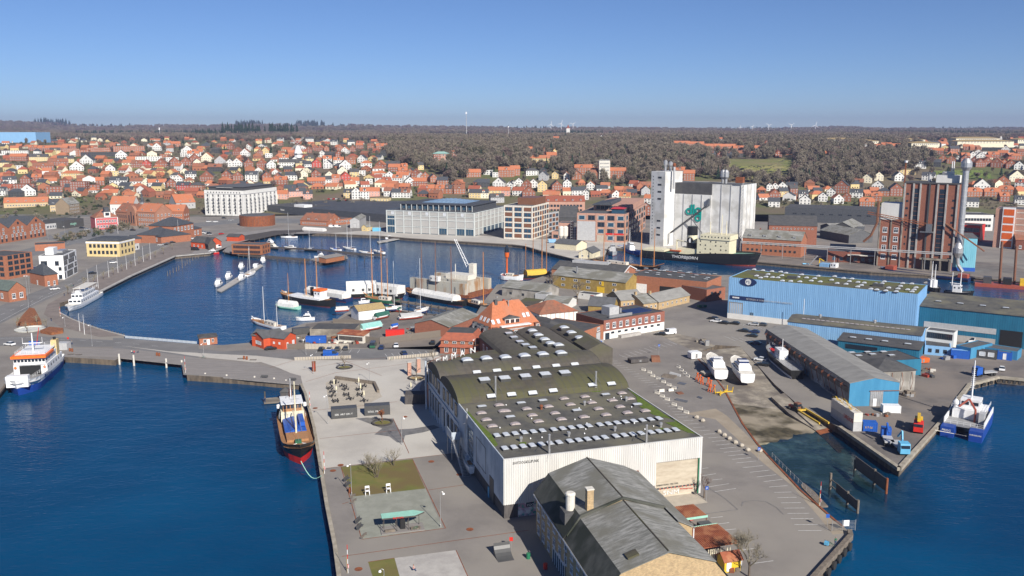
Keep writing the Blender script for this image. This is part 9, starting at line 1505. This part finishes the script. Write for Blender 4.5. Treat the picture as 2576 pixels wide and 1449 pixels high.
for i,(x,y) in enumerate([(44,826),(94,820),(116,829),(69,838),(171,742),(211,721),(236,713),(261,703),(286,692),(308,682),(330,673),(350,664),(370,655),(391,648),(412,640),(434,628)]):tree('poll',x,y,f'{hsname(i)} pollarded bare tree from the lower left, by the promenade','pollarded promenade trees',random.uniform(.9,1.15),i)
for i,(x,y,k) in enumerate([(947,1202,1.15),(928,1180,.95),(988,1171,1.0)]):tree('birch%d' % i,x,y,['multi-stemmed bare birch at the front of the lawn','multi-stemmed bare birch at the lawn corner','multi-stemmed bare birch on the right of the lawn'][i],h=6.5,seed=60 + i,multi=4,twigs=500,tw=.02,mat='twig_pale',sc=k,levels=3)
tree('plum',1010,1182,'low spreading bare tree in the middle of the lawn',h=4.2,seed=71,spread=.6,twigs=500,tw=.02,P0=G(*W10(1240,1200)))
tree('bigtree',1884,1452,'large spreading bare tree beside the yellow hut',h=11,seed=81,spread=.5,twigs=2600,tw=.022,mat='twig_pale',levels=5,sc=1.0);tree('birchr',1771,1252,'slender white birch at the hall corner',h=8,seed=83,spread=.3,twigs=500,tw=.02,mat='twig_red',levels=3)
for x,y,lab,h in [(1452,760,'tall bare birch before the ochre workshop',14),(1386,740,'bare birch left of the ochre workshop',14),(1124,560,'broad bare tree beside the grey warehouse',12),(1142,558,'second broad bare tree beside the grey school',12)]:tree('far' + str(h),x,y,lab,h=h,seed=90 + h,spread=.35,twigs=900,tw=.05,mat='twig',levels=4)
# rails, gate, tyres, odds and ends
for lab,x0,y0,x1,y1,yt,m_ in [('blue-grey mesh railing along the basin side of the bridge',315,851,496,866,842,'render_grey'),('white topped railing beside the slip',1942,1150,2050,1258,1134,'galv')]:
 a,c = G(x0,y0),G(x1,y1);t = E('railing',lab,'railing',a,atan2(c.y - a.y,c.x - a.x));L_ = (c - a).length;n = int(L_ / 2.2);me = MB().box(0,L_ / n - .1,-.02,.02,.15,1.1).mesh('panel','shed_blue_grey') if m_[0] == 'r' else MB().tube((0,0,1.1),(L_ / n,0,1.1),.05,5).tube((0,0,.6),(L_ / n,0,.6),.03,4).mesh('rail','galv');pm_ = MB().tube((0,0,0),(0,0,1.2),.05,5).mesh('post','galv');[(link(me.name,me,t,(k*L_ / n,0,0)),link('post',pm_,t,(k*L_ / n,0,0))) for k in range(n)]
t = E('quay_gate','galvanised steel gate and fence at the quay corner','gate',G(2092,1337),.1);[MB().tube((x,0,0),(x,0,2.4),.07,5).build('post','galv',t) for x in (0,2.2,5)];b = MB();[b.tube((.15 + k*.2,0,.2),(.15 + k*.2,0,2.3),.03,3) for k in range(11)];b.build('gate_leaf','galv',t);b = MB();[b.tube((2.2,0,.3 + k*.3),(5,0,.3 + k*.3),.04,3) for k in range(7)];b.build('fence_bars','galv',t);[MB().box(2.4,3.6,-.1,-.05,z,z + .6).build('notice','white',t) for z in (1.1,1.75)]
tm2 = MB().lathe(0,0,[(.35,-.14),(.6,-.14),(.62,.14),(.35,.14)],14).mesh('quay_tyre','tyre')
for i,(x,y) in enumerate([(825,1155),(773,1212),(720,1278),(667,1342),(612,1410)]):o = link('fender',tm2,None,G(1932 + x / 4,1086.75 + y / 4,1.2));o.rotation_euler = (pi / 2,0,R(50));o.scale = (1.4,)*3;tag(o,f'{hsname(i)} fender tyre from the top on the lower right quay','tyre','fender tyres')
for i in range(9):f = i / 8;x,y = lerp([(0,2440),(.5,2512),(1,2565)],f),lerp([(0,976),(.5,958),(1,964)],f);o = link('fender',tm2,None,G(x,y,1.3));o.rotation_euler = (pi / 2,0,R(15));tag(o,f'{hsname(i)} fender tyre from the left on the works quay','tyre','works quay tyres')
for x,y,s_,m_,lab,nm in [(1752,904,(4,3,2.6),'white','white site caravan on the hardstand by the quarter pipe','caravan'),(1611,914,(7,3,1.6),'dark_timber','black painted skate enclosure with green ramp inside','enclosure'),(1793,946,(6,3,1.2),'sandstone','old cream boat hull section behind the caravan','boat_hull'),(1785,872,(3,9,2.2),'dirty_concrete','pile of slip cradle machinery and winch on the hardstand','slip_winch'),(2323,915,(5,3,2),'orange_red','orange folded lifeboat ramp against the teal wall','ramp'),(2395,905,(7,2,1.8),'blue','blue steel tanks under the lean-to','tank'),(2230,1010,(4,3,1.8),'offwhite','stack of pale crates behind the blue gable','crates'),(2290,1000,(3,3,2),'old_wood','heap of timber and scrap by the concrete workshop','scrap_heap'),(1848,1429,(3,2,1.4),'render_grey','grey concrete trough beside the timber store','trough'),(1510,863,(3,1.2,1.2),'blue','blue barrels and crates outside the garage','barrels'),(1768,775,(4,2,1.5),'hull_green','green skip at the end of the brick row','skip')]:
 t = E(nm,lab,nm.replace('_',' '),G(x,y),HA);w,d,h = s_
 if nm in ('caravan','enclosure','ramp','trough','skip','boat_hull'):MB().ysec([(-w / 2,.3),(w / 2,.3),(w / 2 + .1,h*.9),(w / 2 - .3,h),(-w / 2 + .3,h),(-w / 2 - .1,h*.9)],0,d).build('body',m_,t);MB().box(-.4,.4,-.05,0,.5,h*.8).build('panel','grey',t)
 else:
  for k in range(7):a_,b2,c_ = random.uniform(-w / 2,w / 2 - .8),random.uniform(0,d - .6),random.uniform(.4,h);MB().box(a_,a_ + random.uniform(.7,2),b2,b2 + random.uniform(.6,1.8),0,c_).build('piece',m_ if k % 3 else 'galv',t)
for k,(x,y,m_) in enumerate([(1925,300,'orange_red'),(1950,320,'orange_red'),(1975,345,'orange_red'),(2035,350,'orange_red'),(2060,375,'orange_red'),(2050,420,'orange_red'),(2095,425,'orange_red')]):t = E('boat_stand',f'{hsname(k)} orange steel boat stand beside the slip','boat stand',G(*q24(x,y)),HA,'orange boat stands');[MB().tube((0,0,2.2),(.6*cos(a),.6*sin(a),0),.13,4).build('leg',m_,t) for a in (.5,2.6,4.6)];MB().box(-.3,.3,-.3,.3,2.1,2.4).build('pad',m_,t)
t = E('boat_cradle','yellow steel boat cradle with crossed beams on the slip','cradle',G(*q24(2190,440)),HA + .3);[MB().cb(0,0,.6,6,.4,.3,a).build('beam','yellow',t) for a in (.35,-.35)];[MB().tube((x,y,0),(x*1.1,y*1.2,2),.12,4).build('arm','yellow',t) for x in (-2.6,2.6) for y in (-1,1)]
t = E('a_frame','yellow and rusty A-frame hoist behind the grey roof','hoist',HF(10.5,-4));[MB().tube((x,0,0),(0,0,10),.22,5).build('leg','yellow',t) for x in (-1.6,1.6)];MB().tube((0,0,10),(5,-2,3),.3,5).build('boom','rust',t)
t,rf = bld('yellow_hut','small yellow hut with rusty gabled roof at the bottom edge',G(1822,1442),HA,3.4,2.6,2.4,'gx',1.0,'yellow','corr_rust');win(t,3.4,2.6,'f',.9,1.1,1,1.7,'dw');t = E('skate_pipe','dark quarter pipe ramp with stickers beside the brick warehouse','skate ramp',G(1274,1412),.3);MB().xsec([(0,0)] + [(3.2*sin(a),2.4*(1 - cos(a))) for a in [k*.26 for k in range(7)]] + [(3.4,0)],-1.6,1.6).build('ramp','dark_grey',t)
for x,y,m_,lab in [(1329,1405,'green','green and white oil barrel beside the brick warehouse'),(1372,1431,'red','red oil barrel at the bottom by brick wall')]:MB().lathe(0,0,[(.4,0),(.4,1.1),(.36,1.12)],12).build('barrel',m_,None,loc=G(x,y),label=lab,cat='barrel')
for x,y,yt,lab,m_,tx in [(1777,1260,1223,'blue parking sign near the birch','blue','P'),(2080,1334,1293,'blue sign on thin pole near the gate','blue',None),(1908,1157,1125,'blue sign beside the boulders','blue','P'),(173,872,848,'red bordered yield sign beside the road','red',None),(1286,1380,1351,'red warning triangle above the garden clutter','red',None),(1657,895,866,'blue sign in the upper car park','blue','P'),(805,870,851,'blue parking sign above the concrete fence','blue','P')]:sign(x,y,yt,.7,.8,m_,lab,txt=tx)
for lab,x,y in [('left rust-coloured litter drum by the ferry deck',176,884),('right rust-coloured litter drum by the ferry deck',182,885),('left rust-coloured litter drum on the deck',395,895),('right rust-coloured litter drum on the deck',401,896),('rust litter drum at left of the deck bench pair',614,904),('rust litter drum between the deck benches',621,905),('orange litter bin left of the lawn',881,1240)]:MB().lathe(0,0,[(.35,0),(.38,1.2),(.3,1.25)],10).build('litter_bin','rust',None,loc=G(x,y),label=lab,cat='litter bin')
t = E('ferry_ramp','grey ferry ramp cabin and blue sign panel beside the ferry','ramp cabin',G(161,878));MB().box(-2,2,-1.5,1.5,0,2.6).build('cabin','light_grey',t);MB().box(-13,-9,0,.2,.3,3).build('sign_panel','blue',t);MB().tube((-9,-3,0),(-7,-3,9),.12,5).build('barrier_arm','red',t)
G_ = [(174.5,868,'walking person in brown coat crossing the road','walk','brown_metal'),(181,867,'walking person in grey jacket crossing the road','walk','grey'),(331,889,'person in pale jumper sitting in the group on the deck','sit','offwhite'),(338,890,'person in red top sitting in the group on the deck','sit','red'),(348,888,'person in dark jacket sitting at right of the deck group','sit','dark_grey'),(2101,1372,'person in green vest standing by the blue cargo bike','reach','green'),(667,1013,'person in dark blue standing on the landing stage','stand','navy'),(129,808,'person in black standing by the traffic island','stand','black'),(162,745,'pedestrian in black beside the promenade tree','walk','black'),(149,705,'pedestrian outside the white office','walk','sky_blue'),(185,720,'dark-clad cyclist on the harbour road','sit','black'),(1040,1437,'person in pink crouched on the skate concrete','sit','render_pink')]
for i,(x,y,lab,ps,m_) in enumerate(G_):person(x,y,lab,m_,rz=i*1.3,pose=ps)
def bike(x,y,a,lab,cargo=0):
 t = E('bicycle',lab,'bicycle',G(x,y),a);b = MB();w = [(.33*cos(k*pi / 7),0,.33*sin(k*pi / 7)) for k in range(15)];b.path(w,.025,4);me = b.mesh('wheel','black');[link('wheel',me,t,(x_,0,.35)) for x_ in (-.55,.55)]
 MB().path([(-.55,0,.35),(-.15,0,.85),(.42,0,.9),(.55,0,.35)],.025,4).path([(-.15,0,.85),(0,0,.35),(.42,0,.9)],.025,4).build('frame','green',t);MB().tube((.42,-.25,1.02),(.42,.25,1.02),.02,4).build('handlebar','black',t)
 if cargo:MB().box(.5,1.3,-.4,.4,.25,.85).build('cargo_box','sky_blue',t)
bike(2091,1376,2.5,'blue box cargo bike near the quay gate',1);bike(1045,1335,.4,'green bicycle leaning at the shelter',0);bike(512,902,.1,'bicycle under the lamp on the bridge',0);bike(181,722,.7,'bicycle ridden along the harbour road');bike(985,906,1,'bicycle parked at the right block wall')
# birds on the roof and yard clutter
P('gull',.8);gm = MB().lathe(0,0,[(.03,0),(.16,.12),(.17,.25),(.06,.4)],6).mesh('gull','gull');random.seed(4)
for k in range(26):o = link('gull',gm,None,HF(random.uniform(2,44),random.uniform(7,37),ZL + H_*0 + 13.05));tag(o,'white gull resting on the flat skylight roof','bird','gulls on the hall roof')
b = MB()
for (x0,x1,y0,y1,n) in [(640,690,850,862,0),(745,850,848,868,46),(860,905,848,866,18),(1020,1055,826,850,26),(1230,1340,740,770,16),(1395,1470,745,765,12),(2325,2350,925,950,14),(2180,2240,1060 - 20,1050,8),(1830,1860,1400,1440,14)]:
 for k in range(n):p = G(random.uniform(x0,x1),random.uniform(y0,y1));s_ = random.uniform(.3,1.1);b.cb(p.x,p.y,p.z + s_*.4,s_*random.uniform(.8,2.2),s_,s_*random.uniform(.5,1.1),random.uniform(0,3),k % 6)
b.build('yard_clutter',['old_wood','rust','galv','offwhite','boot_red','dark_grey'],None,kind='stuff',label='loose scrap, crates and timber lying about the boatyards')
